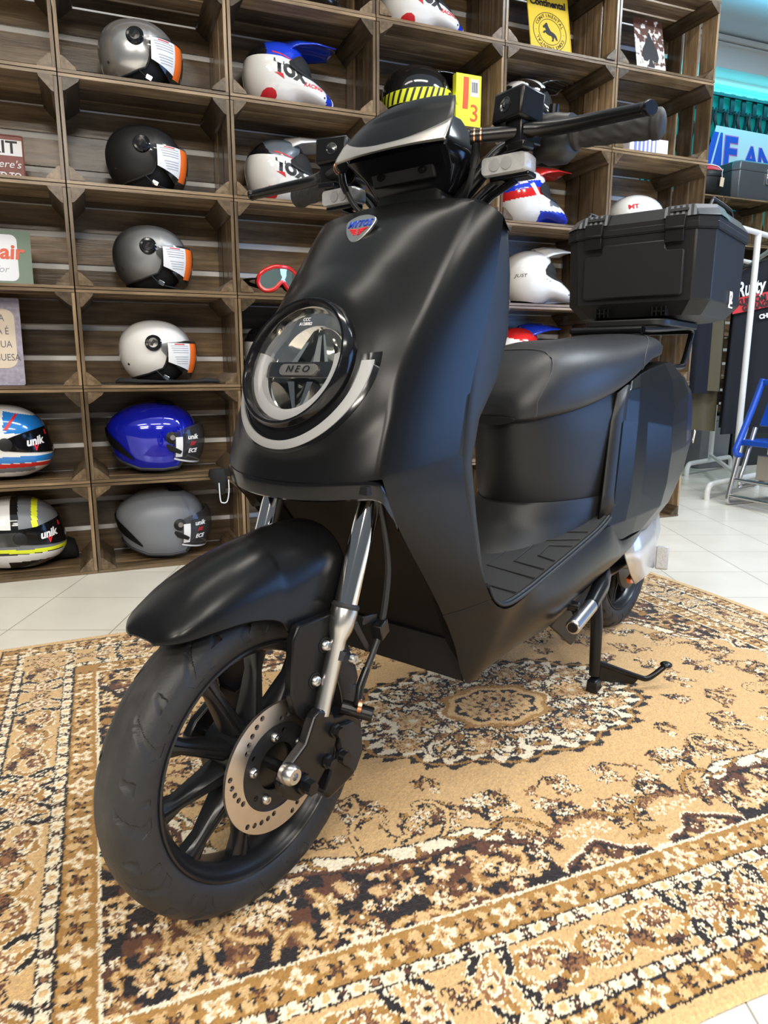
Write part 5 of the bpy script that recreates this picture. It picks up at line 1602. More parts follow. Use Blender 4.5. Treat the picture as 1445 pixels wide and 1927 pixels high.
# ------------------------------------------------------------------ helmets and other goods on the crate shelves
class Star:
    """closed form around a centre: R(direction)"""
    def __init__(self, c, fn): self.c = Vector(c); self.fn = fn
    def pt(self, az, t, k=1.0, off=0.0):
        d = Vector((math.sin(t) * math.cos(az), math.sin(t) * math.sin(az), math.cos(t)))
        return self.c + d * (self.fn(az, t) * k + off)
    def t_at(self, az, zfun):
        """polar angle where the surface first drops below zfun(point)"""
        lo = 0.02
        n = 60
        for i in range(1, n + 1):
            t = 0.02 + (PI - 0.04) * i / n
            p = self.pt(az, t)
            if p.z < zfun(p): 
                a, b = 0.02 + (PI - 0.04) * (i - 1) / n, t
                for _ in range(18):
                    m = (a + b) / 2; q = self.pt(az, m)
                    if q.z < zfun(q): b = m
                    else: a = m
                return a
        return PI - 0.02
    def shell(self, zfun, nu=84, nv=34, col=None, mb=None, rim=0.012):
        mb = mb or MB()
        P = []
        for i in range(nv + 1):
            P.append([None] * (nu + 1))
        for j in range(nu + 1):
            az = 2 * PI * j / nu
            tm = self.t_at(az, zfun)
            for i in range(nv + 1):
                P[i][j] = self.pt(az, 0.004 + (tm - 0.004) * i / nv)
        b = len(mb.v)
        mb.grid(P)
        if col:
            for k in range(len(mb.f)):
                q = mb.f[k]
                ce = sum((Vector(mb.v[x]) for x in q), Vector()) / 4
                mb.m[k] = col(ce)
        # rolled rim
        rimrow = [P[-1], [self.c + (p - self.c) * (1 - rim / max(1e-3, (p - self.c).length)) for p in P[-1]]]
        mb.grid(rimrow, mb.m[-1] if mb.m else 0)
        return mb, P[-1]
    def patch(self, a0, a1, zlo, zhi, off, nu=40, nv=16, mb=None, mi=0):
        mb = mb or MB()
        P = []
        cols = []
        for j in range(nu + 1):
            az = lerp(a0, a1, j / nu)
            t0 = self.t_at(az, lambda p: zhi(az)); t1 = self.t_at(az, lambda p: zlo(az))
            cols.append([self.pt(az, lerp(t0, t1, i / nv), 1.0, off) for i in range(nv + 1)])
        for i in range(nv + 1): P.append([cols[j][i] for j in range(nu + 1)])
        return mb.grid(P, mi)
    def side_y(self, x, z, side=-1):
        a, b = 0.0, 0.22
        for _ in range(26):
            m = (a + b) / 2
            d = Vector((x, side * m, z)) - self.c
            r = d.length
            az = math.atan2(d.y, d.x); t = math.acos(max(-1, min(1, d.z / max(r, 1e-6))))
            if r < self.fn(az, t): a = m
            else: b = m
        return side * a


def ell(rx, ry, rz, rxb=None, p=2.0, rzd=None):
    def f(az, t):
        dx, dy, dz = math.sin(t) * math.cos(az), math.sin(t) * math.sin(az), math.cos(t)
        ax = rx if dx > 0 else (rxb or rx)
        az_ = rz if dz > 0 else (rzd or rz)
        return 1.0 / ((abs(dx / ax) ** p + abs(dy / ry) ** p + abs(dz / az_) ** p) ** (1 / p))
    return f


def side_text(name, body, size, m, parent, star, x, z, ang=0.0, side=-1, off=0.0012, shear=0.2, bold=0.0, xs=1.0):
    """lettering laid onto the flank of a helmet (facing -y, read along +x)"""
    o = text(name, body, size, m, parent, (0, 0, 0), (math.cos(ang), 0, math.sin(ang)), (-math.sin(ang), 0, math.cos(ang)), 0.0, shear=shear, bold=bold, xscale=xs)
    for v in o.data.vertices:
        X, Z = v.co.x + x, v.co.z + z
        v.co = (X, star.side_y(X, Z, side) + side * off, Z)
    return o


def side_poly(name, pts, m, parent, star, side=-1, off=0.001, n=6):
    """flat graphic (a convex outline) laid on the flank"""
    mb = MB()
    c0 = (sum(p[0] for p in pts) / len(pts), sum(p[1] for p in pts) / len(pts))
    ring = []
    for i in range(len(pts)):
        a, b = pts[i], pts[(i + 1) % len(pts)]
        for k in range(n): ring.append((lerp(a[0], b[0], k / n), lerp(a[1], b[1], k / n)))
    rows = []
    for q in range(5):
        s = 0.02 + 0.98 * q / 4
        rows.append([(lerp(c0[0], x, s), lerp(c0[1], z, s)) for x, z in ring + ring[:1]])
    mb.grid([[(x, star.side_y(x, z, side) + side * off, z) for x, z in r] for r in rows])
    return mb.build(name, m, parent, smooth=60)


def hel(label, cat, t, n, z, yaw=0.0, group=None, name='helmet', roll=0.0):
    p = W(t, n, z)
    return thing(name, label, cat, p, group=group, rot=(roll, 0, ANG + yaw))


M['h_liner'] = mat('helmet_lining', (0.010, 0.010, 0.011), 0.75, bump=0.2, bscale=500)
M['smoke'] = mat('smoked_visor', (0.02, 0.02, 0.022), 0.04, alpha=0.62, coat=0.5)
M['tint'] = mat('light_tinted_visor', (0.05, 0.05, 0.055), 0.03, alpha=0.55, coat=0.5)
M['paper'] = mat('sticker_paper', (0.76, 0.77, 0.79), 0.5, var=0.02)
M['orange'] = mat('orange_sticker', (0.90, 0.17, 0.02), 0.5, var=0.04)
M['grey_print'] = mat('grey_print', (0.36, 0.38, 0.42), 0.5, var=0.05)
PIX = 0.000555
SHELF = 0.0125


def open_helmet(t, row, paint, label, dz=0.0, yaw=-0.30, group='plain open-face helmets with orange visor stickers'):
    h = hel(label, 'helmet', t, 0.155, FZ + row * CH + SHELF, yaw, group, 'open_face_helmet')
    S = Star((-0.005, 0, 0.118), ell(0.128, 0.118, 0.103, 0.121, 2.15, 0.125))
    xs = [-0.14, -0.10, -0.07, -0.01, 0.045, 0.056, 0.066, 0.085, 0.11, 0.14]
    zs = [0.022, 0.020, 0.022, 0.036, 0.056, 0.078, 0.118, 0.136, 0.146, 0.150]
    zb = lambda p: interp(p.x, xs, zs)
    mb, rim = S.shell(zb)
    sh = mb.build('helmet_shell', paint, h, smooth=60)
    MB().tube([p + Vector((0, 0, -0.001)) for p in rim], 0.0032, 8, False).build('edge_trim', M['rubber'], sh)
    S2 = Star((-0.005, 0, 0.110), ell(0.112, 0.106, 0.092, 0.108, 2.3, 0.112))
    xs2 = [-0.14, -0.09, 0.0, 0.05, 0.10, 0.14]; zs2 = [0.012, 0.002, 0.0, 0.002, 0.035, 0.12]
    mb, _ = S2.shell(lambda p: interp(p.x, xs2, zs2), 48, 20)
    mb.build('liner', M['h_liner'], h, smooth=60)
    MB().tube(catmull([(0.02, -0.100, 0.045), (0.05, -0.100, 0.018), (0.085, -0.07, 0.010), (0.10, 0, 0.012), (0.085, 0.07, 0.012)], 5), 0.006, 8, flat=0.4).build('chin_strap', M['h_liner'], h)
    MB().box((0.052, -0.104, 0.022), (0.020, 0.004, 0.014), rot=(0, 0.5, 0)).build('strap_buckle', M['chrome'], h, bevel=0.001)
    # visor hinged on the two round pivots
    V = Star((0.000, 0, 0.118), ell(0.140, 0.123, 0.104, 0.121, 2.1, 0.16))
    vis = V.patch(R_(-70), R_(70), lambda a: 0.008 + 0.105 * (abs(a) / R_(70)) ** 1.7, lambda a: 0.148 - 0.012 * (abs(a) / R_(70)) ** 2, 0.002)
    vo = vis.build('visor', M['smoke'], h, smooth=60)
    for s in (-1, 1):
        y = S.side_y(0.018, 0.138, s)
        pv = MB().lathe([(-0.004, 0.0275), (0.004, 0.0275), (0.0065, 0.0245), (0.0055, 0.018), (0.0075, 0.0165), (0.008, 0.0)], (0.018, y, 0.138), (0.05, s, 0.22), 36)
        pv.build('visor_pivot', M['gloss_black'], h, smooth=40)
        MB().box((0.018, y + s * 0.0085, 0.1395), (0.008, 0.001, 0.022), rot=(s * 0.22, 0.5, 0)).build('pivot_cover', M['dark_plastic'], h, bevel=0.0004)
    # protective sticker on the visor
    V.patch(R_(-60), R_(-24), lambda a: 0.048 + 0.028 * max(0, (-a - R_(24)) / R_(36)), lambda a: 0.138, 0.0035, 20, 12).build('visor_sticker', M['paper'], vo, smooth=60)
    V.patch(R_(-24), R_(-7), lambda a: 0.040, lambda a: 0.138, 0.0036, 10, 12).build('sticker_stripe', M['orange'], vo, smooth=60)
    pr = MB()
    for k in range(9):
        zz = 0.130 - 0.0072 * k
        if k == 4: continue
        V.patch(R_(-56 + 1.2 * k), R_(-28), lambda a: zz - 0.0018, lambda a: zz, 0.0042, 8, 1, pr)
    pr.build('sticker_print', M['grey_print'], vo, smooth=60)
    rd = MB(); V.patch(R_(-50), R_(-34), lambda a: 0.1325, lambda a: 0.1358, 0.0042, 6, 1, rd); rd.build('sticker_heading', M['red'], vo, smooth=60)
    MB().lathe([(0, 0.0045), (0.001, 0.0042), (0.001, 0)], (-0.075, S.side_y(-0.075, 0.068) - 0.0004, 0.068), (-0.2, -1, 0), 14).build('shell_vent', M['deep_black'], sh)
    return h


silver = mat('silver_metallic_paint', (0.52, 0.52, 0.52), 0.26, 0.75, coat=0.5, var=0.03, vscale=900)
mattblk = mat('matt_black_paint', (0.013, 0.013, 0.014), 0.46, bump=0.01)
white_g = mat('gloss_white_paint', (0.80, 0.79, 0.77), 0.12, coat=0.8, var=0.01)


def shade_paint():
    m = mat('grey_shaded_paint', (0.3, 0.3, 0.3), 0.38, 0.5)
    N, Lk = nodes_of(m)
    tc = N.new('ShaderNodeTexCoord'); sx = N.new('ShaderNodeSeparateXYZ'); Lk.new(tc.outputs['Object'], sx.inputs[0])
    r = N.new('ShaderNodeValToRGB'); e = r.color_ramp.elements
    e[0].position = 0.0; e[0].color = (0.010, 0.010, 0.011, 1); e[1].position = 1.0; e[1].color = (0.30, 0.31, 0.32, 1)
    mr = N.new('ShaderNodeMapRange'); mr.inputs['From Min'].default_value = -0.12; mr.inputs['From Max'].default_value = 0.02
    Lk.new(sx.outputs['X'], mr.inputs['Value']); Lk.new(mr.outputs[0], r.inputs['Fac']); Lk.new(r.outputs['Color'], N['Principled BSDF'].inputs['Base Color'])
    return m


open_helmet(0.252, 5, silver, 'silver metallic open-face helmet with orange visor sticker, topmost of the four')
open_helmet(0.252, 4, mattblk, 'matt black open-face helmet with orange visor sticker')
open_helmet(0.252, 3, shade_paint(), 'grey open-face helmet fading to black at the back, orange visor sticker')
open_helmet(0.250, 2, white_g, 'glossy white open-face helmet with orange visor sticker')
# black cloth the white helmet sits on
bg = MB()
bg.loft([[(x, 0.022 * w * math.cos(a), 0.004 + h * (0.5 + 0.5 * math.sin(a))) for a in [2 * PI * k / 16 for k in range(16)]] for x, w, h in ((-0.150, 0.3, 0.010), (-0.135, 0.8, 0.020), (-0.08, 1.0, 0.014), (0, 1, 0.010), (0.10, 0.9, 0.012), (0.145, 0.7, 0.018), (0.185, 0.35, 0.014), (0.195, 0.1, 0.008))])
o = bg.build('helmet_bag', M['h_liner'], None, smooth=60); o.location = W(0.252, 0.018, FZ + 2 * CH + 0.0115); o.rotation_euler = (0, 0, ANG)
tag(o, 'black cloth helmet bag lying in front of the glossy white open-face helmet', 'bag')


def jet_helmet(t, row, paint, label, yaw=-0.15):
    h = hel(label, 'helmet', t, 0.16, FZ + row * CH + SHELF, yaw, 'jet helmets with clear visor in the lower crates', 'jet_helmet')
    base = ell(0.150, 0.122, 0.120, 0.150, 2.25, 0.185)
    def fn(az, t):
        r = base(az, t)
        back = max(0.0, -math.cos(az)) ** 3
        return r * (1 + 0.12 * back * math.exp(-((t - 1.35) / 0.35) ** 2))
    S = Star((-0.01, 0, 0.130), fn)
    xs = [-0.2, -0.12, -0.06, 0.02, 0.075, 0.085, 0.09, 0.10, 0.115, 0.15]
    zs = [0.10, 0.046, 0.022, 0.018, 0.024, 0.045, 0.075, 0.135, 0.158, 0.166]
    mb, rim = S.shell(lambda p: interp(p.x, xs, zs))
    sh = mb.build('helmet_shell', paint, h, smooth=60)
    MB().tube([p + Vector((0, 0, -0.003)) for p in rim], 0.006, 8, False).build('edge_trim', M['rubber'], sh)
    S2 = Star((-0.01, 0, 0.118), ell(0.125, 0.110, 0.105, 0.12, 2.3, 0.116))
    mb, _ = S2.shell(lambda p: interp(p.x, [-.2, -.05, .05, .11, .15], [0.02, 0.0, 0.0, 0.02, .12]), 48, 20)
    mb.build('liner', M['h_liner'], h, smooth=60)
    # rear spoiler and top vent
    for s0 in (1, -1):
        q_ = lambda a: (abs(a - PI)) / R_(58)
        S.patch(R_(180), R_(180 + 58 * s0), lambda a: lerp(0.128, 0.052, q_(a)), lambda a: lerp(0.160, 0.060, q_(a) ** 1.4) + 0.012 * math.sin(PI * q_(a)), 0.004, 16, 10).build('spoiler', M['dark_plastic'], h, smooth=60)
    vt = MB(); vt.grid([[S.pt(R_(a), R_(t) * (1 - 0.25 * (abs(a) / 60) ** 2), 1, 0.002 + 0.008 * math.sin(PI * (t - 12) / 24)) for a in range(-60, 61, 10)] for t in (12, 16, 20, 24, 28, 32, 36)])
    vt.build('top_vent', M['dark_plastic'], h, smooth=40)
    # visor with mechanism
    V = Star((0.0, 0, 0.125), ell(0.166, 0.126, 0.118, 0.14, 2.15, 0.16))
    vo = V.patch(R_(-62), R_(62), lambda a: 0.034 + 0.022 * (abs(a) / R_(62)) ** 2, lambda a: 0.176 - 0.03 * (abs(a) / R_(62)) ** 2, 0.001).build('visor', M['tint'], h, smooth=60)
    V.patch(R_(-62), R_(62), lambda a: 0.030 + 0.022 * (abs(a) / R_(62)) ** 2, lambda a: 0.036 + 0.022 * (abs(a) / R_(62)) ** 2, 0.0025, 40, 2).build('visor_edge', M['paper'], vo, smooth=60)
    V.patch(R_(-60), R_(-50), lambda a: 0.06, lambda a: 0.13, 0.002, 6, 6).build('visor_frame', M['paper'], vo, smooth=60)
    for s in (-1, 1):
        y = S.side_y(0.055, 0.128, s)
        MB().lathe([(-0.004, 0.022), (0.004, 0.021), (0.006, 0.015), (0.008, 0.012), (0.008, 0)], (0.055, y, 0.128), (0.2, s, 0.1), 28).build('visor_pivot', M['dark_plastic'], h, smooth=40)
        MB().lathe([(0.0, 0.010), (0.003, 0.009), (0.003, 0)], (0.058, y + s * 0.007, 0.129), (0.2, s, 0.1), 20).build('pivot_cover', M['alu'], h, smooth=40)
        MB().prism([(0.020, 0.115), (0.060, 0.098), (0.088, 0.080), (0.082, 0.070), (0.045, 0.082)], (0, s * 0.006, 0), origin=(0, y - s * 0.002, 0)).build('lever_plate', M['dark_plastic'], h, smooth=30, bevel=0.002)
    for (bd, z, sz, mm) in (('unik', 0.128, 0.024, M['white']), ('////', 0.105, 0.018, M['red']), ('ECE', 0.080, 0.020, M['white'])):
        o = text('visor_print', bd, sz, mm, vo, (0, 0, 0), (1, 0, 0), (0, 0, 1), 0.0, shear=0.2, bold=0.0006)
        for v in o.data.vertices:
            a = R_(-36) + v.co.x / 0.15; zz = z + v.co.z
            tt = V.t_at(a, lambda p: zz)
            v.co = V.pt(a, tt, 1.0, 0.004)
    return h


blue_g = mat('gloss_blue_paint', (0.006, 0.012, 0.42), 0.10, 0.25, coat=1.0, var=0.05, vscale=900)
grey_f = mat('flat_grey_paint', (0.175, 0.185, 0.205), 0.42, var=0.02)
jet_helmet(0.238, 1, blue_g, 'glossy deep blue jet helmet with clear visor')
jet_helmet(0.248, 0, grey_f, 'flat grey jet helmet with clear visor in a floor level crate')
pc = MB()
pc.loft([[(0.0 + dx, dy * w, -0.0 - zz) for dx, dy in ((-0.022 * w, -1), (0.022 * w, -1), (0.024 * w, 1), (-0.022 * w, 1))] for zz, w in ((-0.012, 0.010), (0.0, 0.013), (0.03, 0.012), (0.065, 0.006), (0.072, 0.002))])
pc = MB()
pc.loft([[(0.030 * w * math.cos(a) + 0.012 * q, 0.016 * w * math.sin(a), -0.075 * q) for a in [2 * PI * k / 12 for k in range(12)]] for q, w in ((-0.25, 0.9), (0, 1.15), (0.4, 0.85), (0.8, 0.5), (1, 0.2))])
o = thing('drawstring_pouch', 'small black pouch with white cord hanging over the edge below the glossy blue helmet', 'pouch', W(0.420, -0.024, FZ + CH + 0.012), ANG)
pc.build('pouch', M['h_liner'], o, smooth=60)
MB().tube(catmull([(0.0, -0.012, -0.03), (0.002, -0.014, -0.09), (0.010, -0.014, -0.102), (0.026, -0.012, -0.098), (0.034, -0.012, -0.06), (0.034, -0.012, -0.02)], 6), 0.0022, 8).build('cord', M['paper'], o, smooth=60)


def mx_helmet(t, row, label, mats_, colf, name_logo=True, yaw=0.0, n=0.16, peak=0, group='motocross helmets with peak', dz=0.0, accent=None, roll=0.0):
    h = hel(label, 'helmet', t, n, FZ + row * CH + SHELF + dz, yaw, group, 'motocross_helmet', roll)
    base = ell(0.118, 0.116, 0.104, 0.125, 2.15, 0.135)
    def fn(az, t):
        r = base(az, t)
        fr = max(0.0, math.cos(az)) ** 2.6
        chin = math.exp(-((t - 2.02) / 0.25) ** 2)
        eye = math.exp(-((t - 1.34) / 0.28) ** 2) * max(0.0, math.cos(az) + 0.12) ** 0.9
        return r + 0.108 * fr * chin - 0.034 * eye
    S = Star((-0.045, 0, 0.124), fn)
    xs = [-0.2, -0.12, -0.05, 0.03, 0.09, 0.15]; zs = [0.040, 0.018, 0.010, 0.012, 0.016, 0.020]
    mb, rim = S.shell(lambda p: interp(p.x, xs, zs), 150, 80, colf)
    sh = mb.build('helmet_shell', mats_, h, smooth=60)
    S2 = Star((-0.045, 0, 0.115), ell(0.120, 0.100, 0.1, 0.112, 2.3, 0.115))
    mb, _ = S2.shell(lambda p: 0.0, 40, 16); mb.build('liner', M['h_liner'], h, smooth=60)
    # eye port
    S.patch(R_(-82), R_(82), lambda a: 0.098 + 0.030 * (abs(a) / R_(82)) ** 3, lambda a: 0.176 - 0.034 * (abs(a) / R_(82)) ** 3, 0.0025).build('eye_port', M['h_liner'], h, smooth=60)
    MB().tube([S.pt(a, S.t_at(a, lambda p: 0.097 + 0.030 * (abs(a) / R_(82)) ** 3), 1, 0.003) for a in [R_(-82 + 164 * k / 32) for k in range(33)]], 0.004, 8).build('port_trim', M['rubber'], h)
    # peak
    P = []
    for i in range(13):
        u = i / 12
        x = lerp(-0.035, 0.155, u)
        zc = interp(u, [0, 0.25, 0.55, 1.0], [0.232, 0.242, 0.243, 0.232])
        w = interp(u, [0, 0.2, 0.6, 1.0], [0.070, 0.098, 0.088, 0.060])
        P.append([(x - 0.010 * (1 - abs(a)) * -1, w * a, zc - (0.048 * (1 - u) + 0.010 * u) * abs(a) ** 2.2 + (0.004 if abs(a) < .2 else 0)) for a in [k / 8 for k in range(-8, 9)]])
    MB().grid(P).build('peak', mats_[peak], h, smooth=60, solid=0.004)
    for s in (-1, 1):
        MB().lathe([(0, 0.008), (0.003, 0.008), (0.005, 0.005), (0.005, 0)], (0.035, S.side_y(0.035, 0.172, s), 0.172), (0.1, s, 0.3), 16).build('peak_screw', M['alu'], h, smooth=40)
    vt = MB()
    for k in range(4): vt.add(*(lambda b: (b.v, b.f))(MB().box((0.098 + 0.014 * k, S.side_y(0.098 + 0.014 * k, 0.045 + 0.004 * k) - 0.0006, 0.045 + 0.004 * k), (0.005, 0.002, 0.005))))
    vt.build('chin_vent', M['deep_black'], h, smooth=0)
    if name_logo:
        side_text('side_lettering', 'TOX', 0.047, M['black_print'], h, S, -0.026, 0.106, -0.28, bold=0.0035, xs=1.1, shear=-0.25)
        side_text('side_lettering', 'RACING', 0.019, M['red'], h, S, 0.055, 0.072, -0.10, bold=0.0006)
        side_poly('side_stripe', [(-0.09, 0.168), (0.01, 0.145), (0.012, 0.141), (-0.088, 0.163)], M['red'], h, S)
        side_poly('side_stripe', [(-0.085, 0.100), (-0.055, 0.098), (-0.050, 0.082)], M['red'], h, S)
        side_poly('side_dot', [(-0.098 + 0.026 * math.cos(a), 0.034 + 0.022 * math.sin(a)) for a in [2 * PI * k / 10 for k in range(10)]], M['red'], h, S, n=2)
    return h, S


royal = mat('royal_blue_paint', (0.010, 0.045, 0.55), 0.12, coat=0.8, var=0.03)
blk_g = mat('gloss_black_paint', (0.008, 0.008, 0.009), 0.10, coat=0.8, var=0.1)
red_g = mat('gloss_red_paint', (0.62, 0.018, 0.018), 0.14, coat=0.8, var=0.03)
grey_g = mat('grey_panel_paint', (0.10, 0.12, 0.14), 0.3, coat=0.4, var=0.05)


def two_tone(p):
    if p.x > 0.105 and p.z < 0.085: return 1
    if p.z > 0.150 - 0.10 * max(0, p.x + 0.0) + 0.10 * max(0, -p.x - 0.06) and p.x < 0.12: return 2 if p.x < -0.105 else 1
    return 0


mx_helmet(0.768, 5, 'white and royal blue motocross helmet in the third crate column', [white_g, royal, blk_g], two_tone, peak=1)
mx_helmet(0.765, 4, 'white motocross helmet with black crown, behind the right brake lever', [white_g, blk_g, grey_g], lambda p: (2 if (p.x + 0.05) ** 2 + (p.z - 0.2) ** 2 < 0.0042 and two_tone(p) else 1) if two_tone(p) else 0, peak=0)
mx_helmet(1.290, 6, 'white and blue motocross helmet cut off by the top picture edge', [white_g, royal, blk_g], two_tone, peak=1)
mx_helmet(0.800, 6, 'dark motocross helmet peeking in at the top picture edge', [blk_g, grey_g], lambda p: 0, False, peak=0)


def camo(p):
    return 1 if math.sin(p.x * 75 + 3 * math.sin(p.z * 60)) + math.sin(p.z * 70 + p.x * 40) > 0.1 else 0


mx_helmet(1.790, 5, 'black and white patterned motocross helmet behind the left brake reservoir', [blk_g, white_g], camo, False, peak=0, dz=0.022)


def tricol(p):
    if p.z > 0.165 and p.x > -0.02: return 0
    if 0.118 < p.z - 0.18 * p.x < 0.150 and p.x < 0.07: return 1
    if 0.150 <= p.z - 0.18 * p.x < 0.178: return 2
    if p.z < 0.055 and p.x > -0.02: return 2
    if 0.075 < p.z < 0.100 and p.x > 0.02: return 3
    return 0


h, S = mx_helmet(1.800, 4, 'white motocross helmet with red and blue stripes and red peak', [white_g, red_g, royal, grey_g], tricol, False, peak=1)
side_poly('side_stripe', [(-0.080, 0.150), (-0.060, 0.155), (-0.012, 0.085), (-0.028, 0.080)], M['white'], h, S)
h, S = mx_helmet(1.845, 3, 'all white motocross helmet left of the top case', [white_g, blk_g], lambda p: 0, False, peak=0, dz=0.0)
side_text('side_lettering', 'JUST', 0.018, M['black_print'], h, S, -0.135, 0.115, 0.0)
side_text('side_lettering', 'IT', 0.042, M['black_print'], h, S, -0.01, 0.108, -0.4, shear=0.5)


def redblue(p):
    if p.x > 0.03 or (p.z < 0.11 and p.x < -0.08): return 2
    if p.z > 0.150 and p.x < 0.03 and p.z > 0.17 - 0.35 * (p.x + 0.1): return 1
    return 0


mx_helmet(1.790, 2, 'white helmet with red and blue crown showing above the front of the seat', [white_g, red_g, royal], redblue, False, peak=2, yaw=0.1, dz=-0.002)
# the half hidden white and black helmet behind the headlight
mx_helmet(0.735, 2, 'white and black helmet mostly hidden behind the headlight', [white_g, blk_g], lambda p: 1 if p.z > 0.15 else 0, False, peak=1)

# plain white helmet at the end of the stack
h = hel('plain white helmet with tiny red lettering behind the top case', 'helmet', 2.345, 0.15, FZ + 4 * CH + SHELF, 0, None, 'open_face_helmet')
S = Star((-0.005, 0, 0.078), ell(0.132, 0.112, 0.100, 0.126, 2.1, 0.10))
mb, rim = S.shell(lambda p: interp(p.x, [-.14, -.05, .05, .14], [0.02, 0.01, 0.03, 0.075])); mb.build('helmet_shell', white_g, h, smooth=60)
MB().tube(rim, 0.0035, 8, False).build('edge_trim', M['rubber'], h)
side_text('side_lettering', 'MT', 0.026, M['red'], h, S, -0.085, 0.110, 0.1, bold=0.001)
S2 = Star((-0.005, 0, 0.07), ell(0.118, 0.1, 0.09, 0.11, 2.3, 0.07)); mb, _ = S2.shell(lambda p: 0.0, 40, 14); mb.build('liner', M['h_liner'], h, smooth=60)

# ---- black open helmet with yellow hatching and goggles
hz = MB()
h = hel('glossy black open-face helmet with yellow hatched band and goggles', 'helmet', 1.265, 0.155, FZ + 5 * CH + SHELF, 0, None, 'open_face_helmet')
S = Star((0.0, 0, 0.115), ell(0.130, 0.122, 0.115, 0.135, 2.2, 0.14))
mb, rim = S.shell(lambda p: interp(p.x, [-.15, -.05, .05, .07, .08, .15], [0.02, 0.012, 0.012, 0.03, 0.12, 0.15])); mb.build('helmet_shell', blk_g, h, smooth=60)
S2 = Star((0.0, 0, 0.10), ell(0.118, 0.108, 0.1, 0.12, 2.3, 0.1)); mb, _ = S2.shell(lambda p: 0.0, 40, 14); mb.build('liner', M['h_liner'], h, smooth=60)
neon = mat('neon_yellow', (0.78, 0.86, 0.03), 0.45, var=0.02)
zlo = lambda a: 0.080 + 0.012 * math.cos(a); zhi = lambda a: 0.124 + 0.014 * math.cos(a)
BAND = S.patch(R_(-230), R_(-28), zlo, zhi, 0.003, 60, 6).build('goggle_strap', neon, h, smooth=60)
ht = MB()
for k in range(15):
    a0 = R_(-60 - 11 * k)
    rows = []
    for i in range(7):
        u = i / 6
        row = []
        for q in (0, 1):
            a = a0 - R_(7 * u) - R_(4.2) * q
            zz = lerp(zlo(a) + 0.001, zhi(a) - 0.001, 1 - u)
            row.append(S.pt(a, S.t_at(a, lambda p: zz), 1, 0.0042))
        rows.append(row)
    ht.grid(rows)
ht.build('strap_hatching', M['black_print'], BAND, smooth=60)
G = Star((0.012, 0, 0.115), ell(0.142, 0.120, 0.115, 0.13, 2.3, 0.14))
fr = MB()
gp = []
for k in range(40):
    th_ = 2 * PI * k / 40
    a = R_(46) * math.cos(th_); zz = 0.108 + 0.042 * math.sin(th_)
    gp.append(G.pt(a, G.t_at(a, lambda p: zz), 1, 0.012))
fr.tube(gp + [gp[0]], 0.008, 10, False); fr.build('goggle_frame', neon, h, smooth=60)
G.patch(R_(-42), R_(42), lambda a: 0.075, lambda a: 0.142, 0.010, 20, 8).build('goggle_lens', M['smoke'], h, smooth=60)
MB().box((0.088, -0.098, 0.108), (0.018, 0.010, 0.030), rot=(0, 0, -0.6)).build('strap_clip', M['plastic'], h, bevel=0.002)
P = [[(lerp(0.05, 0.185, u), 0.075 * a * (1 - 0.3 * u), 0.218 - 0.030 * u ** 2 + 0.03 * u - 0.02 * a * a) for a in [k / 6 for k in range(-6, 7)]] for u in [i / 8 for i in range(9)]]
MB().grid(P).build('peak', blk_g, h, smooth=60, solid=0.004)
side_text('side_lettering', '360', 0.022, M['white'], h, S, 0.075, 0.070, 0.1)

# ---- red goggles
h = thing('goggles', 'red framed motocross goggles with mirrored lens', 'goggles', W(0.676, 0.050, FZ + 3 * CH + SHELF + 0.004), ANG + 0.25)
ol = catmull([(-0.080, 0, 0.030), (-0.072, 0, 0.062), (-0.035, 0, 0.084), (0, 0, 0.087), (0.035, 0, 0.084), (0.072, 0, 0.062), (0.080, 0, 0.030), (0.062, 0, 0.006), (0.030, 0, 0.010), (0.0, 0, 0.036), (-0.030, 0, 0.010), (-0.062, 0, 0.006)], 5, True)
bend = lambda p, d=0.0: Vector((p.x, -0.030 + 4.2 * p.x * p.x * 1.0 + d, p.z))
fr = MB(); fr.tube([bend(p) for p in ol] + [bend(ol[0])], 0.0078, 10, False); fr.build('goggle_frame', red_g, h, smooth=60)
mir = mat('mirrored_lens', (0.55, 0.72, 0.66), 0.06, 0.9, var=0.2, vscale=20)
le = MB(); cen = Vector((0, 0, 0.052)); le.grid([[bend(cen.lerp(p, s), -0.003) for p in ol + ol[:1]] for s in (0.02, 0.3, 0.6, 0.98)]); le.build('goggle_lens', mir, h, smooth=60)
bk = MB(); bk.loft([[bend(p, 0.004) for p in ol], [bend(cen.lerp(p, 0.95), 0.035) for p in ol]], True, False); bk.build('face_foam', M['h_liner'], h, smooth=60)
st_ = MB()
for s in (-1, 1): st_.tube(catmull([(s * 0.080, -0.004, 0.045), (s * 0.098, 0.03, 0.045), (s * 0.085, 0.09, 0.04), (0, 0.13, 0.03)], 5), 0.016, 8, flat=0.15)
st_.build('goggle_strap', M['h_liner'], h, smooth=60)

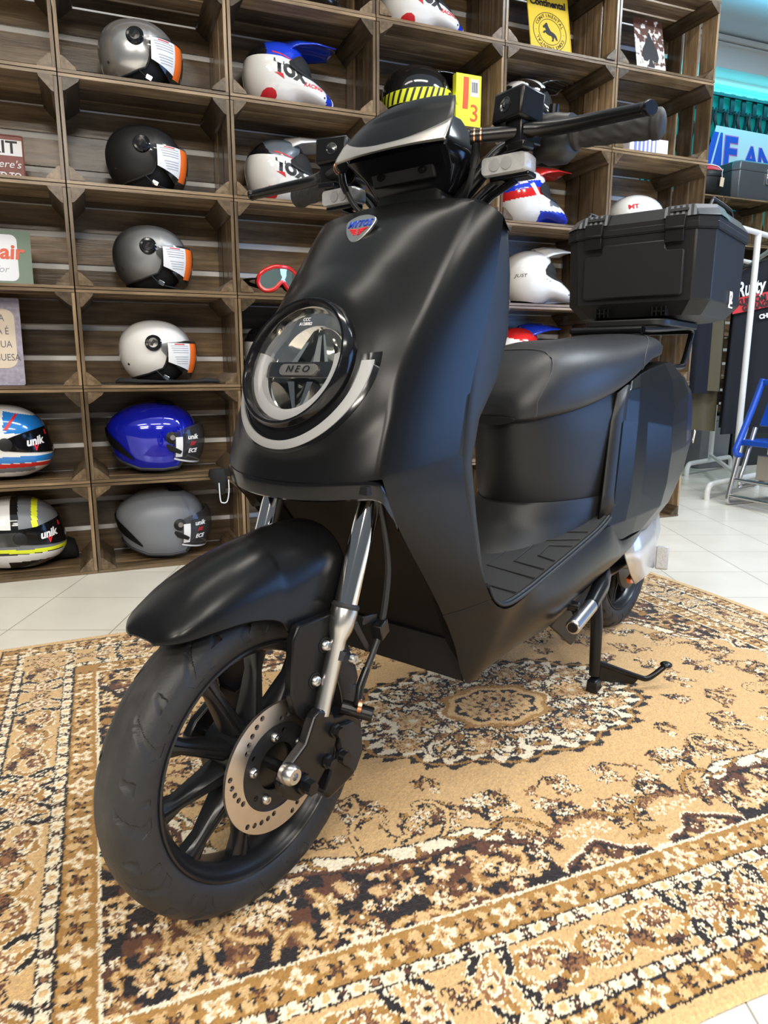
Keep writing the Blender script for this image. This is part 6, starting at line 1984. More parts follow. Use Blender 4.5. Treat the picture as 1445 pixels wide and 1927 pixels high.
# ---- full face helmets at the left picture edge
def full_helmet(t, row, label, mats_, colf, n=0.16, sticker=True):
    h = hel(label, 'helmet', t, n - 0.012, FZ + row * CH + SHELF, 0.0, 'full-face helmets at the left picture edge', 'full_face_helmet')
    base = ell(0.150, 0.124, 0.120, 0.150, 2.2, 0.138)
    def fn(az, t):
        return base(az, t) + 0.022 * max(0.0, math.cos(az)) ** 2 * math.exp(-((t - 2.0) / 0.35) ** 2) + 0.014 * max(0, -math.cos(az)) ** 3 * math.exp(-((t - 1.2) / 0.4) ** 2)
    S = Star((-0.005, 0, 0.132), fn)
    mb, rim = S.shell(lambda p: interp(p.x, [-.16, -.05, .06, .12, .17], [0.045, 0.018, 0.012, 0.014, 0.022]), 170, 100, colf)
    mb.build('helmet_shell', mats_, h, smooth=60)
    S2 = Star((-0.005, 0, 0.12), ell(0.135, 0.110, 0.105, 0.125, 2.3, 0.12)); mb, _ = S2.shell(lambda p: 0.0, 40, 16); mb.build('liner', M['h_liner'], h, smooth=60)
    zl = lambda a: 0.092 + 0.012 * (abs(a) / R_(74)) ** 2; zu = lambda a: 0.178 - 0.034 * (abs(a) / R_(74)) ** 2
    vo = S.patch(R_(-76), R_(76), zl, zu, 0.003).build('visor', M['gloss_black'], h, smooth=60)
    for s in (-1, 1):
        y = S.side_y(0.02, 0.125, s)
        MB().lathe([(-0.003, 0.022), (0.004, 0.021), (0.006, 0.014), (0.006, 0)], (0.022, y, 0.125), (0.1, s, 0.0), 24).build('visor_pivot', M['plastic'], h, smooth=40)
    for (bd, da, z, sz, mm) in (('unik', -40, 0.132, 0.036, M['paper']), ('V', -40, 0.112, 0.030, M['red']), ('R', -20, 0.158, 0.018, M['red'])):
        o = text('visor_print', bd, sz, mm, vo, (0, 0, 0), (1, 0, 0), (0, 0, 1), 0.0, shear=0.15, bold=0.0015)
        for v in o.data.vertices:
            a = R_(da) + v.co.x / 0.15; zz = z + v.co.z + 0.12 * v.co.x
            v.co = S.pt(a, S.t_at(a, lambda p: zz), 1.0, 0.0045)
    return h, S


sky_b = mat('sky_blue_paint', (0.015, 0.20, 0.60), 0.14, coat=0.8, var=0.03)


def tri2(p):
    if p.z > 0.160: return 1 if p.x > 0.02 and p.z < 0.235 - 0.2 * p.x else 0
    if 0.062 < p.z < 0.084: return 1
    if 0.046 < p.z <= 0.060: return 2
    if 0.030 < p.z <= 0.046 and p.x < 0.10: return 3
    return 0


h, S = full_helmet(-0.270, 1, 'white full-face helmet with blue and red stripes at the left edge', [white_g, sky_b, red_g, grey_f], tri2)
side_poly('crown_stripe', [(0.02, 0.172), (0.055, 0.222), (0.064, 0.222), (0.032, 0.172)], M['red'], h, S)


def neon_h(p):
    if p.z > 0.158:
        if 0.060 < p.x < 0.078 + 0.0 * p.z: return 2
        return 3 if p.x > 0.02 else (1 if math.sin(p.x * 60) > -0.2 else 0)
    if 0.070 < p.z - 0.10 * max(0, 0.04 - p.x) < 0.084: return 2
    if 0.040 < p.z <= 0.068: return 0
    if 0.084 <= p.z < 0.10: return 3
    if p.z <= 0.040: return 1 if p.x > -0.02 else 0
    return 1


full_helmet(-0.255, 0, 'grey and black full-face helmet with neon yellow stripes in a floor crate', [white_g, blk_g, neon, grey_f], neon_h)
bg = MB()
bg.loft([[(x, 0.045 * w * math.cos(a), 0.004 + h * (0.5 + 0.5 * math.sin(a))) for a in [2 * PI * k / 16 for k in range(16)]] for x, w, h in ((-0.02, 0.4, 0.03), (0.02, 1.0, 0.09), (0.06, 1.0, 0.085), (0.095, 0.8, 0.07), (0.105, 0.3, 0.03))])
o = bg.build('helmet_bag', M['h_liner'], None, smooth=60); o.location = W(-0.168, 0.205, FZ + 0.0118); o.rotation_euler = (0, 0, ANG)
tag(o, 'crumpled black cloth bag beside the neon striped helmet', 'bag')

# ------------------------------------------------------------------ tin signs and boxes in the crates
def rusty():
    m = mat('rusty_white_tin', (0.7, 0.69, 0.66), 0.5)
    N, Lk = nodes_of(m)
    tc = N.new('ShaderNodeTexCoord'); n = N.new('ShaderNodeTexNoise'); n.inputs['Scale'].default_value = 38; n.inputs['Detail'].default_value = 6
    Lk.new(tc.outputs['Object'], n.inputs['Vector'])
    sx = N.new('ShaderNodeSeparateXYZ'); Lk.new(tc.outputs['Object'], sx.inputs[0])
    ad = N.new('ShaderNodeMath'); ad.operation = 'MULTIPLY_ADD'; ad.inputs[1].default_value = 0.9; Lk.new(sx.outputs['Z'], ad.inputs[0]); Lk.new(n.outputs['Fac'], ad.inputs[2])
    r = N.new('ShaderNodeValToRGB'); e = r.color_ramp.elements
    e[0].position = 0.60; e[0].color = (0.68, 0.66, 0.62, 1); e[1].position = 0.66; e[1].color = (0.10, 0.035, 0.02, 1)
    Lk.new(ad.outputs[0], r.inputs['Fac']); Lk.new(r.outputs['Color'], N['Principled BSDF'].inputs['Base Color'])
    return m


def sign(label, t, row, w, hgt, m, n=0.10, lean=0.22, frame=None, r=0.006, name='tin_sign', yaw=0.0):
    s = thing(name, label, 'sign', W(t, n, FZ + row * CH + 0.0118), rot=(-lean, 0, ANG + yaw))
    pl = MB().prism([(p[0], p[1] + hgt / 2) for p in rrect(w, hgt, r, 3)], (0, 0.0018, 0), origin=(0, 0, 0)).build('plate', m, s, smooth=20)
    if frame:
        MB().tube([(p[0], -0.001, p[1] + hgt / 2) for p in rrect(w - 0.004, hgt - 0.004, r, 3) + rrect(w - 0.004, hgt - 0.004, r, 3)[:1]], 0.0018, 6, False).build('raised_rim', frame, s)
    return s


def tin(name, body, size, m, s, x, z, **k): return text(name, body, size, m, s, (x, -0.0012, z), (1, 0, 0), (0, 0, 1), 0.0004, **k)


yel = mat('yellow_tin', (0.72, 0.50, 0.035), 0.35, var=0.03)
s = sign('yellow tin sign with black horse emblem and lettering', 1.835, 6, 0.195, 0.27, yel, frame=yel)
tin('sign_lettering', 'Continental', 0.0385, M['black_print'], s, 0, 0.232, bold=0.0014, xscale=0.92)
MB().lathe([(0, 0.079), (0.0006, 0.079), (0.0006, 0.0765), (0, 0.0765)], (0, -0.0002, 0.118), (0, -1, 0), 64).build('emblem_ring', M['black_print'], s)
MB().lathe([(0, 0.053), (0.0006, 0.053), (0.0006, 0.051), (0, 0.051)], (0, -0.0002, 0.118), (0, -1, 0), 64).build('emblem_ring', M['black_print'], s)
for k, ch in enumerate('CONTINENTAL · CONTINENTAL · '):
    a = PI / 2 + R_(62) - k * 2 * PI / 28
    if ch != ' ': text('emblem_letter', ch, 0.019, M['black_print'], s, (0.0645 * math.cos(a), -0.0012, 0.118 + 0.0645 * math.sin(a)), (math.sin(a), 0, -math.cos(a)), (math.cos(a), 0, math.sin(a)), 0.0003)
hp = [(-0.036, -0.030), (-0.030, -0.012), (-0.022, -0.004), (-0.004, 0.004), (0.006, 0.020), (0.012, 0.036), (0.019, 0.034), (0.026, 0.026), (0.034, 0.020), (0.032, 0.013), (0.022, 0.014), (0.020, 0.004), (0.030, 0.002), (0.036, -0.006), (0.030, -0.008), (0.022, -0.004), (0.016, -0.010), (0.006, -0.014), (-0.006, -0.016), (-0.010, -0.026), (-0.004, -0.036), (-0.014, -0.036), (-0.018, -0.024), (-0.022, -0.018), (-0.028, -0.030)]
MB().prism([(-x * 0.95, z + 0.118) for x, z in hp], (0, -0.0006, 0), origin=(0, -0.0006, 0)).build('horse_emblem', M['black_print'], s, smooth=0)

s = sign('rusty white tin playing card sign with black spade', 2.335, 6, 0.155, 0.255, rusty(), n=0.09)
sp_ = [(0, 0.20), (0.016, 0.165), (0.038, 0.125), (0.044, 0.095), (0.036, 0.075), (0.018, 0.074), (0.006, 0.086), (0.016, 0.050), (-0.016, 0.050), (-0.006, 0.086), (-0.018, 0.074), (-0.036, 0.075), (-0.044, 0.095), (-0.038, 0.125), (-0.016, 0.165)]
MB().prism(sp_, (0, -0.0006, 0), origin=(0, -0.0006, 0)).build('spade', M['black_print'], s, smooth=0)

rd_t = mat('faded_red_tin', (0.22, 0.075, 0.062), 0.45, var=0.15, vscale=30)
s = sign('reddish tin sign with white EXIT band at the left edge', -0.225, 4, 0.215, 0.150, rd_t, n=0.10, frame=rd_t)
MB().box((0.0, -0.0008, 0.108), (0.205, 0.001, 0.050)).build('sign_band', M['paper'], s, smooth=0)
tin('sign_lettering', 'EXIT', 0.056, M['black_print'], s, 0.032, 0.108, bold=0.001)
tin('sign_lettering', "There's", 0.034, M['paper'], s, 0.045, 0.055, shear=0.25)
tin('sign_lettering', 'NEED TO', 0.024, M['paper'], s, 0.045, 0.020, bold=0.0008)
grn = mat('green_tin', (0.13, 0.19, 0.13), 0.3, coat=0.5, var=0.05)
s = sign('green and white tin sign with orange lettering at the left edge', -0.24, 3, 0.235, 0.178, grn, n=0.08)
MB().prism([(p[0] - 0.030, p[1] + 0.088) for p in rrect(0.215, 0.150, 0.02)], (0, -0.0006, 0), origin=(0, -0.0004, 0)).build('sign_field', M['paper'], s, smooth=0)
tin('sign_lettering', 'air', 0.066, mat('orange_red_print', (0.65, 0.12, 0.06), 0.5, var=0.05), s, 0.060, 0.105, shear=0.1, bold=0.002)
tin('sign_lettering', 'for', 0.030, M['grey_print'], s, 0.030, 0.050, shear=0.25)
bei = mat('violet_grey_ornament', (0.30, 0.27, 0.33), 0.6, var=0.6, vscale=70)
s = sign('violet grey ornamented sign with a beige text field at the left edge', -0.275, 2, 0.205, 0.280, bei, n=0.06, lean=0.15)
MB().prism([(p[0] + 0.015, p[1] + 0.150) for p in rrect(0.140, 0.190, 0.03)], (0, -0.0006, 0), origin=(0, -0.0004, 0)).build('sign_field', mat('beige_field', (0.62, 0.52, 0.40), 0.6, var=0.06), s, smooth=0)
for k, wd in enumerate(('MINHA', 'PÁTRIA É', 'A LÍNGUA', 'PORTUGUESA')):
    tin('sign_lettering', wd, 0.031, mat('dark_grey_print', (0.10, 0.09, 0.10), 0.5, var=0.05), s, 0.016, 0.215 - 0.042 * k, xscale=0.80)

# yellow carton beside the hatched helmet
b = thing('cardboard_box', 'narrow fluorescent yellow box with red stripe beside the hatched helmet', 'box', W(1.434, 0.048, FZ + 5 * CH + SHELF), ANG)
MB().box((0, 0.018, 0.098), (0.108, 0.030, 0.196)).build('carton', mat('fluorescent_yellow', (0.80, 0.84, 0.03), 0.4, var=0.02), b, smooth=30, bevel=0.0015)
MB().box((-0.013, 0.0022, 0.130), (0.022, 0.001, 0.110), rot=(0, 0.03, 0)).build('box_stripe', mat('warm_red_print', (0.75, 0.08, 0.02), 0.4, var=0.02), b, smooth=0)
MB().box((0.025, 0.0022, 0.150), (0.036, 0.001, 0.060)).build('barcode_label', M['paper'], b, smooth=0)
bc2 = MB()
for k in range(9): bc2.box((0.013 + 0.003 * k, 0.0014, 0.152), (0.0012 if k % 3 else 0.0018, 0.0006, 0.036))
bc2.build('barcode', M['black_print'], b, smooth=0)
text('box_number', '3', 0.085, bpy.data.materials['warm_red_print'], b, (0.024, 0.0018, 0.060), (1, 0, 0), (0, 0, 1), 0.0004)
# flat white and blue box at the right
b = thing('cardboard_box', 'flat white box with blue stripes behind the left handlebar grip', 'box', W(2.355, 0.10, FZ + 5 * CH + SHELF), ANG)
MB().box((0, 0.08, 0.045), (0.21, 0.15, 0.09)).build('carton', M['paper'], b, smooth=30, bevel=0.0015)
lb = MB()
for k in range(6): lb.box((-0.075 + 0.022 * k, 0.0042, 0.045), (0.013 - 0.0015 * k, 0.001, 0.085))
lb.build('box_stripe', mat('lavender_blue', (0.20, 0.25, 0.72), 0.5, var=0.05), b, smooth=0)

# ------------------------------------------------------------------ ceiling and the room further back
CZ = 3.06
structure(MB().box((1.2, 2.6, CZ + 0.04), (8.8, 9.6, 0.08)).build('ceiling', M['ceiling'], smooth=0))
NF = 1.85
far = MB(); far.box(W(4.6, NF + 0.17, 1.53), (4.4, 0.10, 3.06), rot=(0, 0, ANG))
structure(far.build('wall_far', M['wall'], smooth=0))
bm_ = MB()
bm_.box(W(4.6, NF + 0.05, 2.945), (4.4, 0.16, 0.20), rot=(0, 0, ANG))
bm_.box(W(4.6, NF - 0.045, 3.025), (4.4, 0.05, 0.030), rot=(0, 0, ANG)); bm_.box(W(4.6, NF - 0.038, 2.995), (4.4, 0.03, 0.012), rot=(0, 0, ANG))
structure(bm_.build('trim_1', M['trim'], smooth=0))
CY = (0.02, 0.75, 0.88)
led = mat('cyan_led_strip', (0.1, 0.8, 0.9), 0.5, emit=CY, estr=2.6)
o = MB().box(W(4.6, NF + 0.085, 2.77), (4.3, 0.02, 0.022), rot=(0, 0, ANG)).build('led_strip', led, smooth=0)
tag(o, 'glowing cyan light strip above the roller grille', 'light strip')
area('cyan_light', W(4.5, NF - 0.02, 2.79), (2.6, 0.05), 12, (0.05, 0.80, 0.95), target=W(4.5, NF + 0.10, 2.4))
area('cyan_light', W(4.5, NF - 0.60, 2.90), (2.6, 0.05), 9, (0.12, 0.62, 0.95), target=W(4.5, NF - 0.75, 3.2))  # added unseen light, hung free below the ceiling to wash it blue
# roller grille with a teal glow behind it
gl = thing('security_grille', 'teal lit folding grille with diamond lattice at the upper right', 'grille', W(4.6, NF + 0.08, 1.30), ANG)
teal = mat('teal_lit_pane', (0.01, 0.10, 0.10), 0.3, emit=(0.0, 0.16, 0.15), estr=0.75, var=0.3, vscale=3)
MB().box((0, 0.025, 0.70), (4.2, 0.01, 1.44)).build('glowing_pane', teal, gl, smooth=0)
lt = MB()
dk = mat('dark_teal_metal', (0.006, 0.022, 0.026), 0.35, 0.3, var=0.1)
for k in range(-12, 26):
    x = -1.5 + 0.115 * k * 1.0
    if x > 2.0: break
    if x < -1.9: continue
    lt.box((x, 0, 1.36), (0.040, 0.012, 0.14))
    pts1 = [(x + 0.046 * math.sin(PI * (z / 0.23)), 0.0, z) for z in np.linspace(0, 1.32, 47)]
    pts2 = [(x - 0.046 * math.sin(PI * (z / 0.23)), 0.006, z) for z in np.linspace(0, 1.32, 47)]
    lt.tube(pts1, 0.013, 5); lt.tube(pts2, 0.013, 5)
lt.box((0, -0.01, 1.41), (4.2, 0.02, 0.02)); lt.box((0, 0, 1.30), (4.2, 0.012, 0.010))
lt.build('lattice', dk, gl, smooth=30)
# banner
bn_ = thing('banner', 'white banner with blue stripes and large blue lettering over the cases', 'banner', W(5.02, NF + 0.03, 2.24), ANG)
MB().prism([(-0.56, -0.10), (0.70, -0.10), (0.70, 0.235), (0.1, 0.232), (-0.50, 0.240)], (0, 0.004, 0)).build('banner_cloth', mat('banner_cloth', (0.55, 0.80, 0.88), 0.6, var=0.02), bn_, smooth=0)
bl = mat('banner_blue', (0.01, 0.10, 0.62), 0.5, var=0.03); pk = mat('banner_outline', (0.50, 0.22, 0.60), 0.5, var=0.03)
st_ = MB()
st_.prism([(-0.60, -0.06), (-0.535, -0.06), (-0.470, 0.195), (-0.520, 0.195)], (0, -0.002, 0)); st_.prism([(-0.515, -0.06), (-0.420, -0.06), (-0.430, 0.195), (-0.452, 0.195)], (0, -0.002, 0))
st_.build('banner_stripe', bl, bn_, smooth=0)
text('banner_lettering', 'F', 0.30, bl, bn_, (-0.345, -0.003, 0.055), (1, 0, 0), (0, 0, 1), 0.001, bold=0.008, xscale=1.0)
text('banner_lettering', 'ANTIC', 0.215, bl, bn_, (0.115, -0.003, 0.040), (1, 0, 0), (0, 0, 1), 0.001, bold=0.006, xscale=0.95)
text('lettering_outline', 'F', 0.30, pk, bn_, (-0.345, -0.0015, 0.055), (1, 0, 0), (0, 0, 1), 0.0005, bold=0.016)
text('lettering_outline', 'ANTIC', 0.215, pk, bn_, (0.115, -0.0015, 0.040), (1, 0, 0), (0, 0, 1), 0.0005, bold=0.012, xscale=0.95)

# second stack of crates with luggage cases on top
rng = random.Random(77)
for i in range(2):
    for j in range(6):
        what = {0: 'left', 1: 'right'}[i]
        lv = ['floor level', 'second layer', 'third layer', 'fourth layer', 'fifth layer', 'top layer'][j]
        p = W(4.0 + i * PW, 1.5, FZ + j * CH + 0.0005)
        make_crate(0, 0, 'wooden crate in the %s, %s half of the far stack under the luggage cases' % (lv, what), 'wooden crates of the far stack', variant=rng.randrange(4), loc=p)
ZT = FZ + 6 * CH + 0.001
def far_case(label, t, n, w, d, hh, m, lidm, rotz=0.0):
    c_ = thing('luggage_case', label, 'luggage case', W(t, n, ZT), ANG + rotz)
    b = MB().loft([[(x * w / 2 * k, y * d / 2 * k, z) for x, y in ((-1, -.7), (-.85, -1), (.85, -1), (1, -.7), (1, .7), (.85, 1), (-.85, 1), (-1, .7))] for z, k in ((0.0, .90), (0.05, 0.98), (hh * .72, 1.0))])
    b.build('case_body', m, c_, smooth=25, bevel=0.004)
    l = MB().loft([[(x * w / 2 * k, y * d / 2 * k, z) for x, y in ((-1, -.7), (-.85, -1), (.85, -1), (1, -.7), (1, .7), (.85, 1), (-.85, 1), (-1, .7))] for z, k in ((hh * .722, 1.01), (hh * .78, 1.01), (hh * .95, .96), (hh, .80))])
    l.build('case_lid', lidm, c_, smooth=25, bevel=0.004)
    return c_
gm = mat('grey_aluminium_case', (0.13, 0.14, 0.155), 0.35, 0.6, var=0.05)
c_ = far_case('grey metal luggage case with chrome latch on the far stack', 4.60, 1.66, 0.44, 0.28, 0.265, gm, gm)
MB().box((0.09, -0.146, 0.165), (0.045, 0.012, 0.105)).build('case_latch', M['chrome'], c_, smooth=20, bevel=0.003)
c_ = far_case('plain black luggage case between the red case and the grey case', 4.315, 1.822, 0.12, 0.09, 0.250, M['dark_plastic'], M['plastic'])
MB().tube([(-0.045, -0.02, 0.246), (-0.04, -0.02, 0.275), (0.04, -0.02, 0.275), (0.045, -0.02, 0.246)], 0.006, 8).build('case_handle', M['plastic'], c_)
text('case_logo', 'J2', 0.05, M['white'], c_, (-0.02, -0.0455, 0.055), (1, 0, 0), (0, 0, 1), 0.0006)
rc = thing('luggage_case', 'rounded black luggage case with red lid panel and hanging price tag', 'luggage case', W(4.195, 1.63, ZT), ANG)
S = Star((0, 0, 0.105), ell(0.118, 0.118, 0.12, p=2.6, rzd=0.115))
mb, _ = S.shell(lambda p: 0.0, 48, 24); mb.build('case_body', M['plastic'], rc, smooth=60)
S.patch(R_(-170), R_(-10), lambda a: 0.165, lambda a: 0.212, 0.004, 30, 8).build('lid_panel', red_g, rc, smooth=60)
S.patch(R_(-178), R_(-2), lambda a: 0.125, lambda a: 0.138, 0.006, 30, 2).build('lid_rim', M['dark_plastic'], rc, smooth=60)
tg = MB().box((0.03, -0.136, 0.085), (0.034, 0.002, 0.060), rot=(0, 0.1, 0)).build('price_tag', mat('tag_card', (0.70, 0.55, 0.38), 0.6, var=0.05), rc, smooth=0)
MB().tube([(0.03, -0.136, 0.110), (0.022, -0.138, 0.140), (0.03, -0.135, 0.17)], 0.0025, 6).build('tag_string', M['paper'], tg)
# cap and scarf things in the far crates
cp = thing('cap', 'black baseball cap with white front patch in the far crate stack', 'cap', W(4.412, 1.60, FZ + 4 * CH + 0.012), ANG)
mb = MB(); mb.loft([[(0.085 * k * math.cos(a), -0.0 + 0.085 * k * math.sin(a) + 0.03, z) for a in [2 * PI * q / 20 for q in range(20)]] for z, k in ((0.02, 1), (0.07, 1.0), (0.10, 0.85), (0.12, 0.5), (0.125, 0.05))]); mb.build('crown', M['h_liner'], cp, smooth=60)
MB().prism([(0.075 * math.cos(a), -0.055 * abs(math.sin(a)) - 0.045) for a in [PI * k / 10 for k in range(11)]], (0, 0, 0.004), origin=(0, 0, 0.022), ux=(1, 0, 0), uy=(0, 1, 0)).build('peak', M['h_liner'], cp, smooth=30)
MB().box((0.0, -0.058, 0.065), (0.085, 0.003, 0.050), rot=(-0.1, 0, 0)).build('patch', M['paper'], cp, smooth=0, bevel=0.001)
text('patch_lettering', 'Ride', 0.03, M['black_print'], cp, (0, -0.062, 0.065), (1, 0, 0), (0, 0, 1), 0.0004, shear=0.3)
gb = thing('bottle', 'turquoise capped spray bottle lying in the far crate stack', 'bottle', W(4.12, 1.60, FZ + 4 * CH + 0.0405), ANG)
MB().cyl((0, 0, 0), (0.07, 0, 0.01), 0.026, 14).build('bottle_body', mat('pale_blue_plastic', (0.12, 0.38, 0.70), 0.3, var=0.05), gb, smooth=40)
MB().cyl((-0.075, 0, 0), (0, 0, 0), 0.018, 14).build('bottle_cap', mat('turquoise_plastic', (0.02, 0.62, 0.50), 0.3, var=0.05), gb, smooth=40, bevel=0.003)

# ---- clothes rack
white_m = mat('white_powder_coat', (0.78, 0.77, 0.74), 0.3, coat=0.2, var=0.02)
RK0 = W(3.365, 0.385, FZ); RK1 = W(3.920, 1.090, FZ)
rk = thing('clothes_rack', 'white tubular clothes rack full of dark t-shirts', 'clothes rack', RK0, ANG)
Rl = lambda t, n, z: Vector((t - 3.365, n - 0.385, z))
for (t0, n0) in ((3.365, 0.385), (3.920, 1.090)):
    MB().tube(catmull([Rl(t0 - 0.30, n0 - 0.10, 0.0), Rl(t0 - 0.298, n0 - 0.099, 0.045), Rl(t0 - 0.275, n0 - 0.09, 0.073), Rl(t0 - 0.22, n0 - 0.07, 0.078), Rl(t0, n0, 0.078), Rl(t0 + 0.22, n0 + 0.07, 0.078), Rl(t0 + 0.275, n0 + 0.09, 0.073), Rl(t0 + 0.298, n0 + 0.099, 0.045), Rl(t0 + 0.30, n0 + 0.10, 0.0)], 5), 0.0155, 14).build('base_bar', white_m, rk, smooth=60)
    MB().cyl(Rl(t0, n0, 0.075), Rl(t0, n0, 1.40), 0.0165, 14).build('upright', white_m, rk, smooth=60)
MB().cyl(Rl(3.365, 0.385, 0.115), Rl(3.920, 1.090, 0.115), 0.012, 12).build('lower_rail', white_m, rk, smooth=60)
for q in (-1, 1):
    MB().tube([Rl(3.345 + 0.336 * q, 0.36 + 0.112 * q, 1.40), Rl(3.95 + 0.336 * q, 1.13 + 0.112 * q, 1.40)], 0.014, 14).build('hanging_rail', white_m, rk, smooth=60)
for (t0, n0) in ((3.365, 0.385), (3.920, 1.090)):
    MB().tube([Rl(t0 - 0.336, n0 - 0.112, 1.40), Rl(t0 + 0.336, n0 + 0.112, 1.40)], 0.014, 14).build('cross_bar', white_m, rk, smooth=60)
RD = Vector((0.615, 0.788)); RP = Vector((0.788, -0.615))


def tshirt(s, m, label, bottom, width=0.50, tilt=0.0, group=None, side=1):
    c_ = Vector((3.365, 0.385)) + RD * s + Vector((0.336, 0.112)) * side
    o = thing('t_shirt', label, 't-shirt', W(c_.x, c_.y, FZ + 1.40), ANG + math.atan2(RP.y, RP.x) + tilt, group)
    top = -0.085
    rows = []
    for i in range(25):
        u = i / 24
        z = lerp(top, bottom - 1.40, u)
        hw = width / 2 * interp(u, [0, 0.03, 0.10, 0.22, 0.24, 0.26, 1], [0.22, 0.55, 1.0, 1.35, 1.30, 0.90, 0.95])
        th_ = 0.020 + 0.012 * u
        row = []
        for k in range(48):
            a = 2 * PI * k / 48
            x = hw * math.copysign(abs(math.cos(a)) ** 0.7, math.cos(a))
            y = th_ * math.copysign(abs(math.sin(a)) ** 0.6, math.sin(a)) * (0.4 if u < .05 else 1) + 0.010 * u * math.sin(x * 40 + s * 20) + 0.006 * u * math.sin(x * 85)
            row.append((x, y, z + 0.02 * u * math.cos(x * 6)))
        rows.append(row)
    body = MB().loft(rows, True, False).build('shirt_body', m, o, smooth=60)
    hk = MB(); hk.tube([(-0.19, 0, -0.125), (0, 0, -0.07), (0.19, 0, -0.125)], 0.006, 8)
    hk.tube(catmull([(0, 0, -0.07), (0, 0, -0.03), (0.0, 0.018, -0.005), (0, 0.0, 0.0205), (0, -0.018, 0.005)], 5), 0.0022, 6)
    hk.build('hanger', M['black_metal'], o, smooth=60)
    return o, body


navy = mat('black_cotton', (0.010, 0.012, 0.018), 0.85, bump=0.1, bscale=900)
olive = mat('olive_cotton', (0.115, 0.100, 0.060), 0.85, bump=0.1, bscale=900)
dnavy = mat('dark_navy_cotton', (0.008, 0.010, 0.020), 0.85, bump=0.1, bscale=900)
o, body = tshirt(0.05, navy, 'black t-shirt with white script and red garage print, first on the rack', 0.30, 0.50)
def tee_text(bd, size, m, x, z, **k):
    t = text('shirt_print', bd, size, m, body, (x, -0.040, z), (1, 0, 0), (0, 0, 1), 0.002, **k)
    return t
tilt_r = (math.cos(0.20), 0, math.sin(0.20)); tilt_u = (-math.sin(0.20), 0, math.cos(0.20))
def tt(bd, size, m, x, z, y=-0.040, **k): return text('shirt_print', bd, size, m, body, (x, y, z), tilt_r, tilt_u, 0.002, **k)
pr_ = mat('red_shirt_print', (0.68, 0.035, 0.045), 0.6, var=0.04)
MB().prism([(-0.235, -0.395), (0.20, -0.307), (0.20, -0.220), (-0.235, -0.308)], (0, 0.006, 0), origin=(0, -0.040, 0)).build('shirt_print', pr_, body, smooth=0)
tt('Rusty Pistons', 0.115, M['white'], -0.055, -0.232, bold=0.003, shear=0.35, xscale=0.56)
tt('KUSTOM KULTURE', 0.048, M['black_print'], -0.055, -0.302, y=-0.043, bold=0.002, xscale=0.80)
tt('GARAGE', 0.046, M['black_print'], -0.11, -0.350, y=-0.043, bold=0.002, xscale=0.85)
tt('CHROME', 0.034, M['white'], -0.03, -0.402, y=-0.043, bold=0.002, xscale=0.9)
tshirt(0.17, navy, 'black t-shirt hanging right behind the one with the red print', 0.33, 0.48)
for s_, m_, lb_, bt_, w_ in ((0.60, dnavy, 'narrow dark navy t-shirt nearest on the left rail of the clothes rack', 0.53, 0.12), (0.67, olive, 'olive t-shirt with raised hem behind the dark navy one', 0.545, 0.28), (0.74, olive, 'longer olive t-shirt hanging behind the short olive one', 0.300, 0.30), (0.81, dnavy, 'dark navy t-shirt behind the olive ones', 0.46, 0.34), (0.89, dnavy, 'dark navy t-shirt at the far end of the rack', 0.50, 0.36)):
    tshirt(s_, m_, lb_, bt_, w_, side=-1)

# ---- storage boxes behind the rack
for (t, n, w, d, hh, m_, lb_) in ((4.43, 1.335, 0.36, 0.24, 0.355, mat('anthracite_box', (0.022, 0.026, 0.030), 0.45, var=0.1), 'anthracite storage box on the floor behind the clothes rack'), (4.085, 1.335, 0.27, 0.24, 0.335, mat('grey_box', (0.20, 0.205, 0.21), 0.35, var=0.15, vscale=6), 'grey storage box on the floor behind the clothes rack')):
    b = thing('storage_box', lb_, 'box', W(t, n, FZ), ANG)
    MB().box((0, 0, hh / 2), (w, d, hh), taper=1.04).build('box_body', m_, b, smooth=20, bevel=0.006)
    MB().box((0, 0, hh + 0.012), (w * 1.07, d * 1.07, 0.024)).build('box_lid', M['dark_plastic'] if w > .3 else m_, b, smooth=20, bevel=0.004)
b = thing('paper_bag', 'white and blue paper bag on top of the grey storage box', 'bag', W(4.05, 1.335, FZ + 0.360), ANG)
MB().box((0, 0, 0.065), (0.13, 0.07, 0.13), taper=0.8).build('bag_body', mat('pale_blue_paper', (0.45, 0.62, 0.80), 0.6, var=0.1), b, smooth=0)
b = thing('work_glove', 'black and blue glove lying on the anthracite storage box', 'glove', W(4.42, 1.30, FZ + 0.386), ANG)
gv = MB(); gv.loft([[(x, 0.035 * w * math.cos(a), 0.016 + hh * math.sin(a)) for a in [2 * PI * k / 12 for k in range(12)]] for x, w, hh in ((-0.09, .3, .008), (-0.06, .9, .016), (0.0, 1.1, .022), (0.05, 1.0, .016), (0.10, .7, .012))]); gv.build('glove_back', M['h_liner'], b, smooth=60)
MB().box((-0.05, -0.02, 0.034), (0.07, 0.02, 0.006), rot=(0, 0.1, 0.2)).build('glove_trim', mat('blue_trim', (0.08, 0.35, 0.85), 0.4, var=0.1), b, smooth=0, bevel=0.002)

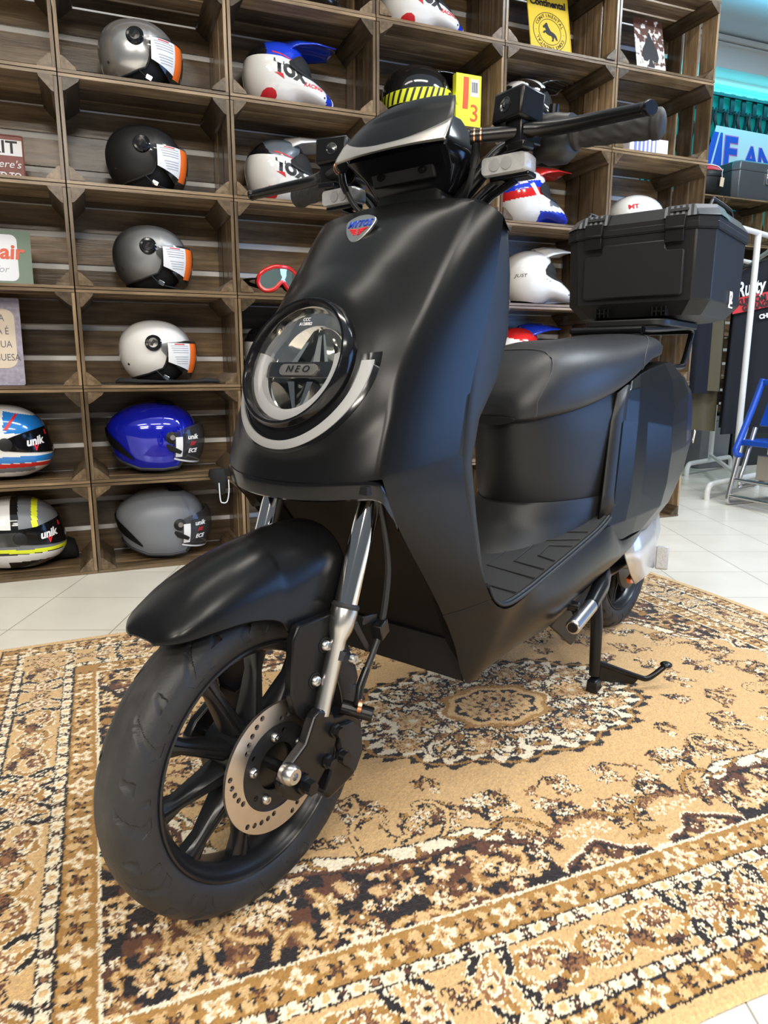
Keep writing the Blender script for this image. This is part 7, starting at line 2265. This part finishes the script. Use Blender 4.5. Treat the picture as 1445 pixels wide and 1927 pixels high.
# ---- step ladder at the right edge
LDR = thing('step_ladder', 'step ladder with aluminium legs and blue plastic steps at the right edge', 'step ladder', W(3.13, 0.05, FZ), ANG)
bl_p = mat('blue_plastic', (0.010, 0.075, 0.48), 0.35, coat=0.2, var=0.04)
for k, y in enumerate((0.075, -0.26)):
    lg = MB()
    lg.tube(catmull([(-0.010, y, 0.40), (-0.055, y, 0.20), (-0.090, y, 0.05), (-0.088, y, 0.020), (-0.070, y, 0.0125), (0.02, y, 0.0125), (0.36, y, 0.0125)], 5), 0.0125, 12)
    lg.build('ladder_leg', M['alu'], LDR, smooth=60)
    lg2 = MB(); lg2.tube(catmull([(0.02, y - 0.03, 0.40), (-0.030, y - 0.03, 0.22), (-0.055, y - 0.03, 0.14), (-0.045, y - 0.03, 0.105), (-0.02, y - 0.03, 0.10), (0.34, y - 0.03, 0.14)], 5), 0.011, 12)
    lg2.build('ladder_leg', M['alu'], LDR, smooth=60)
    fr = MB(); fr.tube(catmull([(0.075, y, 0.64), (0.03, y, 0.52), (-0.05, y, 0.33), (-0.068, y, 0.285), (-0.055, y, 0.262), (-0.03, y, 0.258)], 5), 0.016, 12)
    fr.build('ladder_frame', bl_p, LDR, smooth=60)
rr2 = MB()
for z, x in ((0.135, -0.065), (0.050, -0.085)): rr2.tube([(x, 0.075, z), (x, -0.29, z)], 0.010, 10)
rr2.build('cross_rail', M['alu'], LDR, smooth=60)
MB().box((0.06, -0.09, 0.325), (0.22, 0.33, 0.030)).build('step', bl_p, LDR, smooth=20, bevel=0.006)
MB().box((0.16, -0.09, 0.625), (0.20, 0.33, 0.030)).build('step', bl_p, LDR, smooth=20, bevel=0.006)
bp_ = MB(); bp_.box((0.10, -0.09, 0.50), (0.012, 0.30, 0.20), rot=(0, 0.35, 0)); bp_.build('back_plate', bl_p, LDR, smooth=20, bevel=0.003)
MB().box((0.20, -0.09, 0.19), (0.26, 0.30, 0.13)).build('lower_step', mat('beige_step', (0.50, 0.44, 0.36), 0.5, var=0.05), LDR, smooth=20, bevel=0.006)
